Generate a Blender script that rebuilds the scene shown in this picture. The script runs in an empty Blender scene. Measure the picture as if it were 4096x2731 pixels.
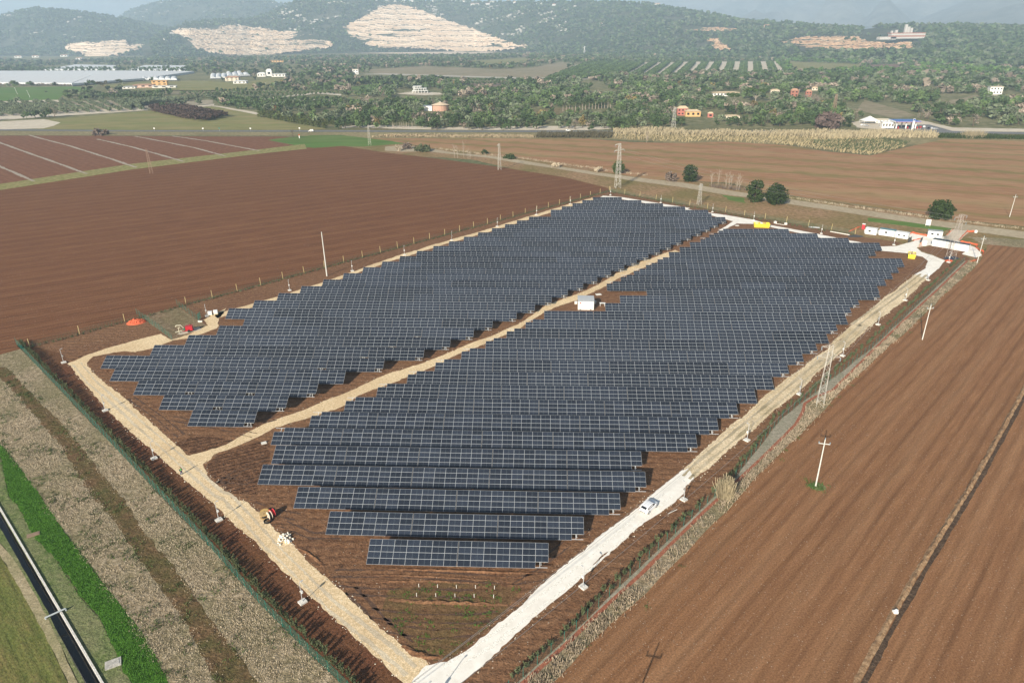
import bpy, bmesh, math, random
import numpy as np
from mathutils import Vector, Matrix
from mathutils.geometry import tessellate_polygon
R = math.radians
SC = bpy.context.scene
COL = SC.collection
random.seed(11)
RNG = np.random.default_rng(7)

# ------------------------------------------------------------------ camera, sky, sun, exposure
FPX = 2731.0; PIT = R(24.125); ROL = R(-0.58); CAMH = 79.3
camd = bpy.data.cameras.new('camera'); cam = bpy.data.objects.new('camera', camd); COL.objects.link(cam)
camd.sensor_width = 36.0; camd.lens = 36.0 * FPX / 4096.0
camd.clip_start = 1.0; camd.clip_end = 60000.0
cam.location = (0, 0, CAMH)
cam.matrix_world = Matrix.Translation((0, 0, CAMH)) @ Matrix.Rotation(R(90) - PIT, 4, 'X') @ Matrix.Rotation(ROL, 4, 'Z')
SC.camera = cam
SUN_AZ, SUN_EL = 208.0, 25.5            # clockwise from the view direction, height above the horizon
w = bpy.data.worlds.new('World'); SC.world = w; w.use_nodes = True
nt = w.node_tree; bg = nt.nodes['Background']; sk = nt.nodes.new('ShaderNodeTexSky')
sk.sky_type = 'NISHITA'; sk.sun_disc = False; sk.sun_elevation = R(SUN_EL); sk.sun_rotation = R(SUN_AZ)
sk.air_density = 1.0; sk.dust_density = 1.5; sk.ozone_density = 1.0; sk.altitude = 80
nt.links.new(sk.outputs[0], bg.inputs[0]); bg.inputs[1].default_value = 0.051
sl = bpy.data.lights.new('sun', 'SUN'); so = bpy.data.objects.new('sun', sl); COL.objects.link(so)
sl.energy = 5.0; sl.angle = R(0.53); sl.color = (1.0, 0.915, 0.775)
sd = Vector((math.sin(R(SUN_AZ)) * math.cos(R(SUN_EL)), math.cos(R(SUN_AZ)) * math.cos(R(SUN_EL)), math.sin(R(SUN_EL))))
so.rotation_euler = sd.to_track_quat('Z', 'Y').to_euler()
SC.view_settings.view_transform = 'Standard'; SC.view_settings.look = 'None'
SC.view_settings.exposure = 0.94; SC.view_settings.gamma = 1.0
SC.cycles.volume_bounces = 1; SC.cycles.max_bounces = 6; SC.cycles.diffuse_bounces = 3

# ------------------------------------------------------------------ where things stand
def ray(px, py):
    x = (px - 2048) / FPX; y = (py - 1365.5) / FPX
    c, s = math.cos(ROL), math.sin(ROL); x, y = c * x + s * y, -s * x + c * y
    cp, sp = math.cos(PIT), math.sin(PIT)
    return Vector((x, cp - sp * y, -sp - cp * y))
def G(px, py, z=0.0):                      # ground point seen at a place in the survey photo
    d = ray(px, py); t = (z - CAMH) / d.z
    return Vector((d.x * t, d.y * t, z))
def PX(p):
    X, Y, Z = p[0], p[1], p[2] - CAMH
    c, s = math.cos(PIT), math.sin(PIT); zc = Y * c - Z * s; x = X / zc; y = -(Y * s + Z * c) / zc
    c, s = math.cos(ROL), math.sin(ROL)
    return 2048 + FPX * (c * x - s * y), 1365.5 + FPX * (s * x + c * y)
OV = 4096 / 2352.0
def tile(ox, oy, s): return lambda pts: [(ox + x * s, oy + y * s) for x, y in pts]
ov = tile(0, 0, OV)
k1, k2 = .5808, .58
t00 = tile(0, 0, k1); t10 = tile(1366, 0, k1); t20 = tile(2732, 0, k2)
t0a = tile(0, 500, k1); t1a = tile(1366, 500, k1); t2a = tile(2732, 500, k2)
t0b = tile(0, 1300, k1); t1b = tile(1366, 1300, k1); t2b = tile(2732, 1300, k2)
t0c = tile(0, 1950, k1); t1c = tile(1366, 1950, k1); t2c = tile(2732, 1950, k2)
def GP(pts, z=0.0): return [G(x, y, z) for x, y in pts]

# ------------------------------------------------------------------ materials
MATS = {}
def newmat(name):
    m = bpy.data.materials.new(name); m.use_nodes = True
    n = m.node_tree; b = n.nodes['Principled BSDF']
    return m, n, b
def plain(name, col, rough=0.6, metal=0.0, var=0.12, scale=3.0, bump=0.0, spec=0.3):
    if name in MATS: return MATS[name]
    m, n, b = newmat(name)
    tc = n.nodes.new('ShaderNodeTexCoord'); nz = n.nodes.new('ShaderNodeTexNoise'); nz.inputs['Scale'].default_value = scale
    nz.inputs['Detail'].default_value = 5
    n.links.new(tc.outputs['Object'], nz.inputs['Vector'])
    mx = n.nodes.new('ShaderNodeMix'); mx.data_type = 'RGBA'
    mx.inputs[6].default_value = (*[max(0, c * (1 - var)) for c in col], 1); mx.inputs[7].default_value = (*[min(1, c * (1 + var)) for c in col], 1)
    n.links.new(nz.outputs[0], mx.inputs[0]); n.links.new(mx.outputs[2], b.inputs['Base Color'])
    b.inputs['Roughness'].default_value = rough; b.inputs['Metallic'].default_value = metal; b.inputs['Specular IOR Level'].default_value = spec
    if bump:
        bp = n.nodes.new('ShaderNodeBump'); bp.inputs['Strength'].default_value = bump; bp.inputs['Distance'].default_value = 0.1
        n.links.new(nz.outputs[0], bp.inputs['Height']); n.links.new(bp.outputs[0], b.inputs['Normal'])
    MATS[name] = m; return m
def earth(name, cols, fine=1.2, patch=0.03, patch_col=None, patch_amt=0.5, lines=(), spots=None, bump=0.6, bdist=0.3, rough=0.95, detail=8, stretch=None, gain=(1, 1, 1)):
    """ground cover: fine noise between cols, broad patches, furrow lines (angle deg, spacing m, strength, colour), stone spots (scale, radius, colour)"""
    if name in MATS: return MATS[name]
    gn = lambda c: tuple(min(.95, a * g) for a, g in zip(c, gain)); cols = [gn(c) for c in cols]; patch_col = gn(patch_col) if patch_col else None; lines = [(a, s, t, gn(c)) for a, s, t, c in lines]
    m, n, b = newmat(name); L = n.links.new; N = n.nodes.new
    tc = N('ShaderNodeTexCoord'); vec = tc.outputs['Object']
    def math_(op, a, c=None, e=None):
        q = N('ShaderNodeMath'); q.operation = op
        for i, v in enumerate((a, c, e)):
            if v is None: continue
            if isinstance(v, (int, float)): q.inputs[i].default_value = v
            else: L(v, q.inputs[i])
        return q.outputs[0]
    def noise(scale, det=4, v=None, rgh=0.6):
        q = N('ShaderNodeTexNoise'); q.inputs['Scale'].default_value = scale; q.inputs['Detail'].default_value = det; q.inputs['Roughness'].default_value = rgh
        L(v if v is not None else vec, q.inputs['Vector']); return q.outputs[0]
    def mix(f, a, c):
        q = N('ShaderNodeMix'); q.data_type = 'RGBA'
        if isinstance(f, (int, float)): q.inputs[0].default_value = f
        else: L(f, q.inputs[0])
        for i, v in ((6, a), (7, c)):
            if isinstance(v, tuple): q.inputs[i].default_value = (*v, 1)
            else: L(v, q.inputs[i])
        return q.outputs[2]
    fv = vec
    if stretch:                                   # (angle, factor): fine noise drawn out along a direction
        mp = N('ShaderNodeMapping'); mp.inputs['Rotation'].default_value = (0, 0, R(-stretch[0])); L(vec, mp.inputs['Vector'])
        ms = N('ShaderNodeMapping'); ms.inputs['Scale'].default_value = (1 / stretch[1], 1, 1); L(mp.outputs[0], ms.inputs['Vector']); fv = ms.outputs[0]
    f1 = noise(fine, detail, fv, 0.68)
    cr = N('ShaderNodeValToRGB'); L(f1, cr.inputs[0]); el = cr.color_ramp.elements
    k = len(cols)
    el[0].position = 0.33; el[0].color = (*cols[0], 1); el[1].position = 0.67; el[1].color = (*cols[-1], 1)
    for i in range(1, k - 1):
        e = el.new(0.33 + 0.34 * i / (k - 1)); e.color = (*cols[i], 1)
    c = cr.outputs[0]
    h = f1
    if patch_col is not None:
        f2 = noise(patch * (2.2 if stretch else 1), 6, fv, 0.62)
        mr = N('ShaderNodeMapRange'); mr.inputs[1].default_value = 0.5 - 0.12; mr.inputs[2].default_value = 0.5 + 0.16; L(f2, mr.inputs[0])
        pf = math_('MULTIPLY', mr.outputs[0], patch_amt)
        fm = N('ShaderNodeMix'); fm.data_type = 'RGBA'; fm.inputs[0].default_value = 0.55
        c2 = mix(f1, tuple(x * 0.6 for x in patch_col), tuple(min(1, x * 1.4) for x in patch_col))
        c = mix(pf, c, c2)
    for (ang, sp, st, lc) in lines:
        dx, dy = -math.sin(R(ang)), math.cos(R(ang))
        se = N('ShaderNodeSeparateXYZ'); L(vec, se.inputs[0])
        d = math_('ADD', math_('MULTIPLY', se.outputs[0], dx * 6.28318 / sp), math_('MULTIPLY', se.outputs[1], dy * 6.28318 / sp))
        d = math_('ADD', d, math_('MULTIPLY', noise(0.05, 2), 1.6 if sp < 20 else 6.0))
        s = math_('MULTIPLY_ADD', math_('SINE', d), 0.5, 0.5)
        am = noise(0.35 / sp * 2, 4, fv)
        mr = N('ShaderNodeMapRange'); mr.inputs[1].default_value = 0.25; mr.inputs[2].default_value = 0.62; L(am, mr.inputs[0])
        s2 = math_('MULTIPLY', math_('POWER', s, 3.0), math_('MULTIPLY', mr.outputs[0], st))
        c = mix(s2, c, lc); h = math_('SUBTRACT', h, math_('MULTIPLY', s2, 0.5))
    if fine > 0.5:                                # clods: small dark and light grains
        f3 = noise(fine * 3.2, 3); mc = N('ShaderNodeMapRange'); mc.inputs[1].default_value = .35; mc.inputs[2].default_value = .65; mc.inputs[3].default_value = .74; mc.inputs[4].default_value = 1.24; L(f3, mc.inputs[0])
        q = N('ShaderNodeMix'); q.data_type = 'RGBA'; q.blend_type = 'MULTIPLY'; q.inputs[0].default_value = 1; L(c, q.inputs[6]); L(mc.outputs[0], q.inputs[7]); c = q.outputs[2]; h = math_('ADD', h, math_('MULTIPLY', f3, .4))
    if spots:
        sc, rad, scol = spots
        vo = N('ShaderNodeTexVoronoi'); vo.inputs['Scale'].default_value = sc; L(vec, vo.inputs['Vector'])
        sepc = N('ShaderNodeSeparateColor'); L(vo.outputs['Color'], sepc.inputs[0])
        rr = math_('MULTIPLY', math_('POWER', sepc.outputs[0], 3.0), rad)
        fs = math_('LESS_THAN', vo.outputs['Distance'], rr)
        c = mix(math_('MULTIPLY', fs, 0.8), c, scol)
    L(c, b.inputs['Base Color']); b.inputs['Roughness'].default_value = rough; b.inputs['Specular IOR Level'].default_value = 0.12
    if bump:
        bp = N('ShaderNodeBump'); bp.inputs['Strength'].default_value = bump; bp.inputs['Distance'].default_value = bdist
        L(h, bp.inputs['Height']); L(bp.outputs[0], b.inputs['Normal'])
    MATS[name] = m; return m
def leafmat(name, c1, c2, attr=False):
    if name in MATS: return MATS[name]
    m, n, b = newmat(name); L = n.links.new; N = n.nodes.new
    tc = N('ShaderNodeTexCoord'); nz = N('ShaderNodeTexNoise'); nz.inputs['Scale'].default_value = 0.9; nz.inputs['Detail'].default_value = 4; L(tc.outputs['Object'], nz.inputs['Vector'])
    oi = N('ShaderNodeObjectInfo')
    ad = N('ShaderNodeMath'); ad.operation = 'MULTIPLY_ADD'; ad.inputs[1].default_value = 0.5; L(oi.outputs['Random'], ad.inputs[0])
    sb = N('ShaderNodeMath'); sb.operation = 'SUBTRACT'; sb.inputs[1].default_value = 0.25; L(nz.outputs[0], sb.inputs[0]); L(sb.outputs[0], ad.inputs[2])
    mx = N('ShaderNodeMix'); mx.data_type = 'RGBA'; mx.clamp_factor = True; mx.inputs[6].default_value = (*c1, 1); mx.inputs[7].default_value = (*c2, 1); L(ad.outputs[0], mx.inputs[0])
    out = mx.outputs[2]
    if attr:
        at = N('ShaderNodeAttribute'); at.attribute_name = 'tint'
        mu = N('ShaderNodeMix'); mu.data_type = 'RGBA'; mu.blend_type = 'MULTIPLY'; mu.inputs[0].default_value = 1; L(out, mu.inputs[6]); L(at.outputs['Color'], mu.inputs[7]); out = mu.outputs[2]
    L(out, b.inputs['Base Color']); b.inputs['Roughness'].default_value = 0.75; b.inputs['Specular IOR Level'].default_value = 0.15
    MATS[name] = m; return m

# ------------------------------------------------------------------ mesh builder
class MB:
    def __init__(s): s.v = []; s.f = []; s.m = []
    def add(s, vs, fs, mi=0):
        o = len(s.v); s.v += [tuple(v) for v in vs]; s.f += [tuple(o + i for i in f) for f in fs]; s.m += [mi] * len(fs); return s
    def box(s, c, sz, rz=0.0, mi=0, M=None):
        x, y, z = sz[0] / 2, sz[1] / 2, sz[2] / 2
        vs = [Vector((a, b_, d)) for a in (-x, x) for b_ in (-y, y) for d in (-z, z)]
        q = M if M is not None else Matrix.Rotation(rz, 3, 'Z')
        vs = [q @ v + Vector(c) for v in vs]
        return s.add(vs, [(0, 1, 3, 2), (4, 6, 7, 5), (0, 4, 5, 1), (2, 3, 7, 6), (0, 2, 6, 4), (1, 5, 7, 3)], mi)
    def tube(s, p0, p1, r0, r1=None, n=6, mi=0, cap=True):
        p0, p1 = Vector(p0), Vector(p1); r1 = r0 if r1 is None else r1
        d = (p1 - p0).normalized(); a = d.orthogonal().normalized(); b_ = d.cross(a)
        vs = []
        for p, r in ((p0, r0), (p1, r1)):
            for i in range(n):
                t = 2 * math.pi * i / n; vs.append(p + a * (r * math.cos(t)) + b_ * (r * math.sin(t)))
        fs = [(i, (i + 1) % n, n + (i + 1) % n, n + i) for i in range(n)]
        if cap: fs += [tuple(range(n - 1, -1, -1)), tuple(range(n, 2 * n))]
        return s.add(vs, fs, mi)
    def ico(s, c, r, jit=0.0, sq=(1, 1, 1), mi=0):
        t = (1 + 5 ** .5) / 2
        vs = [(-1, t, 0), (1, t, 0), (-1, -t, 0), (1, -t, 0), (0, -1, t), (0, 1, t), (0, -1, -t), (0, 1, -t), (t, 0, -1), (t, 0, 1), (-t, 0, -1), (-t, 0, 1)]
        fs = [(0, 11, 5), (0, 5, 1), (0, 1, 7), (0, 7, 10), (0, 10, 11), (1, 5, 9), (5, 11, 4), (11, 10, 2), (10, 7, 6), (7, 1, 8), (3, 9, 4), (3, 4, 2), (3, 2, 6), (3, 6, 8), (3, 8, 9), (4, 9, 5), (2, 4, 11), (6, 2, 10), (8, 6, 7), (9, 8, 1)]
        l = (1 + t * t) ** .5
        vs = [Vector((x * sq[0], y * sq[1], z * sq[2])) * (r / l * (1 + random.uniform(-jit, jit))) + Vector(c) for x, y, z in vs]
        return s.add(vs, fs, mi)
    def build(s, name, mats, parent=None, loc=None, smooth=False):
        me = bpy.data.meshes.new(name); me.from_pydata(s.v, [], s.f)
        for m in (mats if isinstance(mats, (list, tuple)) else [mats]): me.materials.append(m)
        if any(s.m): me.polygons.foreach_set('material_index', s.m)
        if smooth: me.polygons.foreach_set('use_smooth', [True] * len(s.f))
        me.update(); return link(name, me, parent, loc)
def link(name, me, parent=None, loc=None):
    o = bpy.data.objects.new(name, me); COL.objects.link(o)
    if parent is not None: o.parent = parent
    if loc is not None: o.location = loc
    return o
def tag(o, label, cat, group=None):
    o['label'] = label; o['category'] = cat
    if group: o['group'] = group
    return o
def thing(name, label, cat, loc, rz=0.0, group=None):
    o = bpy.data.objects.new(name, None); COL.objects.link(o); o.location = loc; o.rotation_euler = (0, 0, rz); o.empty_display_size = 0.5
    return tag(o, label, cat, group)
def struct(o): o['kind'] = 'structure'; return o
def stuff(o, label=None, cat=None):
    o['kind'] = 'stuff'
    if label: o['label'] = label; o['category'] = cat
    return o
def dup(root, loc, rz=0.0, label=None, scale=None):
    r = root.copy(); COL.objects.link(r); r.location = loc; r.rotation_euler = (0, 0, rz)
    if scale is not None: r.scale = scale if isinstance(scale, tuple) else (scale,) * 3
    if label: r['label'] = label
    for ch in root.children:
        c = ch.copy(); COL.objects.link(c); c.parent = r
        for g in ch.children:
            d = g.copy(); COL.objects.link(d); d.parent = c
    return r
def bigmesh(name, V, F, mats, mi=None, tint=None, parent=None):
    """V (n,3), F (m,k) numpy arrays -> object"""
    me = bpy.data.meshes.new(name); k = F.shape[1]
    me.vertices.add(len(V)); me.vertices.foreach_set('co', np.asarray(V, np.float32).ravel())
    me.loops.add(F.size); me.loops.foreach_set('vertex_index', F.astype(np.int32).ravel())
    me.polygons.add(len(F)); me.polygons.foreach_set('loop_start', np.arange(0, F.size, k, dtype=np.int32)); me.polygons.foreach_set('loop_total', np.full(len(F), k, np.int32))
    for m in (mats if isinstance(mats, (list, tuple)) else [mats]): me.materials.append(m)
    if mi is not None: me.polygons.foreach_set('material_index', np.asarray(mi, np.int32))
    if tint is not None:
        a = me.attributes.new('tint', 'FLOAT_COLOR', 'POINT'); a.data.foreach_set('color', np.asarray(tint, np.float32).ravel())
    me.update(calc_edges=True); me.shade_flat(); return link(name, me, parent)

# ------------------------------------------------------------------ flat sheets
def ragged(pts, step, jit):
    out = []
    n = len(pts)
    for i in range(n):
        a, b = pts[i], pts[(i + 1) % n]; d = b - a; L = d.length
        k = max(1, min(400, int(L / step))); nn = Vector((-d.y, d.x, 0)).normalized() if L > 1e-6 else Vector((0, 0, 0))
        for j in range(k):
            q = a + d * (j / k); w_ = math.sin(q.x * .37 + q.y * .21) * .5 + math.sin(q.x * 1.3 - q.y * .9) * .3
            out.append(q + nn * (jit * (.7 * w_ + random.uniform(-.75, .75) ** 3 * 1.6)))
    return out
def sheet(name, pts, z, mat, step=None, jit=0.0):
    P = [Vector((p.x, p.y, 0)) for p in pts]
    if step: P = ragged(P, step, jit)
    tri = tessellate_polygon([P])
    me = bpy.data.meshes.new(name); me.from_pydata([(p.x, p.y, z) for p in P], [], [tuple(t) for t in tri])
    bm = bmesh.new(); bm.from_mesh(me); bmesh.ops.recalc_face_normals(bm, faces=bm.faces)
    for f in bm.faces:
        if f.normal.z < 0: f.normal_flip()
    bm.to_mesh(me); bm.free(); me.materials.append(mat); me.update()
    return struct(link(name, me))
def sstep(a, b, x): t = min(1, max(0, (x - a) / (b - a))); return t * t * (3 - 2 * t)
def lerp_tab(tab, x):
    if x <= tab[0][0]: return tab[0][1]
    for (x0, y0), (x1, y1) in zip(tab, tab[1:]):
        if x <= x1: return y0 + (y1 - y0) * (x - x0) / (x1 - x0)
    return tab[-1][1]
def inpoly(x, y, P):
    c = False; n = len(P); j = n - 1
    for i in range(n):
        if (P[i][1] > y) != (P[j][1] > y) and x < (P[j][0] - P[i][0]) * (y - P[i][1]) / (P[j][1] - P[i][1]) + P[i][0]: c = not c
        j = i
    return c
# ================================================================== THE SETTING: hills, quarries, haze
from mathutils import noise as mnoise
def fbm(x, y, o=5, seed=0.0):
    return mnoise.fractal(Vector((x, y, seed)), 0.9, 2.1, o, noise_basis='PERLIN_ORIGINAL')
forest = earth('forest_hill', [(0.018, 0.028, 0.012), (0.035, 0.05, 0.02), (0.06, 0.075, 0.032)], fine=0.045, patch=0.006, patch_col=(0.13, 0.125, 0.09), patch_amt=0.7, bump=1.0, bdist=14.0)
rockhill = earth('rocky_mountain', [(0.05, 0.055, 0.04), (0.10, 0.10, 0.08), (0.2, 0.19, 0.16)], fine=0.006, patch=0.0012, patch_col=(0.25, 0.23, 0.2), patch_amt=0.6, bump=1.0, bdist=60.0)
HORY = lambda px: 142.5 - (px - 2048) * math.tan(R(0.58))   # where level sight meets the picture
class Ridge:
    """a range of hills: foot line (x, y on the plain), crest line (x, y) at its distance, rolled over behind"""
    def __init__(s, name, foot, crest, dist, mat, nx, nt=26, amp=0.06, xr=(-500, 4600), seed=0.0, prof=1.0):
        s.name, s.foot, s.crest, s.dist, s.amp, s.seed, s.prof = name, foot, crest, dist, amp, seed, prof
        V = []; xs = np.linspace(xr[0], xr[1], nx); ts = list(np.linspace(0, 1, nt)) + [1.08, 1.2, 1.4, 1.7]
        for x in xs:
            for t in ts: V.append(s.at(x, t))
        k = len(ts); F = np.array([(i * k + j, (i + 1) * k + j, (i + 1) * k + j + 1, i * k + j + 1) for i in range(nx - 1) for j in range(k - 1)])
        s.ob = bigmesh(name, np.array(V), F, mat); struct(s.ob)
        s.ob.data.shade_smooth()
    def at(s, x, t, noise=True):
        d = ray(x, HORY(x)); d = Vector((d.x, d.y, 0)).normalized()
        f = G(x, max(lerp_tab(s.foot, x), HORY(x) + 20)); d0 = math.hypot(f.x, f.y)
        d1 = d0 + lerp_tab(s.dist, x)
        r = ray(x, lerp_tab(s.crest, x)); z1 = CAMH + r.z / math.hypot(r.x, r.y) * d1
        D = d0 + (d1 - d0) * t
        if t <= 1: h = z1 * (0.35 * t + 0.65 * sstep(0, 1.0, t)) if s.prof == 1 else z1 * t ** s.prof
        else: h = z1 * (1 - (t - 1) ** 1.3 * 1.3)
        if noise:
            w = min(1, 5 * t) * (1 if t < 1 else 0.6) * max(0.25, 1 - 0.85 * sstep(0.6, 1, t))
            h += s.amp * max(30, z1) * w * (fbm(d.x * D / 420, D / 420, 5, s.seed) * 1.5)
        return Vector((d.x * D, d.y * D, h - 1.5 * (1 - min(1, 8 * t))))
    def hit(s, x, y):                       # first place on the front slope seen at (x, y)
        lo = None
        for i in range(61):
            t = i / 60; p = s.at(x, t, False)
            if PX(p)[1] <= y: return p, t
        return s.at(x, 1, False), 1.0
far = Ridge('far_mountains', [(-900, 170), (5000, 170)], [(-900, 70), (-300, 60), (0, 46), (215, 35), (250, 14), (400, 5), (480, -6), (700, -40), (1200, -55), (1700, -35), (2300, -60), (2800, -120), (3400, -160), (4096, -200), (5000, -220)],
            [(-900, 9500), (5000, 10500)], rockhill, 170, 18, 0.16, (-900, 5000), 3.0)
mid = Ridge('right_mountain', [(3200, 178), (5000, 178)], [(3200, 160), (3560, 118), (3660, 78), (3750, 42), (3835, 2), (4000, -50), (4400, -120), (5000, -150)], [(3200, 3500), (5000, 4200)], rockhill, 70, 22, 0.08, (3200, 5000), 8.0)
hb = Ridge('back_hill', [(250, 205), (1500, 205)], [(250, 150), (400, 95), (500, 70), (558, 38), (680, 6), (800, -22), (1000, -22), (1090, 0), (1140, 15), (1250, 60), (1500, 130)], [(250, 2500), (1500, 2500)], forest, 70, 22, 0.06, (250, 1500), 5.0)
hc = Ridge('left_hill', [(-900, 232), (0, 226), (400, 226), (700, 222), (900, 214)], [(-900, 140), (-400, 112), (0, 75), (116, 45), (190, 36), (250, 41), (308, 47), (372, 53), (441, 64), (488, 72), (560, 88), (700, 118), (900, 165)], [(-900, 1500), (900, 1700)], forest, 120, 26, 0.07, (-900, 900), 1.0)
hd = Ridge('main_ridge', [(560, 238), (700, 228), (1300, 215), (1900, 206), (2200, 215), (2600, 225), (3000, 238), (3500, 255), (4096, 270), (5000, 280)],
           [(560, 190), (640, 140), (690, 122), (750, 97), (870, 80), (1000, 80), (1100, 52), (1208, 2), (1300, -22), (1500, -10), (1620, 8), (1800, 4), (1900, 10), (2000, 12), (2120, 6), (2240, 9), (2350, 5), (2470, 12), (2590, 20), (2670, 35), (2732, 43), (2850, 61), (2940, 81), (3040, 90), (3140, 96), (3230, 104), (3310, 107), (3400, 113), (3450, 119), (3515, 110), (3630, 107), (3780, 105), (3900, 110), (4096, 116), (5000, 122)],
           [(560, 900), (1300, 1500), (2400, 1700), (3000, 1500), (4096, 1400), (5000, 1400)], forest, 330, 30, 0.05, (560, 5000), 2.0)
stone = earth('quarry_stone', [(0.50, 0.39, 0.29), (0.66, 0.54, 0.42), (0.76, 0.65, 0.53)], fine=0.03, patch=0.008, patch_col=(0.55, 0.38, 0.24), patch_amt=0.5, bump=1.0, bdist=4.0, stretch=(0, 3))
sandq = earth('sand_quarry', [(0.42, 0.27, 0.16), (0.54, 0.38, 0.24), (0.62, 0.48, 0.33)], fine=0.03, patch=0.01, patch_col=(0.45, 0.25, 0.14), patch_amt=0.5, bump=1.0, bdist=3.0)
scrub = earth('bench_scrub', [(0.09, 0.08, 0.055), (0.24, 0.19, 0.14)], fine=0.1, bump=0.5, bdist=2.0)
def quarry(name, ridge, poly, levels, mat, nx=60, lift=34, rough=0.04, accent=False):
    xs0, xs1 = min(p[0] for p in poly), max(p[0] for p in poly); ys0, ys1 = min(p[1] for p in poly), max(p[1] for p in poly)
    ny = int((ys1 - ys0) / 2.0); gx = np.linspace(xs0, xs1, nx + 1); gy = np.linspace(ys0, ys1, ny + 1)
    step = (ys1 - ys0) / levels
    V = []; bench = []
    for j, y in enumerate(gy):
        for x in gx:
            wob = fbm(x / 60, y / 200, 3, 4.4) * step * 0.35
            q = (y - ys0 + wob) / step; fr = q - math.floor(q)
            yq = ys0 + (math.floor(q) + 0.55 * fr + 0.45) * step - wob
            p, t = ridge.hit(x, min(max(y + (yq - y) * 0.9, ys0 - 2), lerp_tab(ridge.foot, x) - 1))
            d = math.hypot(p.x, p.y) - lift + rough * 40 * fbm(x / 9, y / 6, 4, 9.1)
            r = ray(x, y); hh = math.hypot(r.x, r.y)
            V.append((r.x / hh * d, r.y / hh * d, CAMH + r.z / hh * d)); bench.append(fr)
    F = []; MI = []; W_ = nx + 1
    for j in range(ny):
        for i in range(nx):
            cx, cy = (gx[i] + gx[i + 1]) / 2, (gy[j] + gy[j + 1]) / 2
            if inpoly(cx + random.uniform(-2, 2) + 14 * fbm(cx / 22, cy / 9, 4, 8.8), cy + random.uniform(-1.2, 1.2) + 6 * fbm(cx / 17, cy / 11, 4, 3.8), poly):
                F.append((j * W_ + i, (j + 1) * W_ + i, (j + 1) * W_ + i + 1, j * W_ + i + 1))
                fr = bench[j * W_ + i]
                MI.append(1 if (fr > 0.8 and fbm(cx / 14, cy / 3, 3, 2.2) > 0.12) else 0)
    return struct(bigmesh(name, np.array(V), np.array(F), [mat, scrub, sandq], MI))
quarry('quarry', hd, t10([(10, 190), (110, 140), (190, 95), (260, 55), (330, 32), (400, 32), (500, 55), (580, 85), (660, 115), (760, 150), (880, 190), (960, 215), (1040, 250), (1110, 275), (1190, 300), (1290, 315), (1260, 325), (1100, 345), (880, 360), (740, 345), (440, 330), (280, 330), (170, 310), (100, 280), (60, 250)]), 9, stone, 150)
quarry('quarry', hd, t00([(1180, 225), (1230, 195), (1400, 200), (1500, 195), (1580, 172), (1640, 178), (1780, 190), (1940, 218), (2090, 225), (2200, 250), (2290, 300), (2290, 320), (2130, 345), (2080, 350), (1960, 365), (1880, 378), (1700, 383), (1520, 375), (1440, 360), (1340, 330), (1290, 260), (1220, 240)]), 6, stone, 130, rough=0.08, accent=True)
quarry('quarry', hc, t00([(440, 330), (510, 292), (580, 290), (640, 300), (700, 285), (850, 275), (890, 285), (860, 310), (1000, 308), (1025, 320), (940, 345), (850, 370), (740, 395), (600, 405), (590, 380), (540, 360), (480, 350)]), 6, stone, 70)
quarry('quarry', hd, t20([(680, 285), (760, 270), (820, 258), (870, 250), (1000, 255), (1080, 250), (1220, 250), (1220, 275), (1330, 290), (1400, 300), (1560, 290), (1610, 320), (1600, 340), (1380, 330), (1200, 345), (830, 345), (840, 320), (740, 310)]), 3, sandq, 90, rough=0.2)
quarry('quarry', hd, t20([(165, 265), (235, 265), (285, 305), (330, 350), (270, 352), (215, 330), (195, 300)]), 2, sandq, 20, rough=0.1)
quarry('quarry', hd, t20([(-20, 195), (60, 188), (160, 190), (270, 195), (380, 196), (270, 220), (100, 220), (-20, 216)]), 2, sandq, 40, rough=0.1)
def haze():
    mb = MB(); mb.box((0, 6500, 540), (26000, 16000, 1102))
    m = bpy.data.materials.new('haze_air'); m.use_nodes = True; n = m.node_tree; n.nodes.remove(n.nodes['Principled BSDF'])
    v = n.nodes.new('ShaderNodeVolumePrincipled'); v.inputs['Color'].default_value = (0.61, 0.80, 1.0, 1); v.inputs['Density'].default_value = 1.4e-4; v.inputs['Anisotropy'].default_value = 0.0
    n.links.new(v.outputs[0], n.nodes['Material Output'].inputs['Volume'])
    o = mb.build('haze', m); o['kind'] = 'stuff'
# ================================================================== THE SETTING: ground, fields, tracks, roads
def ang(a, b):
    d = G(*b) - G(*a); return math.degrees(math.atan2(d.y, d.x))
# --- plain with the concrete-lined canal sunk into it
ca, cb = G(*t0c([(0, 150)])[0]), G(*t0c([(700, 1345)])[0]); cd = (cb - ca).normalized(); cn = Vector((cd.y, -cd.x, 0))   # cn: towards the left bank
if cn.x > 0: cn = -cn
cw = abs((G(*t0c([(343 / k1, 1345)])[0]) - cb).dot(cn)) * 0 + abs((G(343, 2731) - cb).dot(cn))
E0, E1 = ca - cd * 9000, cb + cd * 500
plain_m = earth('plain_ground', [(0.05, 0.06, 0.025), (0.09, 0.10, 0.045), (0.15, 0.14, 0.08)], fine=0.25, patch=0.012, patch_col=(0.16, 0.10, 0.065), patch_amt=0.4, bump=0.5, gain=(1.3, 1.3, 1.3))
conc = earth('old_concrete', [(0.30, 0.29, 0.26), (0.50, 0.48, 0.44)], fine=2.0, bump=0.3, bdist=0.05)
mb = MB()
A0, A1, B0, B1 = E0, E1, E0 + cn * cw, E1 + cn * cw
def zz(p, z): return Vector((p.x, p.y, z))
far_r0, far_r1 = A0 - cn * 30000, A1 - cn * 30000
far_l0, far_l1 = B0 + cn * 12000, B1 + cn * 12000
mb.add([zz(A0, -.05), zz(A1, -.05), zz(far_r1, -.05), zz(far_r0, -.05)], [(0, 1, 2, 3)])
mb.add([zz(B0, -.05), zz(far_l0, -.05), zz(far_l1, -.05), zz(B1, -.05)], [(0, 1, 2, 3)])
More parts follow.
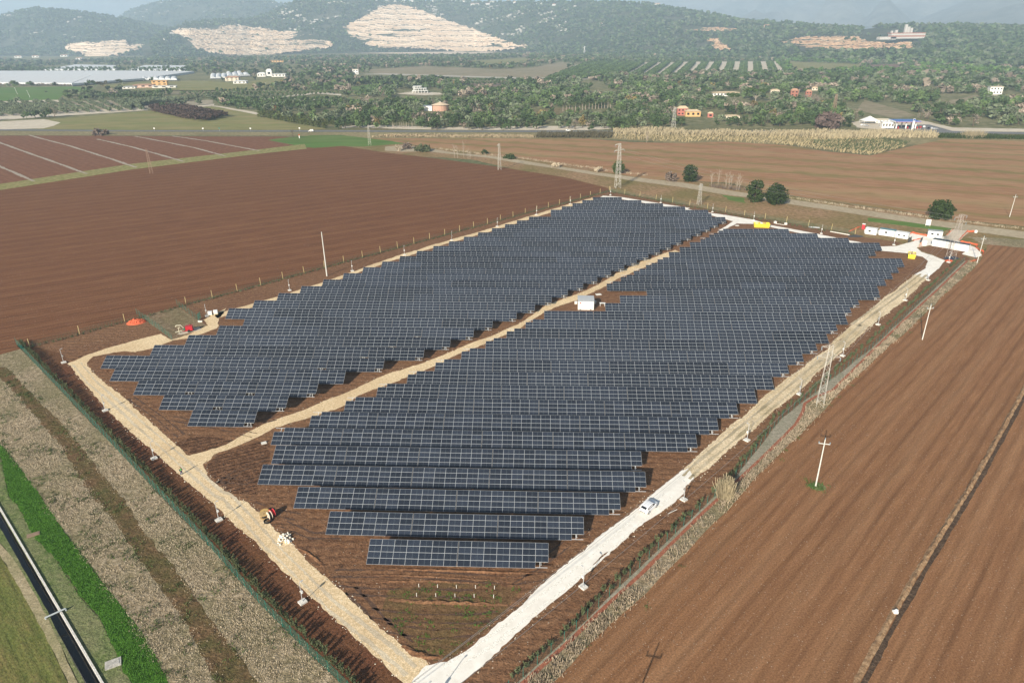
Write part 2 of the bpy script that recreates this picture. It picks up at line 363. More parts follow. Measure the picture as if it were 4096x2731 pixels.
mb.add([zz(A0 , -.05), zz(A1, -.05), zz(A1, -2.4), zz(A0, -2.4)], [(0, 3, 2, 1)], 1)
mb.add([zz(B0, -.05), zz(B1, -.05), zz(B1 - cn * .3, -2.4), zz(B0 - cn * .3, -2.4)], [(0, 1, 2, 3)], 1)
mb.add([zz(A0, -2.4), zz(A1, -2.4), zz(B1 - cn * .3, -2.4), zz(B0 - cn * .3, -2.4)], [(0, 1, 2, 3)], 1)
struct(mb.build('ground', [plain_m, conc]))
m, n, b = newmat('canal_water'); b.inputs['Base Color'].default_value = (0.006, 0.008, 0.007, 1); b.inputs['Roughness'].default_value = 0.08
mb = MB(); mb.add([zz(A0, -1.9), zz(A1, -1.9), zz(B1, -1.9), zz(B0, -1.9)], [(0, 1, 2, 3)]); struct(mb.build('water', m))
P0, P1 = ca - cd * 12, cb + cd * 25
wl = MB(); q0, q1 = P0 - cn * .22, P1 - cn * .22
wl.add([zz(P0 + cn * .05, -.3), zz(P1 + cn * .05, -.3), zz(P1 + cn * .05, .22), zz(P0 + cn * .05, .22), zz(q0, -.3), zz(q1, -.3), zz(q1, .22), zz(q0, .22)], [(0, 1, 2, 3), (3, 2, 6, 7), (7, 6, 5, 4), (0, 3, 7, 4), (1, 5, 6, 2)])
tag(wl.build('canal_wall', earth('canal_coping', [(0.50, 0.48, 0.44), (0.68, 0.66, 0.61)], fine=1.5, bump=0.3, bdist=0.05)), 'long pale concrete coping along the edge of the dark canal', 'wall')
pp = MB(); a, b_ = G(*t0c([(312, 893)])[0], .35), G(*t0c([(452, 830)])[0], .45); pp.tube(a, b_, .13, n=8); 
for q in (a, b_): pp.tube(zz(q, -.2), zz(q, .42), .11, n=6)
tag(pp.build('canal_pipe', plain('pipe_grey', (0.38, 0.42, 0.44), .5)), 'grey pipe crossing over the dark canal', 'pipe')
# --- materials of the open ground
soil_l = earth('ploughed_soil_cool', [(0.070, 0.038, 0.026), (0.098, 0.054, 0.038), (0.135, 0.079, 0.056)], fine=0.9, patch=0.02, patch_col=(0.082, 0.043, 0.031), patch_amt=0.6, lines=((ang((100, 1150), (1100, 1000)), 2.6, 0.5, (0.048, 0.025, 0.018)), (ang((100, 1150), (1100, 1000)), 9.5, 0.35, (0.15, 0.092, 0.066))), spots=(1.5, 0.2, (0.4, 0.31, 0.24)), bump=0.9, bdist=0.25, stretch=(ang((100, 1150), (1100, 1000)), 12), gain=(1.66, 1.33, 0.88))
fr_ang = ang(t2c([(1170, 1345)])[0], t2c([(1960, 0)])[0])
soil_r = earth('ploughed_soil_warm', [(0.126, 0.070, 0.043), (0.150, 0.085, 0.053), (0.180, 0.106, 0.067)], fine=1.2, patch=0.03, patch_col=(0.165, 0.102, 0.064), patch_amt=0.22, lines=((fr_ang, 2.4, 0.5, (0.062, 0.034, 0.021)), (fr_ang, 7.7, 0.3, (0.22, 0.145, 0.1)), (fr_ang, 12.4, 0.2, (0.07, 0.04, 0.025))), spots=(2.9, 0.27, (0.40, 0.31, 0.23)), bump=0.8, bdist=0.2, stretch=(fr_ang, 14), gain=(1.55, 1.36, 1.07))
site_soil = earth('site_soil', [(0.075, 0.040, 0.026), (0.115, 0.064, 0.042), (0.175, 0.104, 0.07)], fine=0.9, patch=0.05, patch_col=(0.145, 0.088, 0.058), patch_amt=0.7, lines=((-4, 1.9, 0.4, (0.06, 0.033, 0.022)), (33, 2.3, 0.25, (0.2, 0.125, 0.085))), spots=(1.6, 0.18, (0.55, 0.46, 0.36)), bump=1.0, bdist=0.35, gain=(1.5, 1.36, 1.1))
strip_soil = earth('hedge_strip_soil', [(0.062, 0.028, 0.017), (0.092, 0.044, 0.027), (0.13, 0.065, 0.04)], fine=1.6, patch=0.06, patch_col=(0.09, 0.06, 0.03), patch_amt=0.5, lines=((40, 0.8, 0.4, (0.05, 0.024, 0.015)),), bump=1.0, bdist=0.25, gain=(1.55, 1.35, 1.15))
site_weedy = earth('weedy_soil', [(0.07, 0.042, 0.026), (0.10, 0.062, 0.04), (0.15, 0.095, 0.062)], fine=1.3, patch=0.14, patch_col=(0.07, 0.075, 0.03), patch_amt=0.42, lines=((-3, 1.6, 0.35, (0.055, 0.03, 0.02)),), bump=1.0, bdist=0.3, gain=(1.6, 1.42, 1.15))
mud = earth('churned_mud', [(0.05, 0.027, 0.018), (0.11, 0.062, 0.041), (0.2, 0.12, 0.082)], fine=0.75, patch=0.2, patch_col=(0.07, 0.04, 0.027), patch_amt=0.6, lines=((25, 1.3, 0.6, (0.035, 0.02, 0.014)),), bump=1.0, bdist=0.8, gain=(1.5, 1.35, 1.1))
gravel = earth('cream_gravel', [(0.36, 0.285, 0.18), (0.50, 0.415, 0.28), (0.62, 0.54, 0.40)], fine=1.8, patch=0.09, patch_col=(0.36, 0.27, 0.165), patch_amt=0.55, spots=(1.8, 0.22, (0.74, 0.68, 0.56)), bump=0.4, bdist=0.1, gain=(1.38, 1.3, 1.2))
gravel_w = earth('white_gravel', [(0.72, 0.685, 0.62), (0.80, 0.77, 0.71), (0.86, 0.84, 0.785)], fine=.45, patch=0.05, patch_col=(0.72, 0.66, 0.57), patch_amt=0.5, bump=0.25, bdist=0.1)
gravel_t = earth('tan_gravel', [(0.36, 0.28, 0.19), (0.52, 0.43, 0.31), (0.64, 0.55, 0.42)], fine=1.4, patch=0.07, patch_col=(0.26, 0.20, 0.11), patch_amt=0.6, spots=(1.2, 0.25, (0.7, 0.63, 0.5)), bump=0.7, bdist=0.12, gain=(1.35, 1.33, 1.25))
dry = earth('dry_grass', [(0.105, 0.085, 0.05), (0.215, 0.175, 0.115), (0.36, 0.30, 0.22)], fine=1.0, patch=0.07, patch_col=(0.10, 0.10, 0.045), patch_amt=0.65, bump=1.0, bdist=0.5, detail=10, gain=(1.45, 1.4, 1.4))
weed_brown = earth('weedy_brown_band', [(0.06, 0.042, 0.025), (0.105, 0.078, 0.043), (0.17, 0.125, 0.075)], fine=0.9, patch=0.22, patch_col=(0.055, 0.075, 0.025), patch_amt=0.7, bump=1.0, bdist=0.45, gain=(1.35, 1.12, 1.05))
lush = earth('lush_green', [(0.018, 0.060, 0.008), (0.036, 0.115, 0.014), (0.065, 0.175, 0.026)], fine=1.3, patch=0.12, patch_col=(0.03, 0.085, 0.014), patch_amt=0.6, bump=1.0, bdist=0.5, gain=(1.65, 1.36, 1.1))
midgrass = earth('bank_grass', [(0.05, 0.075, 0.022), (0.09, 0.12, 0.04), (0.16, 0.17, 0.08)], fine=1.1, patch=0.1, patch_col=(0.17, 0.15, 0.09), patch_amt=0.6, bump=0.9, bdist=0.35, gain=(1.35, 1.35, 1.35))
tanpath = earth('tan_path', [(0.17, 0.145, 0.09), (0.25, 0.21, 0.14), (0.33, 0.28, 0.2)], fine=1.2, patch=0.1, patch_col=(0.13, 0.14, 0.06), patch_amt=0.6, bump=0.6, bdist=0.2, gain=(1.4, 1.35, 1.3))
leftfield = earth('green_brown_field', [(0.07, 0.085, 0.022), (0.12, 0.11, 0.04), (0.17, 0.11, 0.055)], fine=0.7, patch=0.08, patch_col=(0.055, 0.10, 0.022), patch_amt=0.7, lines=((ang(t0c([(0, 460)])[0], t0c([(470, 1345)])[0]), 1.7, 0.3, (0.06, 0.08, 0.02)),), bump=0.8, bdist=0.3, stretch=(ang(t0c([(0, 460)])[0], t0c([(470, 1345)])[0]), 4), gain=(1.4, 1.3, 1.3))
upper_l = earth('upper_left_soil', [(0.085, 0.043, 0.030), (0.112, 0.06, 0.043), (0.14, 0.08, 0.058)], fine=0.3, patch=0.01, patch_col=(0.10, 0.056, 0.041), patch_amt=0.5, lines=((ang(t0a([(260, 85)])[0], t0a([(940, 292)])[0]), 5.0, 0.4, (0.07, 0.036, 0.026)),), bump=0.6, bdist=0.3, gain=(1.62, 1.38, 1.05))
ra = ang(t2a([(0, 205)])[0], t2a([(2352, 350)])[0])
upper_r = earth('upper_right_soil', [(0.155, 0.082, 0.048), (0.20, 0.112, 0.07), (0.25, 0.15, 0.10)], fine=0.35, patch=0.012, patch_col=(0.19, 0.135, 0.08), patch_amt=0.6, lines=((ra, 26.0, 0.75, (0.10, 0.105, 0.035)), (ra, 7.0, 0.3, (0.15, 0.075, 0.05)), (ra + 1.5, 61.0, 0.5, (0.25, 0.17, 0.11))), bump=0.6, bdist=0.3, stretch=(ra, 5), gain=(1.5, 1.42, 1.2))
verge = earth('verge', [(0.11, 0.085, 0.042), (0.18, 0.14, 0.08), (0.26, 0.2, 0.13)], fine=0.5, patch=0.035, patch_col=(0.085, 0.10, 0.03), patch_amt=0.75, bump=0.9, bdist=0.5, gain=(1.55, 1.27, 1.2))
dirt = earth('dirt_road', [(0.24, 0.20, 0.145), (0.31, 0.26, 0.19), (0.37, 0.32, 0.245)], fine=0.5, patch=0.03, patch_col=(0.24, 0.185, 0.125), patch_amt=0.5, bump=0.4, bdist=0.1, gain=(1.25, 1.25, 1.2))
asph = earth('asphalt', [(0.14, 0.145, 0.15), (0.20, 0.20, 0.2)], fine=0.4, bump=0.2, bdist=0.03)
cream = earth('cream_yard', [(0.48, 0.42, 0.33), (0.62, 0.56, 0.46)], fine=0.15, patch=0.02, patch_col=(0.5, 0.42, 0.32), patch_amt=0.5, bump=0.3, bdist=0.1)
meadow = earth('meadow', [(0.095, 0.115, 0.035), (0.13, 0.145, 0.05), (0.17, 0.17, 0.07)], fine=0.12, patch=0.018, patch_col=(0.2, 0.165, 0.085), patch_amt=0.6, bump=0.5, bdist=0.3, stretch=(0, 4), gain=(1.4, 1.3, 1.3))
crop = earth('young_crop', [(0.055, 0.125, 0.02), (0.075, 0.16, 0.03), (0.105, 0.19, 0.045)], fine=0.1, patch=0.01, patch_col=(0.12, 0.15, 0.05), patch_amt=0.5, bump=0.4, bdist=0.3, stretch=(0, 5), gain=(1.15, 1.05, 1.1))
tanmeadow = earth('tan_meadow', [(0.2, 0.16, 0.10), (0.27, 0.22, 0.145), (0.33, 0.27, 0.19)], fine=0.1, patch=0.012, patch_col=(0.15, 0.15, 0.07), patch_amt=0.5, bump=0.4, bdist=0.3)
floor_m = earth('grove_floor', [(0.10, 0.11, 0.045), (0.18, 0.17, 0.085), (0.34, 0.29, 0.19)], fine=0.12, patch=0.012, patch_col=(0.07, 0.085, 0.03), patch_amt=0.6, bump=0.5, bdist=0.4)
# --- near left: bands beside the canal, outside the fence
FENCE_L = [(67, 1378)] + t0b([(1100, 1165)]) + t0c([(1430, 390), (1780, 790), (2140, 1150), (2300, 1300)]) + [(1480, 2850)]
sheet('ground', GP(t0b([(-300, 200), (20, 380), (110, 470), (250, 640), (430, 850)]) + t0c([(600, 0), (800, 260), (1000, 560), (1300, 950), (1500, 1345), (1600, 1500), (1950, 1500), (1800, 1345), (1650, 1150), (1450, 920), (1300, 700), (1150, 480), (1010, 330), (900, 130), (790, 0)]) + t0b([(640, 950), (400, 640), (230, 480), (140, 400), (60, 300)])), 0.012, weed_brown, 1.2, .5)
GREEN_R = t0b([(-250, 520), (0, 815), (60, 880), (140, 990), (290, 1200)]) + t0c([(330, 140), (450, 310), (610, 520), (820, 800), (1000, 1040), (1160, 1345), (1260, 1520)])
GREEN_L = t0b([(-250, 560), (0, 900)]) + t0c([(60, 60), (130, 130), (230, 330), (380, 480), (560, 760), (690, 900), (800, 1130), (900, 1345), (1000, 1520)])
sheet('ground', GP([(-700, 1480)] + FENCE_L + [(900, 2900)] + GREEN_R[::-1] + [(-700, 1560)]), 0.0, dry, 3, .3)
sheet('ground', GP(GREEN_R + GREEN_L[::-1]), 0.016, lush, 0.8, .3)
CAN_R = t0c([(-250, -340), (0, 165), (350, 750), (706, 1345), (810, 1520)])
sheet('ground', GP(GREEN_L + CAN_R[::-1]), 0.008, midgrass, 2, .12)
CAN_L = t0c([(-250, -170), (0, 272), (300, 806), (588, 1345), (690, 1520)])
PATH_R = t0c([(-250, 0), (0, 380), (100, 500), (240, 740), (400, 1040), (540, 1345), (640, 1520)]); PATH_L = t0c([(-250, 100), (0, 470), (60, 560), (180, 760), (330, 1050), (470, 1345), (560, 1520)])
sheet('ground', GP(CAN_L + PATH_R[::-1]), 0.008, midgrass, 2, .12)
sheet('path', GP(PATH_R + PATH_L[::-1]), 0.012, tanpath, 1.5, .2)
sheet('ground', GP(PATH_L + t0c([(-800, 1520), (-900, 200)])), 0.004, leftfield, 2, .2)
# --- ploughed fields
BACK = t0a([(-260, 1640), (-20, 1588), (207, 1524), (860, 1349), (1283, 1234), (2305, 959)]) + t1a([(320, 861), (1003, 679), (1845, 450)])
sheet('field', GP(BACK + ov([(1396, 432), (1300, 408), (1150, 384), (1000, 364), (880, 350), (790, 336), (740, 336), (700, 340), (600, 352), (300, 388), (0, 436), (-250, 472), (-400, 700)])), 0.008, soil_l, 4, .4)
UPL = ov([(-300, 470), (0, 424), (300, 378), (600, 344), (690, 334)]) + t0a([(2100, 155), (1960, 128), (1845, 105), (1900, 95), (2010, 85), (1950, 80), (1500, 80), (900, 76), (300, 74), (0, 74), (-500, 74)])
sheet('field', GP(UPL), 0.006, upper_l, 4, .3)
sheet('verge', GP(ov([(-300, 476), (0, 437), (300, 390), (600, 353), (705, 342), (700, 331), (600, 343), (300, 377), (0, 423), (-300, 466)])), 0.02, earth('green_verge', [(0.09, 0.10, 0.03), (0.16, 0.15, 0.06), (0.26, 0.21, 0.12)], fine=0.4, bump=0.7, bdist=0.3, gain=(1.4, 1.4, 1.3)), 3, .5)
stub = earth('dry_stubble', [(0.25, 0.21, 0.16), (0.42, 0.37, 0.31)], fine=0.5, bump=0.8, bdist=0.4)
for l in ([(-200, 200), (0, 287), (80, 320), (232, 387)], [(-100, 85), (0, 123), (200, 195), (400, 265), (598, 337)], [(200, 70), (258, 87), (480, 145), (720, 220), (940, 293)], [(670, 98), (900, 150), (1010, 180), (1265, 252)], [(930, 78), (1150, 120), (1340, 158), (1550, 214)], [(1190, 77), (1420, 110), (1740, 170), (1790, 178)]):
    for a, b_ in zip(l, l[1:]):
        p, q = G(*t0a([a])[0]), G(*t0a([b_])[0]); d = (q - p).normalized(); nn = Vector((-d.y, d.x, 0)) * 1.1
        sheet('field', [p + nn, q + nn, q - nn, p - nn], 0.03, stub, 2.5, .7)
sheet('field', GP(t0a([(1845, 105), (1960, 126), (2100, 153), (2160, 160), (2352, 146)]) + t1a([(150, 150), (440, 128), (330, 110), (0, 70)]) + t0a([(2150, 72), (2000, 85), (1910, 95)])), 0.014, crop, 3, .6)
RD_L = t0c([(0, 0)]) 
sheet('field', GP(t1a([(180, 92), (700, 92), (1366, 95), (1700, 96), (2000, 120), (2352, 125)]) + t2a([(300, 115), (700, 140), (1000, 185), (1290, 212), (1560, 150), (1800, 100), (2400, 110), (2700, 115), (2700, 800), (2352, 700), (1900, 655), (1400, 580), (700, 480), (300, 400), (0, 385)]) + t1a([(2100, 375), (1700, 300), (1300, 240), (900, 190), (650, 165), (450, 128)])), 0.012, upper_r, 4, .5)
sheet('verge', GP(t1a([(-20, 150), (150, 150), (420, 130), (650, 165), (900, 190), (1300, 240), (1700, 300), (2100, 378)]) + t2a([(0, 388), (300, 405), (700, 483), (1400, 583), (1900, 658), (2352, 705), (2700, 770), (2700, 870), (2352, 845), (2110, 815), (2040, 950), (1880, 940), (1260, 780), (1190, 752), (700, 668), (185, 580)]) + t1a([(2262, 525), (1910, 468), (1850, 452), (1700, 405), (1300, 330), (900, 240), (700, 225), (330, 210), (180, 170)])), 0.004, verge, 4, .6)
DR_T = t1a([(300, 150), (420, 140), (600, 160), (800, 195), (1000, 210), (1250, 245), (1500, 287), (1750, 325), (2000, 358), (2352, 398)]) + t2a([(250, 440), (420, 468), (720, 510), (1100, 565), (1500, 625), (1900, 680), (2352, 735), (2700, 780)])
DR_B = t1a([(300, 178), (420, 185), (600, 185), (800, 205), (1000, 226), (1250, 268), (1500, 305), (1750, 345), (2000, 384), (2352, 430)]) + t2a([(250, 475), (420, 497), (720, 545), (1100, 600), (1500, 663), (1900, 720), (2352, 785), (2700, 835)])
sheet('dirt_road', GP(DR_T + DR_B[::-1]), 0.024, dirt, 3, .3)
sheet('verge', GP(t2a([(1280, 640), (1660, 680), (1850, 710), (1800, 735), (1500, 690), (1270, 665)])), 0.014, crop, 2, .8)
sheet('verge', GP(t2a([(260, 480), (420, 505), (430, 540), (320, 520)])), 0.014, crop, 2, .8)
sheet('verge', GP(t2a([(1960, 770), (2352, 790), (2700, 840), (2700, 870), (2352, 850), (2060, 820)])), 0.014, dry, 2, .8)
# right field, the bank along its ditch
FENCE_R = t2a([(1940, 938), (1300, 1540)]) + t2b([(680, 645), (350, 1062), (100, 1292)]) + t1c([(1760, 832), (1560, 1032), (1200, 1347), (1050, 1490)])
DRY_R = t2a([(2045, 950), (1800, 1170), (1600, 1370), (1480, 1480)]) + t2b([(1390, 170), (1260, 300), (1120, 420), (980, 580), (800, 760), (600, 950), (450, 1110), (300, 1280)]) + t1c([(2100, 720), (1900, 910), (1700, 1080), (1450, 1345), (1300, 1500)])
sheet('field', GP(t2a([(2110, 815), (2352, 845), (2700, 868)]) + [(5000, 1300), (5200, 2900)] + DRY_R[::-1]), 0.008, soil_r, 4, .3)
sheet('verge', GP(FENCE_R + DRY_R[::-1]), 0.004, dry, 1.5, .35)
RB_C = t2a([(1960, 938), (1750, 1140), (1520, 1350), (1310, 1552)]) + t2b([(1320, 163), (1110, 372), (1030, 450), (920, 490), (840, 540), (825, 600), (780, 680), (600, 860), (340, 1107), (140, 1290)]) + t1c([(2060, 595), (1820, 815), (1560, 1065), (1250, 1345), (1080, 1500)])
sheet('verge', GP(FENCE_R + RB_C[::-1]), 0.012, earth('grey_verge', [(0.15, 0.135, 0.1), (0.23, 0.205, 0.16), (0.3, 0.27, 0.215)], fine=1.4, patch=0.1, patch_col=(0.12, 0.13, 0.08), patch_amt=0.5, bump=0.6, bdist=0.2, gain=(1.3, 1.3, 1.3)), 2, .15)
def ribbon(pts, half):
    P = []; Q = []
    for i, p in enumerate(pts):
        d = (pts[min(i + 1, len(pts) - 1)] - pts[max(i - 1, 0)]).normalized(); nn = Vector((-d.y, d.x, 0)) * half
        P.append(p + nn); Q.append(p - nn)
    return P + Q[::-1]
sheet('trench', ribbon(GP(RB_C), .32), 0.03, earth('red_trench_fill', [(0.22, 0.075, 0.045), (0.29, 0.11, 0.067), (0.35, 0.15, 0.095)], fine=1.6, bump=0.5, bdist=0.1), 1, .06)
def berm(name, line, wd, ht, mat, jit=.25, step=1.0, side=0.0):
    """a low bank of earth along a line"""
    pts = []
    for a, b_ in zip(line, line[1:]):
        k = max(1, int((b_ - a).length / step)); pts += [a + (b_ - a) * (i / k) for i in range(k)]
    pts.append(line[-1]); V = []; n_ = len(pts)
    prof = [(-1, 0), (-.6, .45), (-.15, 1), (.25, .95), (.7, .35), (1, 0)]
    for i, p in enumerate(pts):
        d = (pts[min(i + 1, n_ - 1)] - pts[max(i - 1, 0)]).normalized(); nn = Vector((-d.y, d.x, 0)); e = min(1, 3 * i / n_, 3 * (n_ - 1 - i) / n_) if n_ > 8 else 1
        for u, h in prof:
            V.append(p + nn * (u * wd + (random.uniform(-jit, jit) * wd)) + Vector((0, 0, -.02 + h * ht * (0.15 + .85 * e) * random.uniform(.6, 1.3))))
    k = 6; F = [(i * k + j, (i + 1) * k + j, (i + 1) * k + j + 1, i * k + j + 1) for i in range(n_ - 1) for j in range(k - 1)]
    return struct(bigmesh(name, np.array([tuple(v) for v in V]), np.array(F), mat))
ditch = GP(t2b([(2600, 40), (2352, 440), (2240, 650), (2050, 990), (1950, 1160)]) + t2c([(1700, 440), (1450, 860), (1190, 1345), (1060, 1580)]))
dd = (ditch[-1] - ditch[0]).normalized(); dnn = Vector((-dd.y, dd.x, 0)); dnn = dnn if dnn.x > 0 else -dnn
berm('bank', ditch, .5, .42, earth('ditch_bank', [(0.12, 0.075, 0.044), (0.19, 0.128, 0.077), (0.28, 0.205, 0.13)], fine=1.0, bump=0.8, bdist=0.2, gain=(1.5, 1.4, 1.3)))
sheet('trench', ribbon([p + dnn * .85 for p in ditch], .36), 0.02, earth('ditch_painted_shade', [(0.05, 0.033, 0.022), (0.085, 0.056, 0.038), (0.15, 0.105, 0.07)], fine=1.2, bump=1, bdist=.3), 1, .15)  # flat strip coloured dark: paints the bank's shade along the ditch
# --- the fenced site
SITE = GP([(67, 1378)] + t0a([(860, 1352), (2305, 962)]) + t1a([(1003, 682), (1845, 455), (2262, 530)]) + t2a([(700, 670), (1187, 755), (1270, 700), (1800, 760), (2060, 900), (1940, 938), (1300, 1540)]) + FENCE_R[2:] + [(1480, 2850)] + FENCE_L[::-1][1:-1])
sheet('ground', SITE, 0.0015, site_soil, 4, .1)
TRK_O = t0b([(470, 265), (620, 440), (740, 590), (900, 740), (1090, 890), (1250, 1040), (1430, 1200)]) + t0c([(1480, 120), (1600, 250), (1760, 370), (1880, 500), (2050, 660), (2200, 800), (2350, 940)]) + t1c([(120, 1060), (240, 1170), (330, 1260), (430, 1345), (560, 1460)])
TRK_I1 = t0b([(590, 265), (640, 330), (740, 410), (850, 490), (980, 620), (1090, 720), (1190, 810), (1300, 900)])
TRK_I2 = t0b([(1400, 960), (1450, 1060), (1540, 1130), (1610, 1200)]) + t0c([(1690, 90), (1830, 220), (1920, 330), (2020, 400), (2150, 540), (2352, 700)]) + t1c([(100, 800), (200, 900), (300, 980), (420, 1080), (580, 1190), (600, 1230), (560, 1290), (500, 1345), (640, 1460)])
sheet('ground', GP(FENCE_L + TRK_O[::-1] + t0b([(440, 200), (250, 150)])), 0.008, strip_soil, 2, .15)
M_L = t0b([(1560, 820), (1700, 740), (1870, 660), (2030, 605)]) + t1b([(0, 480), (180, 395), (330, 330), (560, 262), (700, 205), (830, 150), (1000, 85), (1220, -5)]) + t1a([(1420, 1235), (1620, 1165), (1760, 1105), (1880, 1030), (2080, 935), (2300, 860)])
M_R = t0b([(1400, 960), (1480, 890), (1720, 800), (1900, 700), (2100, 650)]) + t1b([(0, 560), (130, 480), (330, 405), (560, 315), (700, 255), (830, 190), (1000, 122), (1220, 30)]) + t1a([(1400, 1285), (1640, 1195), (1800, 1120), (1920, 1050), (2130, 960), (2340, 880)])
sheet('track', GP(TRK_O + TRK_I2[::-1] + t0b([(1400, 960), (1480, 890), (1560, 820), (1300, 900)]) + TRK_I1[::-1] + t0b([(640, 215), (850, 180), (930, 185), (1050, 160), (1190, 108), (1300, 90), (1500, 20), (1450, -5), (1290, 70), (1180, 100), (1110, 60), (900, 115), (760, 150), (600, 205)])), 0.014, gravel, .7, .35)
sheet('track', GP(M_L + M_R[::-1]), 0.010, gravel, .9, .4)
sheet('track', GP(t0a([(1400, 1345), (1460, 1310), (1560, 1260), (1500, 1340), (1500, 1390), (1300, 1465), (1290, 1445), (1450, 1395)])), 0.012, gravel, .8, .4)
for seg in ([(1370, 345), (1000, 0)],): pass
BKT_T = t0a([(1480, 1300), (1670, 1250), (1900, 1185), (2080, 1130), (2352, 1040)]) + t1a([(300, 930), (630, 825), (1000, 720), (1450, 580), (1730, 500)])
BKT_B = t0a([(1500, 1330), (1690, 1270), (1920, 1200), (2100, 1150), (2352, 1060)]) + t1a([(320, 945), (650, 840), (1020, 735), (1470, 595), (1740, 520)])
sheet('track', GP(BKT_T + BKT_B[::-1]), 0.012, gravel, 1.5, .5)
RT_L = t1c([(580, 1220), (760, 1180), (870, 1120), (960, 1040), (1060, 950), (1200, 840), (1350, 690), (1500, 570), (1650, 440), (1780, 330), (1960, 200), (2100, 80), (2200, 0)]); RT_R = t1c([(700, 1450), (820, 1345), (1000, 1200), (1130, 1070), (1300, 930), (1440, 800), (1560, 700), (1700, 570), (1800, 460), (1940, 350), (2050, 270), (2200, 170), (2352, 40)])
sheet('track', GP(RT_L + t2b([(-10, 1000), (40, 985), (80, 1060), (0, 1130)]) + RT_R[::-1] + t1c([(480, 1345)])), 0.020, gravel_w, .7, .3)
UT_L = t2b([(0, 985), (60, 940), (150, 860), (250, 760), (400, 640), (560, 490), (700, 380), (870, 260), (970, 180), (1100, 90)]) + t2a([(1000, 1530), (1100, 1430), (1230, 1330), (1350, 1220), (1500, 1110), (1600, 1030)])
UT_R = t2b([(0, 1130), (80, 1060), (190, 980), (280, 890), (420, 770), (560, 660), (660, 560), (760, 490), (860, 400), (960, 300), (1090, 190), (1200, 100), (1300, 0)]) + t2a([(1250, 1430), (1380, 1320), (1540, 1200), (1680, 1060)])
sheet('track', GP(UT_L + UT_R[::-1]), 0.016, gravel_t, .8, .4)
W2 = t2a([(1600, 1030), (1670, 990), (1690, 940), (1650, 910), (1540, 885), (1370, 868), (1200, 825), (930, 775), (720, 728), (600, 705), (490, 683), (370, 680), (300, 715), (235, 745), (250, 725), (345, 665), (200, 625), (180, 606), (300, 622), (490, 655), (600, 690), (720, 712), (930, 752), (1140, 795), (1220, 808), (1350, 838), (1480, 835), (1540, 815), (1600, 800), (1500, 760), (1250, 745), (1250, 720), (1560, 740), (1700, 765), (1830, 770), (1860, 735), (1960, 735), (1900, 800), (2030, 850), (2060, 900), (2020, 915), (1920, 890), (1960, 870), (1700, 830), (1610, 845), (1640, 875), (1720, 900), (1810, 935), (1740, 1010), (1680, 1060)])
sheet('track', GP(W2), 0.020, gravel_w, 1.2, .3)
TOPW = t1a([(1800, 488), (1930, 497), (2220, 545), (2400, 572)]) + t2a([(30, 580), (200, 608), (200, 628), (30, 592)]) + t1a([(2352, 575), (2210, 560), (1930, 512), (1780, 500)])
sheet('track', GP(TOPW), 0.021, gravel_w, 1.5, .3)
sheet('track', GP(t2a([(1850, 720), (1985, 730), (1900, 800), (1780, 800)])), 0.026, cream, 1.5, .3)
sheet('ground', GP(t2a([(600, 690), (720, 705), (1000, 742), (1230, 770), (1400, 795), (1510, 812), (1450, 838), (1340, 832), (1140, 790), (930, 748), (740, 712)])), .010, site_soil, 1.5, .3)
sheet('ground', GP(t2a([(1630, 850), (1700, 832), (1830, 850), (1960, 872), (1930, 895), (1990, 925), (1940, 940), (1800, 1060), (1760, 1020), (1820, 935), (1725, 893), (1650, 868)])), .0105, site_soil, 1.5, .3)
# churned and weedy patches inside the site, ridges of spoil
sheet('ground', GP(t0b([(1190, 800), (1420, 760), (1620, 790), (1480, 860), (1320, 895), (1260, 870)])), 0.006, mud, .6, .4)
sheet('ground', GP(t0b([(1420, 970), (1500, 900), (1720, 815), (1850, 790), (1860, 950), (1790, 1090), (1760, 1170), (1600, 1160), (1500, 1080)])), 0.006, mud, .7, .4)
sheet('ground', GP(t1c([(330, 700), (600, 660), (1000, 640), (1240, 700), (1180, 800), (1000, 960), (880, 1080), (760, 1170), (640, 1190), (520, 1130), (380, 1010), (270, 860)])), 0.005, site_weedy, .9, .5)
berm('bank', GP(t1c([(325, 768), (520, 785), (760, 795), (1000, 800), (1150, 806)])), .42, .3, site_soil, .3, .5)
berm('bank', GP(t1c([(420, 1080), (500, 1140), (600, 1165), (700, 1165)])), .5, .35, site_soil, .3, .5)
berm('bank', GP(t1c([(250, 556), (600, 566), (1000, 580), (1430, 588)])), .3, .2, site_soil, .3, .5)
berm('bank', GP(t1c([(20, 610), (350, 600), (700, 615), (1100, 640)])), .3, .14, site_soil, .3, .5)
berm('bank', GP(t1c([(40, 665), (330, 645), (600, 640), (1000, 660)])), .3, .14, site_soil, .3, .5)
berm('bank', GP(t0c([(2030, 400), (2130, 455), (2210, 520), (2240, 560)])), .35, .2, site_soil, .3, .5)
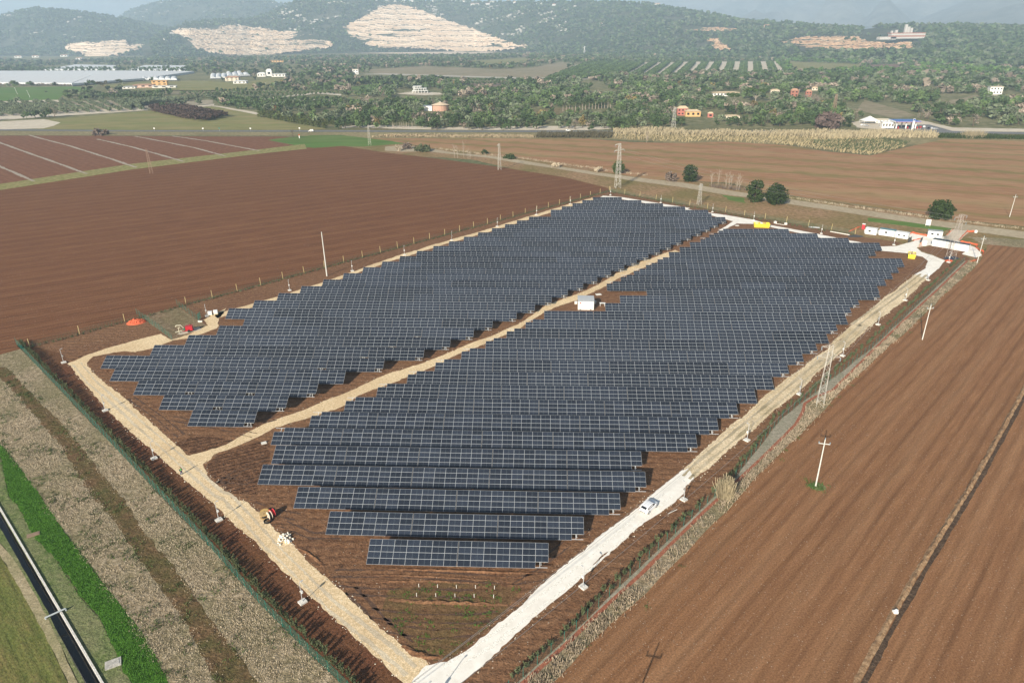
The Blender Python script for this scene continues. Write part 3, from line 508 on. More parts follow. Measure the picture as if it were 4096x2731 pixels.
# --- beyond the fields: the road, yards, meadows
sheet('road', GP(t00([(-600, 896), (0, 901), (900, 907), (2352, 909)]) + t10([(900, 911), (1866, 912)]) + t20([(300, 912), (1100, 915), (1700, 918), (2352, 926), (2900, 935), (2900, 922), (2352, 914), (1800, 903), (1100, 902), (300, 900)]) + t10([(1866, 900), (900, 900), (0, 898)]) + t00([(1600, 899), (900, 898), (0, 892), (-600, 887)])), 0.05, asph)
sheet('verge', GP(t00([(-600, 898), (0, 903), (900, 909), (2352, 911)]) + t10([(900, 913), (1866, 914)]) + t20([(300, 914), (1700, 920), (2352, 940), (2900, 960), (2900, 985), (2352, 985), (1700, 1000), (600, 1000), (0, 990)]) + t10([(1866, 960), (900, 958), (340, 960), (0, 945)]) + t00([(2000, 935), (1000, 934), (0, 933), (-600, 930)])), 0.01, earth('road_verge', [(0.10, 0.09, 0.045), (0.18, 0.15, 0.085), (0.26, 0.22, 0.14)], fine=0.3, patch=0.02, patch_col=(0.09, 0.085, 0.04), bump=0.8, bdist=0.4, gain=(1.4, 1.4, 1.3)))
sheet('ground', GP(t00([(-700, 838), (0, 838), (300, 822), (415, 845), (370, 868), (300, 886), (0, 893), (-700, 888)])), 0.05, cream, 5, .8)
sheet('field', GP(t00([(300, 825), (1030, 765), (1480, 735), (1700, 775), (1830, 800), (2000, 850), (2250, 888), (2130, 896), (900, 896), (250, 890), (415, 845)])), 0.03, meadow, 5, .8)
sheet('yard', GP(t10([(0, 888), (80, 878), (500, 892), (900, 896), (1700, 898), (1866, 890), (1866, 872), (1400, 868), (900, 878), (500, 870), (150, 862), (0, 870)])), 0.03, cream, 5, 1)
sheet('yard', GP(t20([(1160, 845), (1280, 825), (1640, 830), (1860, 880), (2352, 890), (2900, 895), (2900, 912), (2352, 911), (1800, 905), (1450, 905), (1200, 880)])), 0.03, cream, 5, 1)
sheet('yard', GP(t20([(1350, 868), (1700, 860), (1860, 905), (1450, 912)])), 0.06, asph)
sheet('ground', GP([(-900, 500), (5000, 520), (5000, 225), (-900, 225)]), -0.03, floor_m)
EXCL = []
for nm, P, mt in (('field', t00([(-500, 606), (0, 604), (300, 600), (500, 596), (660, 608), (560, 640), (430, 660), (400, 688), (0, 698), (-500, 700)]), crop),
                  ('field', t00([(700, 590), (960, 570), (1340, 555), (1680, 575), (1740, 560), (1880, 535), (2030, 545), (1900, 600), (1560, 628), (1330, 632), (1080, 622), (860, 612)]), meadow),
                  ('field', t00([(1090, 620), (1330, 625), (1560, 622), (1500, 650), (1100, 650)]), tanmeadow),
                  ('yard', t00([(0, 700), (300, 690), (450, 690), (450, 700), (100, 712), (0, 722)]), cream),
                  ('yard', t00([(-500, 840), (0, 828), (500, 795), (1030, 760), (1000, 750), (860, 730), (840, 745), (300, 780), (-500, 800)]), cream),
                  ('yard', t00([(1280, 738), (1480, 716), (1470, 730), (1320, 745)]), cream), ('yard', t00([(1450, 730), (1480, 728), (1790, 778), (1780, 792)]), cream),
                  ('yard', t00([(1700, 692), (2000, 658), (2050, 660), (1740, 697)]), cream), ('yard', t00([(2020, 655), (2200, 635), (2352, 650), (2352, 660), (2180, 646), (2040, 664)]), cream),
                  ('yard', t00([(1840, 714), (2120, 680), (2300, 690), (2300, 698), (2130, 692), (1850, 722)]), cream),
                  ('field', t10([(100, 485), (560, 458), (900, 470), (1060, 478), (1300, 470), (1500, 430), (1620, 440), (1420, 535), (1350, 545), (720, 525), (300, 515)]), tanmeadow),
                  ('field', t10([(10, 608), (180, 585), (330, 600), (390, 605), (300, 618), (120, 626), (30, 618)]), crop),
                  ('yard', t10([(380, 648), (500, 630), (680, 640), (700, 652), (560, 658)]), cream), ('yard', t10([(380, 690), (440, 685), (450, 700), (390, 705)]), cream),
                  ('field', t10([(660, 690), (1040, 668), (1100, 690), (780, 710)]), earth('nursery_soil', [(0.15, 0.1, 0.06), (0.24, 0.17, 0.11)], fine=0.2)),
                  ('road', t10([(100, 512), (300, 516), (720, 528), (1200, 545), (1700, 548), (1700, 538), (1200, 535), (720, 520), (300, 507)]), earth('pale_road', [(0.36, 0.33, 0.28), (0.46, 0.42, 0.36)], fine=0.3)),
                  ('field', t20([(1240, 450), (1480, 445), (1520, 470), (1500, 490), (1300, 480)]), earth('nursery_brown', [(0.14, 0.08, 0.06), (0.22, 0.14, 0.11)], fine=0.2)),
                  ('ground', t20([(1760, 715), (2000, 660), (2040, 660), (1940, 700), (1860, 712)]), tanmeadow), ('field', t20([(2060, 655), (2352, 650), (2800, 660), (2800, 690), (2352, 672)]), meadow),
                  ('field', t20([(700, 425), (1240, 445), (1200, 485), (780, 505)]), meadow), ('field', t20([(1600, 422), (2352, 440), (2352, 482), (1900, 468)]), crop), ('field', t20([(1760, 400), (2352, 395), (2352, 425), (1800, 415)]), tanmeadow),
                  ('field', t10([(820, 425), (1260, 400), (1320, 432), (1000, 462)]), meadow), ('field', t10([(840, 572), (1150, 560), (1190, 600), (900, 612)]), earth('bare_plot', [(0.13, .10, .075), (0.22, .17, .13)], fine=.2)), ('field', t10([(1240, 765), (1560, 742), (1680, 775), (1320, 808)]), earth('low_nursery', [(0.08, .075, .03), (0.16, .125, .06), (0.3, .25, .17)], fine=.25)),
                  ('field', t20([(300, 395), (560, 390), (600, 415), (320, 418)]), tanmeadow), ('field', t10([(1900, 500), (2352, 480), (2352, 520), (1900, 525)]), meadow), ('field', t20([(1250, 690), (1500, 760), (1620, 800), (1450, 815), (1200, 760)]), tanmeadow), ('field', t00([(560, 640), (1080, 635), (1100, 650), (560, 655)]), tanmeadow),
                  ('yard', t20([(2060, 648), (2352, 668), (2352, 676), (2060, 655)]), cream), ('field', t20([(1770, 345), (2060, 345), (2060, 355), (1800, 352)]), tanmeadow), ('field', t10([(1770, 335), (1900, 335), (2060, 345), (2050, 356), (1780, 350)]), tanmeadow),
                  ('yard', t10([(0, 335), (280, 330), (700, 345), (880, 362), (1100, 346), (1260, 328), (1200, 350), (900, 375), (400, 372), (0, 365)]), stone)):
    EXCL.append(P); sheet(nm, GP([(x, max(y, HORY(x) + 32)) for x, y in P]), 0.08 if nm in ('yard', 'road') else 0.04, mt, 12, 1.5)

# wheel ruts along the tracks, ridges of tyre marks on the bare soil
def ruts(pts, off, half, mat, z, step=.8):
    pts = GP(pts)
    for o in (-off, off):
        P = []
        for i, p in enumerate(pts):
            d = (pts[min(i + 1, len(pts) - 1)] - pts[max(i - 1, 0)]).normalized(); P.append(p + Vector((-d.y, d.x, 0)) * (o + random.uniform(-.15, .15)))
        sheet('ruts', ribbon(P, half), z, mat, step, .26)
ruts(t0b([(530, 265), (630, 390), (770, 510), (960, 680), (1130, 830), (1300, 980), (1500, 1160)]) + t0c([(1560, 60), (1720, 230), (1840, 370), (1990, 520), (2150, 680), (2300, 830)]) + t1c([(150, 980), (300, 1110), (480, 1260)]), .85, .27, earth('gravel_rut', [(0.46, .385, .27), (0.60, .51, .37), (0.72, .63, .48)], fine=2, patch=.12, patch_col=(0.34, .26, .17), patch_amt=.6, bump=.4, bdist=.08), .022)
ruts(t2b([(20, 1050), (130, 950), (250, 850), (420, 705), (600, 560), (750, 430), (920, 290), (1100, 140), (1250, 0)]) + t2a([(1180, 1380), (1360, 1250), (1560, 1110), (1660, 1030)]), .85, .32, earth('tan_rut', [(0.36, .29, .19), (0.52, .43, .30), (0.66, .57, .43)], fine=2, patch=.1, patch_col=(0.22, .18, .09), patch_amt=.7, bump=.4, bdist=.08), .024)
ruts(t1c([(700, 1270), (850, 1170), (1000, 1080), (1200, 920), (1400, 760), (1560, 640), (1720, 510), (1880, 370), (2080, 190), (2250, 50)]), .8, .26, earth('white_rut', [(0.66, .62, .54), (0.78, .75, .68), (0.85, .82, .77)], fine=2, bump=.3, bdist=.06), .026)
rutm = earth('soil_rut', [(0.055, .03, .02), (0.10, .06, .042), (0.17, .11, .078)], fine=2.4, bump=.8, bdist=.15)
for l in ([(-60, 590), (300, 585), (700, 610), (1200, 640), (1420, 600)], [(-40, 700), (200, 720), (500, 720), (900, 735)], [(200, 860), (500, 900), (900, 900), (1080, 880)], [(300, 960), (600, 1010), (900, 990)], [(60, 700), (180, 820), (300, 960), (460, 1090)], [(1150, 640), (1300, 560), (1500, 430), (1700, 260)]): ruts(t1c(l), .8, .16, rutm, .012, .6)
for l in ([(1180, 640), (1500, 700), (1750, 760)], [(1150, 560), (1400, 600), (1700, 690), (1900, 640)], [(900, 500), (1100, 640), (1250, 760)], [(1480, 1120), (1650, 1000), (1840, 900)], [(1500, 1060), (1700, 1080), (1790, 1000)]): ruts(t0b(l), .8, .18, rutm, .012, .6)
for l in ([(1700, 100), (1850, 160), (2050, 200)], [(1950, 250), (2150, 330), (2352, 330)]): ruts(t0c(l), .8, .18, rutm, .012, .6)
# ================================================================== SOLAR TABLES
TA = R(-2.849); TU = Vector((math.cos(TA), math.sin(TA), 0)); TV = Vector((-math.sin(TA), math.cos(TA), 0))
TY0, TP, TW, TTOP, TILT, TLEN = 89.263, 6.9248, 14.9, 3.0, R(28.5), 4.25
ROWS_R = {0: (-28.5, 2), 1: (-37.3, 3), 2: (-45.3, 4), 3: (-54.7, 5), 4: (-54.6, 5), 5: (-57.3, 6), 6: (-51.4, 6), 7: (-45.5, 6), 8: (-39.6, 6), 9: (-33.6, 6), 10: (-27.7, 6), 11: (-21.7, 6), 12: (-15.8, 6), 13: (-10.4, 6), 14: (-5.2, 6), 15: (0.2, 6), 16: (19.1, 5), 17: (24.3, 5), 18: (33.7, 5), 19: (21.2, 6), 20: (26.6, 6), 21: (31.9, 6), 22: (37.1, 6), 23: (42.3, 6), 24: (47.7, 5), 25: (53.0, 5), 26: (58.3, 5), 27: (63.8, 4), 28: (68.8, 3), 29: (74.2, 2)}
ROWS_L = {6: (-78.7, 1), 7: (-88.9, 2), 8: (-98.9, 3), 9: (-108.9, 4), 10: (-115.5, 5), 11: (-106.2, 5), 12: (-100.0, 5), 13: (-94.2, 5), 14: (-89.3, 5), 15: (-97.4, 6), 16: (-92.0, 6), 17: (-86.7, 6), 18: (-81.4, 6), 19: (-76.0, 6), 20: (-70.8, 6), 21: (-65.5, 6), 22: (-60.1, 6), 23: (-54.8, 6), 24: (-49.5, 6), 25: (-44.1, 6), 26: (-38.7, 6), 27: (-33.4, 6), 28: (-28.1, 6), 29: (-22.7, 6), 30: (-17.4, 6), 31: (-12.4, 6), 32: (-7.1, 6), 33: (3.1, 5), 34: (3.0, 5), 35: (8.4, 4), 36: (13.8, 3), 37: (19.0, 2), 38: (24.8, 1)}
# module: aluminium frame round dark cells with a pale middle strip
m_al, n_, b_ = newmat('module_frame'); b_.inputs['Base Color'].default_value = (0.44, 0.465, 0.49, 1); b_.inputs['Metallic'].default_value = 0.2; b_.inputs['Roughness'].default_value = 0.4
m_bus = plain('module_strip', (0.15, 0.17, 0.19), .5)
m_gal = plain('galvanised_steel', (0.62, 0.64, 0.65), .45, .4, scale=2)
def cellmat():
    m, n, b = newmat('solar_cells'); L = n.links.new; N = n.nodes.new
    tc = N('ShaderNodeTexCoord'); br = N('ShaderNodeTexBrick'); L(tc.outputs['Object'], br.inputs['Vector'])
    br.offset = 0; br.inputs['Color1'].default_value = (0.008, 0.0118, 0.0215, 1); br.inputs['Color2'].default_value = (0.012, 0.0165, 0.028, 1); br.inputs['Mortar'].default_value = (0.075, 0.088, 0.11, 1)
    br.inputs['Scale'].default_value = 1.0; br.inputs['Brick Width'].default_value = 0.085; br.inputs['Row Height'].default_value = 0.17; br.inputs['Mortar Size'].default_value = 0.0045; br.inputs['Mortar Smooth'].default_value = 0.0
    oi = N('ShaderNodeObjectInfo'); mr = N('ShaderNodeMapRange'); mr.inputs[3].default_value = 0.75; mr.inputs[4].default_value = 1.35; L(oi.outputs['Random'], mr.inputs[0])
    mu = N('ShaderNodeMix'); mu.data_type = 'RGBA'; mu.blend_type = 'MULTIPLY'; mu.inputs[0].default_value = 1; L(br.outputs[0], mu.inputs[6]); L(mr.outputs[0], mu.inputs[7])
    L(mu.outputs[2], b.inputs['Base Color']); b.inputs['Roughness'].default_value = 0.16; b.inputs['Specular IOR Level'].default_value = 0.35
    return m
m_cell = cellmat()
CP, RP = 2.111, TLEN / 4
MW, MH, FB, TH = 2.092, 1.046, 0.026, 0.035
def module(mb, M):
    x, y, a, c_ = MW / 2, MH / 2, MW / 2 - FB, MH / 2 - FB; s_ = 0.014
    v = [(-x, -y, 0), (x, -y, 0), (x, y, 0), (-x, y, 0), (-a, -c_, 0), (a, -c_, 0), (a, c_, 0), (-a, c_, 0), (-s_, -c_, 0), (s_, -c_, 0), (s_, c_, 0), (-s_, c_, 0), (-x, -y, -TH), (x, -y, -TH), (x, y, -TH), (-x, y, -TH)]
    v = [M @ Vector(p) for p in v]
    mb.add(v, [(0, 1, 5, 9, 8, 4), (1, 2, 6, 5), (2, 3, 7, 11, 10, 6), (3, 0, 4, 7), (0, 12, 13, 1), (1, 13, 14, 2), (2, 14, 15, 3), (3, 15, 12, 0), (12, 15, 14, 13)], 0)
    mb.add(v, [(4, 8, 11, 7), (9, 5, 6, 10)], 1); mb.add(v, [(8, 9, 10, 11)], 2)
mod_me = None
_m = MB(); module(_m, Matrix.Identity(4)); _o = _m.build('solar_module', [m_al, m_cell, m_bus]); mod_me = _o.data; bpy.data.objects.remove(_o)
TM = Matrix.Translation((0, 0, TTOP - TLEN / 2 * math.sin(TILT))) @ Matrix.Rotation(TILT, 4, 'X')     # table plane, x along the row, y up the slope
def modM(r, c): return TM @ Matrix.Translation(((c - 3) * CP, (r - 1.5) * RP, 0))
SPOTS = {'full': (), 'br': ((0, 6),), 'tl': ((3, 0),), 'tlbr': ((0, 6), (3, 0))}
ARR = {}; 
for k, miss in SPOTS.items():
    _m = MB()
    for r_ in range(4):
        for c_ in range(7):
            if (r_, c_) not in miss: module(_m, modM(r_, c_))
    _o = _m.build('panel_array', [m_al, m_cell, m_bus]); ARR[k] = _o.data; bpy.data.objects.remove(_o)
_m = MB(); Q3 = TM.to_3x3()
for yy in (-1.95, -1.02, 1.02, 1.95): _m.box(TM @ Vector((0, yy, -.085)), (14.5, .07, .08), M=Q3)
for xx in (-6.0, -3.0, 0, 3.0, 6.0): _m.box(TM @ Vector((xx, 0, -.165)), (.08, 3.9, .08), M=Q3)
_o = _m.build('rail_frame', m_gal); RAIL = _o.data; bpy.data.objects.remove(_o)
def post_me():
    m = MB(); m.box((0, 0, .85), (.12, .16, 1.9)); m.tube((0, -.05, .75), (0, -1.25, 1.15), .045, n=5); m.tube((0, .05, .75), (0, 1.2, 2.42), .045, n=5)
    o = m.build('post', m_gal); d = o.data; bpy.data.objects.remove(o); return d
POST = post_me()
ORD = ['first', 'second', 'third', 'fourth', 'fifth', 'sixth', 'seventh', 'eighth', 'ninth', 'tenth', 'eleventh', 'twelfth', 'thirteenth', 'fourteenth', 'fifteenth', 'sixteenth', 'seventeenth', 'eighteenth', 'nineteenth', 'twentieth', 'twenty-first', 'twenty-second', 'twenty-third', 'twenty-fourth', 'twenty-fifth', 'twenty-sixth', 'twenty-seventh', 'twenty-eighth', 'twenty-ninth', 'thirtieth', 'thirty-first', 'thirty-second', 'thirty-third']
BR_R = {0, 1, 2, 3, 4, 5, 6, 7, 10, 11, 12, 14, 16, 17, 18}; TL_R = set(range(5, 15)) | set(range(19, 24)) | {27, 28, 29}
HOLES_L = {(7, 0), (8, 0), (8, 1), (10, 3), (11, 3), (12, 3), (13, 3)}
def solar(block, i, j, n, u0):
    c = TU * (u0 + (j + .5) * TW) + TV * (TY0 + i * TP - TLEN / 2 * math.cos(TILT))
    tl = block == 'right' and i in TL_R and j == 0
    br = (j == n - 1 and (i in BR_R if block == 'right' else i != 9)) or (block == 'left' and (i, j) in HOLES_L)
    k = ('tl' if tl else '') + ('br' if br else '') or 'full'
    rown = ORD[i] if block == 'right' else ORD[i - 6]
    where = 'only table' if n == 1 else ('leftmost table' if j == 0 else ('rightmost table' if j == n - 1 else ORD[j] + ' table from left'))
    lab = f'dark tilted solar panels, {where} in {rown} row from front, {block} block'
    t = thing('solar_table', lab, 'solar panels', c, TA, 'solar tables standing in rows on the bare soil')
    t.rotation_euler.x = random.uniform(-.009, .009)
    if i <= (7 if block == 'right' else 9):
        for r_ in range(4):
            for c_ in range(7):
                if (r_, c_) in SPOTS[k]: continue
                o = link('solar_module', mod_me, t); o.matrix_local = modM(r_, c_)
    else: link('panel_array', ARR[k], t)
    link('rail_frame', RAIL, t)
    for x in (-6.2, -2.05, 2.05, 6.2): link('post', POST, t, (x, 0, 0))
for i, (u, n) in ROWS_R.items():
    for j in range(n): solar('right', i, j, n, u)
for i, (u, n) in ROWS_L.items():
    for j in range(n): solar('left', i, j, n, u)
# ================================================================== THINGS ON AND ROUND THE SITE
m_white = plain('white_paint', (0.74, 0.74, 0.72), .5, var=.06); m_wcon = plain('white_concrete', (0.62, 0.60, 0.55), .9, var=.12, bump=.3)
m_dark = plain('dark_grey', (0.05, 0.052, 0.056), .6); m_black = plain('black_rubber', (0.015, 0.015, 0.016), .8); m_glass, n_, b_ = newmat('dark_glass'); b_.inputs['Base Color'].default_value = (0.012, 0.015, 0.02, 1); b_.inputs['Roughness'].default_value = .06
m_red = plain('red_paint', (0.42, 0.02, 0.03), .5); m_orange = plain('orange_net', (0.56, 0.115, 0.05), .8, var=.25, scale=2, bump=.4); m_yellow = plain('yellow_paint', (0.70, 0.56, 0.05), .5, var=.2, scale=1)
m_wood = plain('pale_wood', (0.50, 0.41, 0.20), .8, var=.2); m_conc = plain('pole_concrete', (0.55, 0.55, 0.51), .85, var=.1); m_green = plain('green_wire', (0.02, 0.15, 0.115), .5); m_lat = plain('tower_steel', (0.50, 0.48, 0.43), .6, .2); m_rust = plain('rusty_steel', (0.32, 0.22, 0.16), .8, var=.25)
m_blue = plain('blue_paint', (0.03, 0.09, 0.35), .5); m_cer = plain('insulator', (0.22, 0.28, 0.32), .3)
# --- lamp posts on slabs
def lamp_proto():
    t = thing('lamp_post', '', 'lamp post', (0, 0, -50))
    m = MB(); m.box((0, 0, .13), (1.15, 1.0, .3)); m.build('base_slab', m_wcon, t)
    m = MB(); m.tube((0, 0, .2), (0, 0, 4.0), .065, .045, 8); m.build('pole', m_gal, t)
    m = MB(); m.tube((0, 0, 3.98), (.3, 0, 4.06), .035, n=6); m.box((.42, 0, 4.07), (.4, .18, .08)); m.build('lamp_head', plain('lamp_grey', (0.45, .46, .47), .5), t)
    return t
LP = lamp_proto(); lamp_n = 0
def lamp(px, py, label, rz, box):
    global lamp_n
    if lamp_n == 0: t = LP; t.location = G(px, py); t.rotation_euler = (0, 0, rz); t['label'] = label
    else: t = dup(LP, G(px, py), rz, label)
    t['group'] = 'lamp posts round the edge of the site'; lamp_n += 1
    if box:
        m = MB(); m.box((.13, 0, 2.05), (.26, .34, .42)); m.build('control_box', m_white, t)
LL = t0c([(2085, 790), (1508, 225)]) + t0b([(1062, 920), (725, 590), (440, 260)])
for i, (x, y) in enumerate(LL): lamp(x, y, f'grey lamp post on white slab beside the left gravel track, {ORD[i]} from the front', R(45), i in (0, 3, 4))
RL = [(2333, 2348)] + t2b([(5, 1205), (440, 795), (803, 478), (1100, 213)]) + t2a([(1345, 1377), (1533, 1210), (1690, 1071), (1832, 948)])
for i, (x, y) in enumerate(RL): lamp(x, y, f'grey lamp post on white slab beside the right-hand track, {ORD[i]} from the front', R(130), i in (1, 3, 5))
TL = t2a([(1453, 828), (953, 750), (487, 658), (203, 601)]) + [(2643, 811.6), (2442, 781)]
for i, (x, y) in enumerate(TL): lamp(x, y, f'slim lamp post along the white far track, {ORD[i]} from the right', R(250), i == 3)
BL = [(2281, 817), (2146, 859.7)] + t1a([(1073, 700), (760, 795), (434, 897), (75, 1007)]) + t0a([(1995, 1140), (1425, 1317)])
for i, (x, y) in enumerate(BL): lamp(x, y, f'slim lamp post before the brown field on the left, {ORD[i]} from the far corner', R(300), i in (3, 6, 7))
tipp = G(*t1c([(845, 1165)])[0]); sv = Vector((-sd.x, -sd.y, 0)).normalized() * (4.1 / math.tan(R(SUN_EL))); q = tipp - sv
lamp(*PX(q), 'lamp post just below the frame, its shadow falls on the white track', R(45), True)
# --- wire fences
def wire_fence(name, label, pts, h=2.0, post_gap=2.6, wm=m_green, pm=m_green, wire=.22, hw=.016, post_h=None, post_r=.04, lean=0.0):
    base = pts[0]; t = thing(name, label, 'fence', base)
    m = MB(); hs = [h * k / 5 for k in range(1, 6)]
    P = [p - base for p in pts]
    pos = 0.0
    for a, b in zip(P, P[1:]):
        d = b - a; L = d.length; u = d / L; nn = Vector((-u.y, u.x, 0))
        for z in [.08] + hs: m.add([a + Vector((0, 0, z - hw)), b + Vector((0, 0, z - hw)), b + Vector((0, 0, z + hw)), a + Vector((0, 0, z + hw))], [(0, 1, 2, 3)])
        k = max(1, int(L / wire))
        for i in range(k):
            c = a + u * (i * L / k); m.add([c - u * hw, c + u * hw, c + u * hw + Vector((0, 0, h)), c - u * hw + Vector((0, 0, h))], [(0, 1, 2, 3)])
    m.build('wire_mesh', wm, t)
    L = sum((b - a).length for a, b in zip(P, P[1:])); n = int(L / post_gap); n = min(n, 98)
    pmh = post_h or h + .1
    pm_me = None
    for i in range(n + 1):
        s = L * i / n
        for a, b in zip(P, P[1:]):
            l = (b - a).length
            if s <= l + 1e-4: c = a + (b - a) * (s / l); break
            s -= l
        if pm_me is None:
            q = MB(); q.tube((0, 0, -.2), (0, 0, pmh), post_r, n=6); o = q.build('post', pm, t, c); pm_me = o.data
        else: o = link('post', pm_me, t, c)
        o.rotation_euler = (random.uniform(-lean, lean), random.uniform(-lean, lean), 0)
    return t
wire_fence('wire_fence', 'green wire mesh fence along the dry grass, left front edge', GP(FENCE_L), 2.0, 2.3, wire=.13, hw=.014)
wire_fence('wire_fence', 'green wire fence beside the red trench, right edge of site', GP(t2a([(1935, 942), (1300, 1540)]) + t2b([(850, 515), (680, 645), (350, 1062), (100, 1292)]) + FENCE_R[-4:]), 1.8, 2.8, wire=.3, hw=.011, wm=plain('grey_wire', (0.10, 0.16, 0.14), .5))
BK = GP(t0a([(207, 1528), (378, 1485), (706, 1395), (860, 1353)])); BK2 = GP(t0a([(1283, 1238), (1667, 1138), (2305, 963)]) + t1a([(320, 865), (715, 758), (1003, 682), (1370, 583), (1640, 511), (1845, 456)]))
wire_fence('post_fence', 'short run of pale wooden posts and wire beside the red netting heap', BK, 1.5, 11.3, wire=.8, hw=.012, pm=m_wood, post_h=2.6, post_r=.09, lean=.05)
wire_fence('post_fence', 'long fence of yellowish wooden posts before the brown field', BK2, 1.5, 8.6, wire=.8, hw=.012, pm=m_wood, post_h=2.7, post_r=.09, lean=.04)
wire_fence('post_fence', 'fence of yellowish posts along the far verge by the white track', GP(t1a([(1850, 457), (2045, 493), (2262, 530)]) + t2a([(185, 580), (437, 627), (700, 668), (975, 715), (1187, 752)])), 1.5, 9.5, wire=.8, hw=.012, pm=m_wood, post_h=2.7, post_r=.09, lean=.03)
PT = tile(480, 1150, 1 / 2.8)
wire_fence('wire_fence', 'green mesh fence on the left of the red pump', GP(PT([(620, 190), (250, 320)])) and GP(PT([(190, 300), (330, 395), (480, 500), (585, 590)])), 1.9, 2.5, wire=.4, hw=.012)
wire_fence('wire_fence', 'green mesh fence on the right of the red pump', GP(PT([(640, 195), (770, 290), (890, 378)])), 1.9, 2.5, wire=.4, hw=.012)
m = MB(); a = G(*PT([(900, 385)])[0]); m.box((0, 0, .2), (1.3, .5, .45)); m.build('fence_footing', m_wcon, None, a); tag(bpy.data.objects['fence_footing'], 'white concrete block at the end of the pump fence', 'block')
m = MB(); a = G(*PT([(880, 372)])[0]); 
for x in (0, 2.2): m.tube((x, 0, 0), (x, 0, 2.3), .04)
for z in np.linspace(.2, 2.2, 9): m.box((1.1, 0, z), (2.2, .02, .05))
for x in np.linspace(.1, 2.1, 16): m.box((x, 0, 1.2), (.02, .02, 2))
tag(m.build('mesh_gate', m_green, None, a), 'narrow green mesh gate standing open near the white tanks', 'gate').rotation_euler = (0, 0, R(95))
# --- leaves
def leaf_cloud(n, cen, rad, size, flat=1.0, hollow=.55, rng=RNG, droop=0):
    """n leaf-sized quads through an ellipsoid: (4n,3) verts, (n,4) faces"""
    d = rng.normal(size=(n, 3)); d /= np.linalg.norm(d, axis=1)[:, None]
    r = hollow + (1 - hollow) * rng.random(n) ** .6
    c = np.array(cen) + d * r[:, None] * np.array(rad)
    nv = d * .6 + rng.normal(size=(n, 3)) * .6; nv /= np.linalg.norm(nv, axis=1)[:, None]
    a = np.cross(nv, rng.normal(size=(n, 3))); a /= np.linalg.norm(a, axis=1)[:, None]; b = np.cross(nv, a)
    s = size * (.6 + .8 * rng.random(n))[:, None]; b = b * flat
    V = np.stack([c - a * s - b * s * .6, c + a * s - b * s * .7, c + a * s * .8 + b * s * .7, c - a * s * .9 + b * s * .8], 1).reshape(-1, 3)
    return V, np.arange(4 * n).reshape(n, 4)
def join(parts):
    V = []; F = []; o = 0
    for v, f in parts: V.append(v); F.append(f + o); o += len(v)
    return np.concatenate(V), np.concatenate(F)
def meshdata(name, V, F, mat):
    o = bigmesh(name, V, F, mat); d = o.data; bpy.data.objects.remove(o); return d
hedge_m = leafmat('hedge_leaf', (0.05, 0.065, 0.03), (0.13, 0.15, 0.075))
def shrub_me(h, n, seed):
    rg = np.random.default_rng(seed); P = []
    for k in range(n):
        a = rg.random() * 6.28; r0 = .22 * rg.random(); top = np.array([math.cos(a) * r0 * 2.2, math.sin(a) * r0 * 2.2, h * (.6 + .4 * rg.random())])
        for q in range(9):
            c = top * (.15 + .85 * q / 8); P.append(leaf_cloud(3, c, (.13, .13, .13), .075, 1, .1, rg))
    return meshdata('hedge_shrub', *join(P), hedge_m)
SH = [shrub_me(1.5, 10, 1), shrub_me(1.2, 8, 2), shrub_me(1.8, 7, 3), shrub_me(1.0, 6, 4)]
def along(pts, gap, jit):
    out = []; 
    for a, b in zip(pts, pts[1:]):
        L = (b - a).length; k = max(1, round(L / gap))
        for i in range(k): out.append(a + (b - a) * ((i + .5) / k) + Vector((random.uniform(-jit, jit), random.uniform(-jit, jit), 0)))
    return out
def shift(pts, d):
    o = []
    for i, p in enumerate(pts):
        u = (pts[min(i + 1, len(pts) - 1)] - pts[max(i - 1, 0)]).normalized(); o.append(p + Vector((-u.y, u.x, 0)) * d)
    return o
lf = GP(FENCE_L)
for p in along(shift(lf, 1.1), 1.0, .22):
    if PX(p)[1] > 2800: continue
    o = link('hedge_shrub', random.choice(SH[:3]), None, p); o.rotation_euler = (0, 0, random.uniform(0, 6.28)); o.scale = (1.15, 1.15, random.uniform(.75, 1.25)); tag(o, 'young hedge shrub planted inside the green fence, left front edge', 'shrub', 'young hedge along the left front fence')
rf = GP(t2a([(1900, 930), (1280, 1500)]) + t2b([(830, 500), (650, 635), (320, 1050), (75, 1275)]) + t1c([(2050, 490), (1730, 800), (1500, 1030), (1150, 1330)]))
for p in along(rf, 1.25, .25):
    if PX(p)[1] > 2780: continue
    if random.random() < .12: continue
    o = link('hedge_shrub', random.choice(SH), None, p); o.rotation_euler = (0, 0, random.uniform(0, 6.28)); o.scale = (1, 1, random.uniform(.6, 1.1)); tag(o, 'thin hedge shrub planted inside the wire fence, right edge of site', 'shrub', 'sparse hedge along the right-hand fence')
def tufts(name, pts, size, n, mat, h, label=None):
    """one mass of upright blades round the given places"""
    rg = np.random.default_rng(len(pts)); P = []
    c = np.array([[p.x, p.y, p.z] for p in pts]); m_ = len(c)
    c = np.repeat(c, n, 0); k = len(c); c[:, :2] += rg.normal(size=(k, 2)) * size
    a = rg.random(k) * 6.28; w_ = .03 + .04 * rg.random(k); hh = h * (.5 + .7 * rg.random(k)); lean = rg.normal(size=(k, 2)) * .35 * hh[:, None]
    ax = np.stack([np.cos(a) * w_, np.sin(a) * w_, np.zeros(k)], 1); tp = c + np.concatenate([lean, hh[:, None]], 1)
    V = np.stack([c - ax, c + ax, tp + ax * .5, tp - ax * .5], 1).reshape(-1, 3)
    return stuff(bigmesh(name, V, np.arange(4 * k).reshape(k, 4), mat))
drym = plain('dry_blades', (0.44, 0.37, 0.27), .9, var=.35, scale=.8); grm = leafmat('green_blades', (0.045, 0.13, 0.015), (0.085, 0.21, 0.03)); reedm = plain('reed_blades', (0.35, 0.295, 0.19), .9, var=.3, scale=.15)
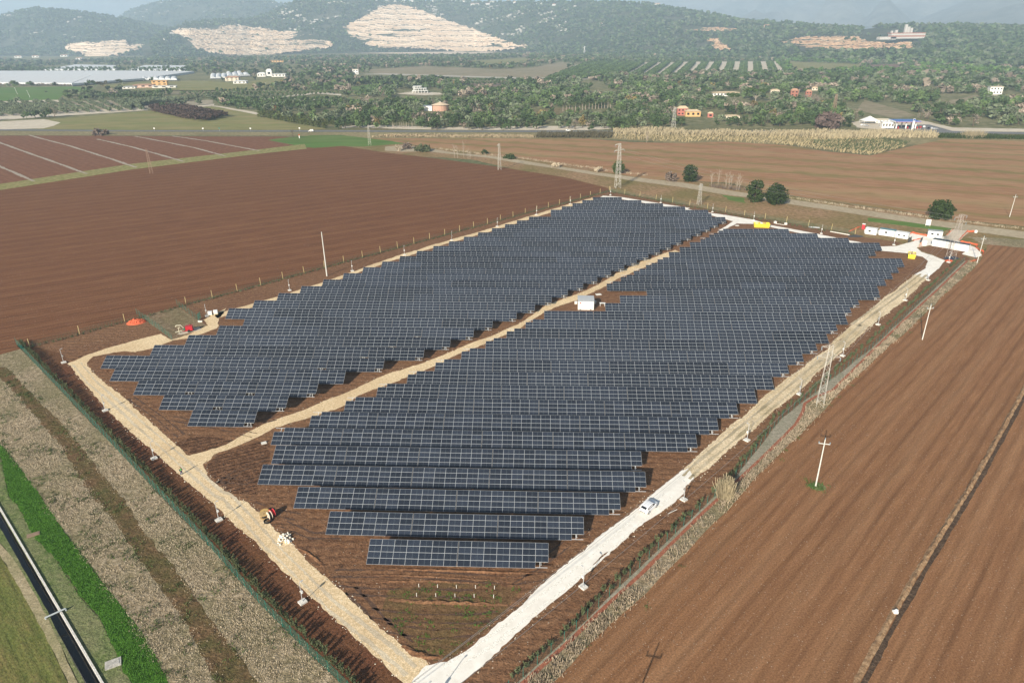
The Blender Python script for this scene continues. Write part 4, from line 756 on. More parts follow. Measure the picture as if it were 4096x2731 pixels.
bh = [p for p in along(BK + BK2, 1.6, .3)]
tufts('hedge_plants', shift(bh, -.8), .22, 14, hedge_m, .9)
tufts('hedge_plants', along(GP(t1a([(1850, 462), (2262, 540)]) + t2a([(185, 592), (437, 640), (700, 682), (975, 730), (1187, 765)])), 1.2, .6), .35, 14, hedge_m, .9)
mixr = shift(GP(DRY_R), 0)
dl = []
for f in (.25, .4, .55, .7, .85):
    L_ = GP(RB_C); D_ = GP(DRY_R)
    for i in range(160):
        s = (i + random.random()) / 160
        def pt(P_, s):
            k = s * (len(P_) - 1); j = min(int(k), len(P_) - 2); return P_[j] + (P_[j + 1] - P_[j]) * (k - j)
        a = pt(D_, s); b = min(((q - a).length, q) for q in [pt(L_, t_) for t_ in np.linspace(max(0, s - .25), min(1, s + .25), 24)])[1]
        dl.append(b + (a - b) * (f + random.uniform(-.08, .08)))
tufts('dry_grass', dl, .42, 10, plain('brown_blades', (0.33, .265, .19), .9, var=.35, scale=.8), .5)
tufts('weeds', [p + Vector((random.uniform(-.5, .5), random.uniform(-.5, .5), 0)) for p in along(mixr, 5, 1.5) if random.random() < .4], .3, 22, leafmat('weed_leaf', (0.04, 0.07, 0.02), (0.09, 0.12, 0.04)), .25)
def scatter_poly(poly, n):
    P = [(p.x, p.y) for p in poly]; x0, x1 = min(p[0] for p in P), max(p[0] for p in P); y0, y1 = min(p[1] for p in P), max(p[1] for p in P); out = []
    while len(out) < n:
        x, y = random.uniform(x0, x1), random.uniform(y0, y1)
        if inpoly(x, y, P): out.append(Vector((x, y, 0)))
    return out
outer = GP([(30, 1470)] + FENCE_L[1:6] + t0c([(1160, 1345), (610, 520), (330, 140)]) + t0b([(290, 1200), (140, 990), (0, 815), (0, 500)]))
BAND = [(p.x, p.y) for p in GP(t0b([(20, 380), (110, 470), (250, 640), (430, 850)]) + t0c([(600, 0), (800, 260), (1000, 560), (1300, 950), (1500, 1345), (1800, 1345), (1650, 1150), (1450, 920), (1300, 700), (1150, 480), (1010, 330), (900, 130), (790, 0)]) + t0b([(640, 950), (400, 640), (230, 480), (140, 400), (60, 300)]))]
tufts('dry_grass', [p for p in scatter_poly(outer, 9000) if fbm(p.x / 5, p.y / 5, 3, 1.0) > -.25 and not inpoly(p.x, p.y, BAND)], .45, 7, drym, .14)
tufts('weeds', [p for p in scatter_poly(outer, 1800) if fbm(p.x / 6, p.y / 6, 3, 7.0) > .12], .25, 9, leafmat('weed_leaf', (0.04, 0.07, 0.02), (0.09, 0.12, 0.04)), .28)
tufts('lush_growth', scatter_poly(GP(GREEN_R[1:-1] + GREEN_L[1:-1][::-1]), 2600), .25, 7, grm, .13)
tufts('weeds', [p for p in scatter_poly(GP(t1c([(330, 700), (600, 660), (1000, 640), (1240, 700), (1180, 800), (1000, 960), (880, 1080), (640, 1170), (520, 1130), (270, 860)])), 500) if fbm(p.x / 3, p.y / 3, 3, 3.0) > .05], .18, 7, grm, .16)
rcl = G(2898, 1990)
def reed_clump(name, label, p, r, n, h, mat):
    rg = np.random.default_rng(5); c = np.zeros((n, 3)); c[:, :2] = rg.normal(size=(n, 2)) * r * .45
    a = rg.random(n) * 6.28; w_ = .04; hh = h * (.45 + .65 * rg.random(n)); out = c[:, :2] * .5 + rg.normal(size=(n, 2)) * .35
    ax = np.stack([np.cos(a) * w_, np.sin(a) * w_, np.zeros(n)], 1); tp = c + np.concatenate([out, hh[:, None]], 1)
    V = np.stack([c - ax, c + ax, tp + ax, tp - ax], 1).reshape(-1, 3); o = bigmesh(name, V, np.arange(4 * n).reshape(n, 4), mat); o.location = p
    return tag(o, label, 'reeds')
reed_clump('reed_clump', 'tall straw-coloured clump of reeds beside the red trench', rcl, 1.1, 900, 3.8, reedm)
# --- loose stones along the track edges
def stones(pts, n, spread, r0, r1, mat):
    mb = MB()
    for p in along(pts, n, spread): mb.ico((p.x + random.gauss(0, spread * .5), p.y + random.gauss(0, spread * .5), .01), r0 + (r1 - r0) * random.random() ** 2.5, .35, (1, 1, .7))
    return stuff(mb.build('loose_stones', mat))
m_stone = plain('limestone', (0.66, 0.60, 0.48), .9, var=.2, scale=.7)
stones(GP(TRK_O), .35, .55, .04, .13, m_stone); stones(GP(TRK_I2), .35, .55, .04, .13, m_stone); stones(GP(TRK_I1), .5, .5, .04, .12, m_stone)
stones(GP(RT_L), .4, .6, .04, .12, m_stone); stones(GP(RT_R), .4, .6, .04, .12, m_stone); stones(GP(UT_L), .5, .6, .05, .14, m_stone); stones(GP(UT_R), .5, .6, .05, .14, m_stone); stones(GP(M_L), .8, .5, .04, .12, m_stone); stones(GP(M_R), .8, .5, .04, .12, m_stone)
# --- heap of white rocks, cable drums, stakes, slabs
hc_ = G(*tile(1000, 2000, 240 / 1075)([(640, 690)])[0])
for i in range(46):
    a, r_ = random.uniform(0, 6.28), random.random() ** .6 * 1.55; m = MB(); s_ = random.uniform(.16, .34); m.ico((0, 0, 0), s_, .3, (1, random.uniform(.7, 1), random.uniform(.6, .9)))
    z = max(.1, .75 - r_ * .45) * random.uniform(.5, 1)
    o = m.build('rock', plain('white_rock', (0.72, 0.67, 0.58), .9, var=.15, scale=1, bump=.4), None, hc_ + Vector((math.cos(a) * r_ * .9, math.sin(a) * r_ * 1.1, z))); o.rotation_euler = (random.random() * 3, random.random() * 3, 0)
    tag(o, 'pale limestone rock in the heap beside the left track', 'rock', 'rocks dumped in a heap by the track')
D4 = tile(1000, 2000, 240 / 1075)
def drum(px, label, r, wd, tiltv, fcol, ccol, lying=False):
    p = G(*D4([px])[0]); t = thing('cable_drum', label, 'cable drum', p, tiltv, 'cable drums left on the mud'); fm = plain('drum_' + fcol[0], fcol[1], .8, var=.15)
    T = (lambda u, v, z: (u, v, z)) if lying else (lambda u, v, z: (z - wd / 2, u, v + r))
    for z in (.03, wd - .03):
        m = MB(); n = 20; ring = [T(r * math.cos(6.2832 * i / n), r * math.sin(6.2832 * i / n), z + dz) for dz in (-.03, .03) for i in range(n)]
        m.add(ring, [tuple(range(n - 1, -1, -1)), tuple(range(n, 2 * n))] + [(i, (i + 1) % n, n + (i + 1) % n, n + i) for i in range(n)])
        fl = m.build('flange', fm, t); mm = MB(); e = .0 
        dz = z + (.036 if z > .1 else -.036); hub = [T(.12 * math.cos(6.2832 * i / 8), .12 * math.sin(6.2832 * i / 8), dz) for i in range(8)]; mm.add(hub, [tuple(range(8))]); mm.build('hub_hole', m_black, fl)
    m = MB(); m.tube(T(0, 0, .06), T(0, 0, wd - .06), r * .62, n=16); m.build('cable', ccol, t)
drum((262, 300), 'brown wooden cable drum lying flat, front left of the group', .78, .75, .4, ('brown', (0.42, .29, .13)), m_black, True)
drum((268, 250), 'ochre wooden cable drum with black cable, at the back of the group', .78, .7, .9, ('ochre', (0.5, .33, .12)), m_black, True)
drum((362, 322), 'pale wooden cable drum standing on its rim, middle of the group', .72, .6, -.45 + 1.2, ('pale', (0.6, .5, .4)), m_dark)
drum((410, 285), 'cable drum with a bright red face, right of the group', .75, .6, -.45 + 1.2, ('red', (0.6, .05, .06)), m_red)
m = MB(); 
for i in range(24):
    for rr, zz_ in ((.62, .08), (.58, .2), (.64, .3)):
        a0, a1 = 6.2832 * i / 24, 6.2832 * (i + 1) / 24; m.tube((rr * math.cos(a0), rr * math.sin(a0), zz_), (rr * math.cos(a1), rr * math.sin(a1), zz_), .07, n=5)
o = tag(m.build('cable_coil', m_black, None, G(*D4([(318, 385)])[0])), 'loose coil of black cable lying before the drums', 'cable coil')
stk = plain('stake_white', (0.66, 0.64, 0.58), .7)
for i, (x, y) in enumerate(t1c([(533, 683), (662, 687), (792, 691), (923, 692), (1054, 697), (518, 747), (650, 749), (782, 751), (914, 754), (1048, 758)])):
    m = MB(); m.tube((0, 0, -.05), (0, 0, .62), .05, n=6); m.tube((0, 0, .62), (0, 0, .66), .065, n=6)
    tag(m.build('stake', stk, None, G(x, y)), f'short pale stake in the weedy soil, {"back" if i < 5 else "front"} line, {ORD[i % 5]} from left', 'stake', 'two lines of stakes in the soil')
def slab(px, label, sz, rz, mat=m_wcon):
    m = MB(); m.box((0, 0, .09), sz); m.box((sz[0] * .1, 0, .09 + sz[2] / 2 + .02), (sz[0] * .55, sz[1] * .6, .05)); tag(m.build('concrete_slab', mat, None, G(*px)), label, 'slab').rotation_euler = (0, 0, rz)
slab(t0b([(1818, 813)])[0], 'white slab lying on the churned mud by the middle track', (1.1, .9, .16), .5)
slab(t0c([(780, 1212)])[0], 'broken pale slab on the grass between canal and green strip', (2.0, 1.5, .18), .5, conc)
slab(t0c([(230, 325)])[0], 'weathered brown slab on the grass beside the canal', (1.9, 1.0, .16), .55, plain('brown_slab', (0.24, .17, .12), .9, var=.25))
slab(t1a([(1770, 1168)])[0], 'white slab on bare soil behind the transformer cabin', (1.8, 1.3, .16), .3); slab(t2a([(372, 695)])[0], 'small white slab in the fork of the white far track', (1.6, 1.2, .2), .2)
m = MB(); m.box((0, 0, .2), (.7, .5, .35)); m.ico((.2, .1, .35), .25, .3); tag(m.build('white_bag', m_white, None, G(*t2c([(1462, 862)])[0])), 'small white bag lying on the ditch bank in the right field', 'bag')
m = MB(); m.tube((0, 0, .08), (1.9, 1.2, .08), .07, n=6); tag(m.build('plank', m_wcon, None, G(2672, 2055)), 'pale plank lying on the soil right of the white car', 'plank')
# --- white car
def car():
    r_, f_ = G(2594.4, 2054.2), G(2625, 2027.4); d = (f_ - r_); rz = math.atan2(d.y, d.x); nl = Vector((-math.sin(rz), math.cos(rz), 0))
    c = (r_ + f_) / 2 + nl * .80; t = thing('parked_car', 'white hatchback car parked on the white gravel track', 'car', c, rz)
    wh = plain('car_white', (0.80, 0.81, 0.83), .25, var=.02, spec=.5)
    def loft(sts, mat, name, par):
        m = MB(); ks = None; rings = []
        for (x, pr) in sts: rings.append([(x, y, z) for y, z in pr] + [(x, -y, z) for y, z in reversed(pr)])
        k = len(rings[0]); vs = [v for r in rings for v in r]; fs = [(i * k + j, i * k + (j + 1) % k, (i + 1) * k + (j + 1) % k, (i + 1) * k + j) for i in range(len(rings) - 1) for j in range(k)]
        fs += [tuple(range(k)), tuple(range((len(rings) - 1) * k, len(rings) * k))[::-1]]
        m.add(vs, fs); o = m.build(name, mat, par); bm = bmesh.new(); bm.from_mesh(o.data); bmesh.ops.recalc_face_normals(bm, faces=bm.faces); bm.to_mesh(o.data); bm.free(); return o
    def sec(wd, z0, zb): return [(wd * .9, z0), (wd, z0 + .14), (wd, zb - .22), (wd * .97, zb - .06), (wd * .9, zb)]
    body = loft([(-2.02, sec(.66, .36, .84)), (-1.92, sec(.80, .28, .98)), (-1.5, sec(.88, .22, 1.0)), (-.4, sec(.89, .2, .98)), (.7, sec(.89, .2, .95)), (1.3, sec(.87, .22, .90)), (1.75, sec(.80, .26, .80)), (2.0, sec(.62, .34, .68))], wh, 'body', t)
    def roof(wd, z): return [(wd + .0, .9), (wd - .03, z - .28), (wd - .10, z - .06), (wd - .22, z)]
    loft([(-1.85, [(.74, .9), (.72, .98), (.68, 1.0), (.6, 1.02)]), (-1.55, roof(.80, 1.42)), (-1.2, roof(.82, 1.5)), (-.2, roof(.82, 1.53)), (.35, roof(.80, 1.46)), (1.12, [(.78, .88), (.76, .92), (.7, .94), (.6, .95)])], wh, 'cabin', t)
    def pane(name, q):
        m = MB(); m.add(q, [tuple(range(len(q)))]); return m.build(name, m_glass, t)
    pane('windscreen', [(1.09, .62, .985), (1.09, -.62, .985), (.40, -.55, 1.465), (.40, .55, 1.465)]); pane('rear_window', [(-1.865, -.58, 1.04), (-1.865, .58, 1.04), (-1.60, .56, 1.40), (-1.60, -.56, 1.40)])
    for s in (1, -1):
        y0, y1 = .825 * s, .745 * s
        for xs in ([(-1.72, 1.0), (-1.0, .99), (-1.0, 1.4), (-1.45, 1.36)], [(-.94, .99), (-.12, .98), (-.12, 1.43), (-.94, 1.41)], [(-.06, .98), (.92, .98), (.30, 1.37), (-.06, 1.42)]):
            pane('side_window', [(x, (y0 if z < 1.2 else y1), z) for x, z in xs])
        for x in (-1.28, 1.3):
            m = MB(); m.tube((x, .68 * s, .32), (x, .905 * s, .32), .32, n=16); wl_ = m.build('wheel', m_black, t); m = MB(); m.tube((x, .89 * s, .32), (x, .915 * s, .32), .2, n=12); m.build('rim', m_gal, wl_)
        m = MB(); m.box((.78, .95 * s, 1.02), (.14, .2, .12)); m.build('mirror', wh, t)
        m = MB(); m.box((-1.955, .62 * s, .86), (.12, .2, .16)); m.build('tail_light', m_red, t); m = MB(); m.box((1.80, .6 * s, .70), (.22, .26, .13)); m.build('headlight', m_cer, t)
    m = MB(); m.box((-1.99, 0, .42), (.1, 1.2, .13)); m.build('rear_bumper', m_dark, t)
    m = MB(); m.box((-2.03, 0, .62), (.03, .5, .11)); m.build('number_plate', m_white, t)
car()
# --- worker walking on the track
def person():
    p = G(727, 1897); t = thing('person', 'worker in green high-visibility vest and blue trousers walking on the left track', 'person', p, R(-20))
    def skin(name, V, E, Rr, mat, root=0, par=t):
        me = bpy.data.meshes.new(name); me.from_pydata(V, E, []); me.materials.append(mat); o = link(name, me, par)
        md = o.modifiers.new('skin', 'SKIN'); md.use_smooth_shade = True
        if not me.skin_vertices: me.skin_vertices.new() if hasattr(me.skin_vertices, 'new') else None
        if not me.skin_vertices:
            with bpy.context.temp_override(object=o, active_object=o): bpy.ops.mesh.customdata_skin_add()
        for v, r_ in zip(me.skin_vertices[0].data, Rr): v.radius = r_ if isinstance(r_, tuple) else (r_, r_)
        me.skin_vertices[0].data[root].use_root = True; sb = o.modifiers.new('sub', 'SUBSURF'); sb.levels = 1; sb.render_levels = 2; return o
    skn = plain('skin_tone', (0.48, .30, .22), .6); hairm = plain('dark_hair', (0.03, .02, .015), .7); vest = plain('green_vest', (0.12, .62, .14), .6); navy = plain('navy_sleeve', (0.02, .03, .07), .8); jean = plain('blue_jeans', (0.03, .07, .2), .85)
    V = [(0, 0, .98), (0, 0, 1.2), (.0, 0, 1.42), (.02, 0, 1.55), (.04, 0, 1.66), (.06, 0, 1.76), (0, .19, 1.43), (.02, .27, 1.14), (.16, .27, .92), (.20, .27, .82), (0, -.19, 1.43), (-.06, -.27, 1.14), (.06, -.26, .90), (.09, -.26, .81), (0, .1, .93), (.10, .10, .5), (.02, .1, .09), (.16, .1, .04), (0, -.1, .93), (-.02, -.1, .5), (-.2, -.1, .1), (-.06, -.1, .04)]
    E = [(0, 1), (1, 2), (2, 3), (3, 4), (4, 5), (2, 6), (6, 7), (7, 8), (8, 9), (2, 10), (10, 11), (11, 12), (12, 13), (0, 14), (14, 15), (15, 16), (16, 17), (0, 18), (18, 19), (19, 20), (20, 21)]
    rr = [.13, .13, .14, .06, .095, .085, .065, .05, .04, .035, .065, .05, .04, .035, .095, .065, .045, .045, .095, .065, .045, .045]
    body = skin('body', V, E, rr, skn)
    skin('vest', [(0, 0, .92), (0, 0, 1.2), (0, 0, 1.4), (0, 0, 1.5)], [(0, 1), (1, 2), (2, 3)], [(.16, .185), (.16, .2), (.17, .21), (.1, .12)], vest)
    for s in (1, -1):
        a = (6, 7, 8) if s > 0 else (10, 11, 12); skin('sleeve', [V[i] for i in a], [(0, 1), (1, 2)], [.085, .066, .052], navy)
        a = (14, 15, 16) if s > 0 else (18, 19, 20); skin('trouser_leg', [V[i] for i in a], [(0, 1), (1, 2)], [.125, .09, .075], jean)
        a = (16, 17) if s > 0 else (20, 21); skin('boot', [V[i] for i in a], [(0, 1)], [.06, .055], m_dark)
        h = V[9] if s > 0 else V[13]
    m = MB(); m.ico((.03, 0, 1.735), .128, .0, (1.0, .9, .85)); m.build('hair', hairm, t, smooth=True)
    m = MB()
    for y in (.035, -.035): m.ico((.135, y, 1.70), .014)
    m.build('eyes', m_black, t); m = MB(); m.box((.15, 0, 1.665), (.04, .025, .04)); m.build('nose', skn, t); m = MB(); m.box((.132, 0, 1.615), (.015, .05, .012)); m.build('mouth', m_red, t)
    for s in (1, -1):
        h = Vector(V[9] if s > 0 else V[13]); Vh = [tuple(h)]; Eh = []; Rh = [.034]
        for q in range(4):
            b0 = h + Vector(((q - 1.5) * .02, 0, -.06)); k = len(Vh); Vh += [tuple(b0), tuple(b0 + Vector((.01, 0, -.03 - .004 * (q in (1, 2))))), tuple(b0 + Vector((.03, 0, -.06)))]; Eh += [(0, k), (k, k + 1), (k + 1, k + 2)]; Rh += [.011, .009, .008]
        k = len(Vh); Vh += [tuple(h + Vector((.045, 0, -.02))), tuple(h + Vector((.065, 0, -.05)))]; Eh += [(0, k), (k, k + 1)]; Rh += [.011, .009]; skin('hand', Vh, Eh, Rh, skn)
person()
# ================================================================== SITE YARD, POWER LINES, NEAR TREES
Z6 = tile(3380, 850, 1 / 2.168)
def frame2(fl, fr):
    a, b = G(*fl), G(*fr); d = b - a; return (a + b) / 2, math.atan2(d.y, d.x), d.length
def hgt(fl, top):                        # height of something seen standing at fl and reaching up to top
    b = G(*fl); lo, hi = 0, 80
    for _ in range(40):
        mid_ = (lo + hi) / 2
        if PX((b.x, b.y, mid_))[1] > top[1]: lo = mid_
        else: hi = mid_
    return lo
def cabin(name, label, cat, fl, fr, depth, h, wall, roof, wins=(), doors=(), over=.08, group=None):
    c, rz, wd = frame2(fl, fr); t = thing(name, label, cat, c, rz, group)
    m = MB(); m.box((0, depth / 2, h / 2 + .1), (wd, depth, h)); m.build('wall', wall, t)
    m = MB(); m.box((0, depth / 2, h + .1 + .07), (wd + 2 * over, depth + 2 * over, .14)); m.build('roof', roof, t)
    for (x, z, w_, hh) in wins:
        m = MB(); m.box((x * wd, -.02, z * h), (w_ + .16, .05, hh + .16)); f = m.build('window', m_white, t); m = MB(); m.box((x * wd, -.05, z * h), (w_, .03, hh)); m.build('pane', m_glass, f)
    for (x, w_, hh) in doors:
        m = MB(); m.box((x * wd, -.03, hh / 2 + .1), (w_, .06, hh)); d = m.build('door', plain('door_grey', (0.55, .56, .57), .5), t); m = MB(); m.box((x * wd + w_ * .35, -.08, 1.05), (.05, .06, .2)); m.build('handle', m_dark, d)
    return t
wallw = plain('cabin_white', (0.66, 0.67, 0.66), .5, var=.06, scale=.5); roofg = plain('roof_grey', (0.30, .32, .33), .6); roofd = plain('roof_dark', (0.06, .075, .085), .6); rooft = plain('roof_teal', (0.10, .20, .23), .6)
zp = lambda *a: [Z6([q])[0] for q in a]
cabin('site_cabin', 'small white site cabin with a window and door, beside the red toilet', 'cabin', *zp((170, 186), (268, 200)), 2.4, 2.5, wallw, wallw, [(-.12, .62, .9, .7)], [(.22, .8, 1.9)])
cabin('site_cabin', 'white site cabin with dark trim and teal roof, second from the red toilet', 'cabin', *zp((290, 196), (424, 216)), 2.4, 2.6, wallw, rooft, [(-.05, .62, .9, .7)], [(.3, .8, 1.9)], .14)
cabin('site_cabin', 'plain white site cabin with two windows next to the orange netting', 'cabin', *zp((428, 218), (540, 236)), 2.4, 2.4, wallw, wallw, [(-.2, .6, .7, .6), (.2, .6, .7, .6)], ())
cabin('site_cabin', 'white site cabin with two dark windows standing alone near the gate', 'cabin', *zp((712, 214), (838, 226)), 2.8, 2.6, wallw, roofg, [(-.2, .6, .9, .7), (.18, .6, .9, .7)], ())
cabin('shipping_container', 'long white container with a dark roof, left of the pair', 'container', *zp((748, 290), (905, 318)), 2.5, 2.7, wallw, roofd, (), [(-.2, .9, 2.0)])
cabin('shipping_container', 'long white container with a dark roof, right of the pair', 'container', *zp((912, 320), (1062, 346)), 2.5, 2.7, wallw, roofd, (), [(.35, 2.0, 2.3)])
c, rz, wd = frame2(*zp((142, 146), (168, 149))); t = thing('portable_toilet', 'red portable toilet cubicle with a white roof beside the cabins', 'toilet', c, rz)
m = MB(); m.box((0, .6, 1.15), (1.2, 1.2, 2.2)); m.build('wall', m_red, t); m = MB(); m.box((0, .6, 2.34), (1.3, 1.3, .2)); m.build('roof', m_white, t); m = MB(); m.box((0, -.02, 1.1), (.75, .05, 1.9)); m.build('door', plain('red_door', (0.55, .04, .05), .5), t)
c, rz, wd = frame2(*zp((704, 122), (726, 124))); t = thing('notice_board', 'white upright notice board on the grass beside the dirt road', 'notice board', c, rz)
m = MB(); m.box((0, 0, 1.9), (1.9, .08, 2.6)); m.build('board', m_white, t); 
for x in (-.85, .85):
    m = MB(); m.tube((x, .06, 0), (x, .06, 3.2), .06); m.build('leg', m_wood, t)
def skip(label, fl, fr, depth, h, fill):
    c, rz, wd = frame2(fl, fr); t = thing('skip', label, 'skip', c, rz, 'yellow skips'); a = .25
    m = MB(); b0 = [(-wd / 2 + a, 0, .1), (wd / 2 - a, 0, .1), (wd / 2 - a, depth, .1), (-wd / 2 + a, depth, .1)]; t0 = [(-wd / 2, -.1, h), (wd / 2, -.1, h), (wd / 2, depth + .1, h), (-wd / 2, depth + .1, h)]
    i0 = [(x * .96, y * .98 + .03, h) for x, y, z in t0]; i1 = [(x * .96, y * .98 + .03, h * .75) for x, y, z in t0]
    m.add(b0 + t0 + i0 + i1, [(3, 2, 1, 0), (0, 1, 5, 4), (1, 2, 6, 5), (2, 3, 7, 6), (3, 0, 4, 7), (4, 5, 9, 8), (5, 6, 10, 9), (6, 7, 11, 10), (7, 4, 8, 11), (8, 9, 13, 12), (9, 10, 14, 13), (10, 11, 15, 14), (11, 8, 12, 15), (12, 13, 14, 15)]); m.build('hopper', m_yellow, t)
    for k in range(7):
        x = -wd / 2 + wd * (k + .5) / 7; m = MB(); m.box((x, -.08, h * .55), (.1, .12, h * .85)); m.build('rib', m_yellow, t)
    for k in range(fill):
        m = MB(); m.box((0, 0, 0), (random.uniform(.5, 1.6), random.uniform(.3, .8), random.uniform(.05, .3))); o = m.build('rubbish', random.choice([m_wood, m_white, m_wcon, m_rust, plain('cardboard', (0.42, .3, .18), .9)]), t, (random.uniform(-wd * .36, wd * .36), random.uniform(.4, depth - .3), h * .82 + random.uniform(0, .4))); o.rotation_euler = (random.uniform(-.5, .5), random.uniform(-.5, .5), random.uniform(0, 3))
skip('long yellow skip standing between the white far track and the panels', t2a([(488, 708)])[0], t2a([(598, 712)])[0], 2.6, 1.9, 8)
skip('yellow skip heaped with rubbish beside the white track by the containers', *zp((540, 400), (608, 408)), 4.2, 1.8, 16)
# cabinets, tanks, benches
c, rz, wd = frame2(*tile(2200, 1120, 1 / 3.36)([(374, 400), (588, 404)])); hh = hgt(tile(2200, 1120, 1 / 3.36)([(374, 400)])[0], tile(2200, 1120, 1 / 3.36)([(372, 284)])[0])
t = thing('transformer_cabin', 'white transformer cabin with grey roof between the panel blocks', 'cabin', c, rz); dp = 5.2
m = MB(); m.box((0, dp / 2, hh / 2), (wd, dp, hh)); m.build('wall', plain('cabin_cream', (0.68, .66, .61), .7, var=.05, scale=.4), t)
m = MB(); v = [(-wd / 2 - .1, -.12, hh), (wd / 2 + .1, -.12, hh), (wd / 2 + .1, dp / 2, hh + .25), (-wd / 2 - .1, dp / 2, hh + .25), (-wd / 2 - .1, dp + .12, hh), (wd / 2 + .1, dp + .12, hh)]; m.add(v, [(0, 1, 2, 3), (3, 2, 5, 4), (0, 3, 4), (1, 5, 2), (0, 4, 5, 1)])
for y in (.6, 1.8, 3.2, 4.4):
    z = hh + .25 * (1 - abs(y - dp / 2) / (dp / 2)) + .03; m.box((0, y, z), (wd + .1, .05, .06))
for x in (-.3, 0, .3): m.box((x * wd, dp / 4, hh + .15), (.05, dp / 2, .06), M=Matrix.Rotation(math.atan2(.25, dp / 2), 3, 'X'))
m.build('roof', plain('roof_light', (0.42, .44, .46), .45, .2), t)
for x in (-.02, .14):
    m = MB(); m.box((x * wd, -.03, hh * .3), (.9, .05, hh * .5)); d = m.build('vent_door', plain('door_white', (0.74, .73, .7), .6), t)
m = MB(); m.box((-.35 * wd, -.03, hh * .8), (.4, .04, .4), M=Matrix.Rotation(.78, 3, 'Y')); m.build('warning_sign', m_red, t)
for s in (-.36, .3):
    m = MB(); m.tube((s * wd, -.1, .3), (s * wd, -.7, .1), .12); m.build('cable_duct', m_dark, t)
for px, lb in (((346, 322), 'small white box left of the transformer cabin'), ((602, 318), 'small grey box right of the transformer cabin')):
    m = MB(); m.box((0, 0, .45), (.8, .5, .8)); m.box((0, 0, .9), (.9, .6, .08)); tag(m.build('equipment_box', m_wcon, None, G(*tile(2200, 1120, 1 / 3.36)([px])[0])), lb, 'box')
t = thing('work_bench', 'white trestle bench on bare soil right of the transformer cabin', 'bench', G(*tile(2200, 1120, 1 / 3.36)([(704, 346)])[0]), -.15); m = MB(); m.box((0, 0, .95), (1.9, .7, .12)); m.build('top', m_white, t)
for x in (-.7, .7):
    m = MB(); m.box((x, -.25, .45), (.12, .1, .9)); m.build('leg', m_white, t); m = MB(); m.box((x, .25, .45), (.12, .1, .9)); m.build('leg', m_white, t)
for px, lb in (((1012, 310), 'white cube tank beside the lamp post, left of the pair'), ((1075, 297), 'white cube tank near the panels, right of the pair')):
    t = thing('water_tank', lb, 'tank', G(*PT([px])[0]), .35); m = MB(); m.box((0, 0, .75), (1.25, 1.1, 1.15)); m.tube((0, 0, 1.3), (0, 0, 1.42), .2); o = m.build('tank', m_white, t); bv = o.modifiers.new('b', 'BEVEL'); bv.width = .08
    m = MB(); m.box((0, 0, .09), (1.3, 1.15, .16)); m.build('pallet', m_wood, t); m = MB()
    for z in (.35, .75, 1.15):
        for s in (1, -1): m.box((0, s * .57, z), (1.28, .02, .03)); m.box((s * .645, 0, z), (.02, 1.1, .03))
    m.build('cage', m_gal, t)
t = thing('water_pump', 'red engine pump on wheels with pale pipes on a concrete pad', 'pump', G(*PT([(775, 490)])[0]), .25)
m = MB(); m.box((.2, 0, 1.1), (1.9, 1.3, 1.3)); m.tube((.5, .2, 1.75), (.5, .2, 2.2), .06); m.build('engine_box', m_red, t); m = MB(); m.box((-.2, 0, .42), (3.2, .8, .14)); m.build('chassis', m_red, t); m = MB(); m.tube((-1.2, 0, .5), (-1.2, 0, 1.1), .35, n=10); m.build('pump_body', plain('pump_green', (0.05, .2, .1), .5), t)
for s in (.75, -.75):
    m = MB(); m.tube((.1, s * .9, .38), (.1, s * 1.15, .38), .38, n=14); m.build('wheel', m_black, t)
m = MB(); 
for a, b in (((-1.2, 0, 1.1), (-1.9, -.1, 2.2)), ((-1.9, -.1, 2.2), (-3.1, -.1, 2.3)), ((-3.1, -.1, 2.3), (-3.4, -.1, 1.9)), ((-1.3, -.3, .6), (-3.6, -.9, .5))): m.tube(a, b, .12, n=7)
m.build('pipe', plain('pipe_cream', (0.55, .52, .40), .5), t)
m = MB(); m.tube((0, 0, 0), (0, 0, 2.0), .1, n=7); m.tube((0, 0, 2.0), (.5, .1, 2.05), .09, n=7); tag(m.build('standpipe', plain('pipe_cream', (0.55, .52, .40), .5), None, G(*PT([(668, 520)])[0])), 'bent pale standpipe left of the red pump', 'pipe')
sheet('yard', GP(PT([(640, 520), (720, 480), (890, 440), (915, 475), (800, 500), (680, 530)])), .03, cream, .8, .1)
sheet('verge', GP(PT([(250, 300), (620, 195), (900, 380), (1030, 455), (940, 490), (600, 590), (470, 500), (330, 400)])), .006, earth('pump_yard', [(0.14, .09, .055), (0.22, .155, .095), (0.34, .26, .17)], fine=.8, patch=.12, patch_col=(0.10, .11, .045), patch_amt=.5, bump=.9, bdist=.3), 1.5, .3)
def heap(name, label, cat, p, rx, ry, h, mat, n=24, rz=0.0):
    V = []; F = []
    for i in range(n + 1):
        for j in range(n + 1):
            x, y = 2 * i / n - 1, 2 * j / n - 1; r_ = math.hypot(x, y); k = max(0, 1 - r_ ** 2); z = h * k * (.55 + .9 * abs(fbm(x * 2.7 + p.x, y * 2.7, 4, 1.3))) if k > 0 else -.1
            V.append((x * rx, y * ry, z - .02)); 
            if i < n and j < n: q = i * (n + 1) + j; F.append((q, q + n + 1, q + n + 2, q + 1))
    o = bigmesh(name, np.array(V), np.array(F), mat); o.location = p; o.rotation_euler = (0, 0, rz); return tag(o, label, cat)
heap('netting_heap', 'crumpled heap of orange-red safety netting on the grass by the fence', 'netting', G(*PT([(185, 390)])[0]), 2.9, 2.3, 1.2, m_orange, 26, .35)
heap('pipe_heap', 'heap of black cable by the end of the white pipe', 'cable', G(*Z6([(92, 207)])[0]), 3.6, 1.6, .7, m_dark, 16); heap('black_sheeting', 'black sheeting heaped under the lattice tower by the containers', 'sheeting', G(*Z6([(925, 398)])[0]), 3.2, 2.0, .8, plain('dark_sheet', (0.03, .04, .06), .5), 18)
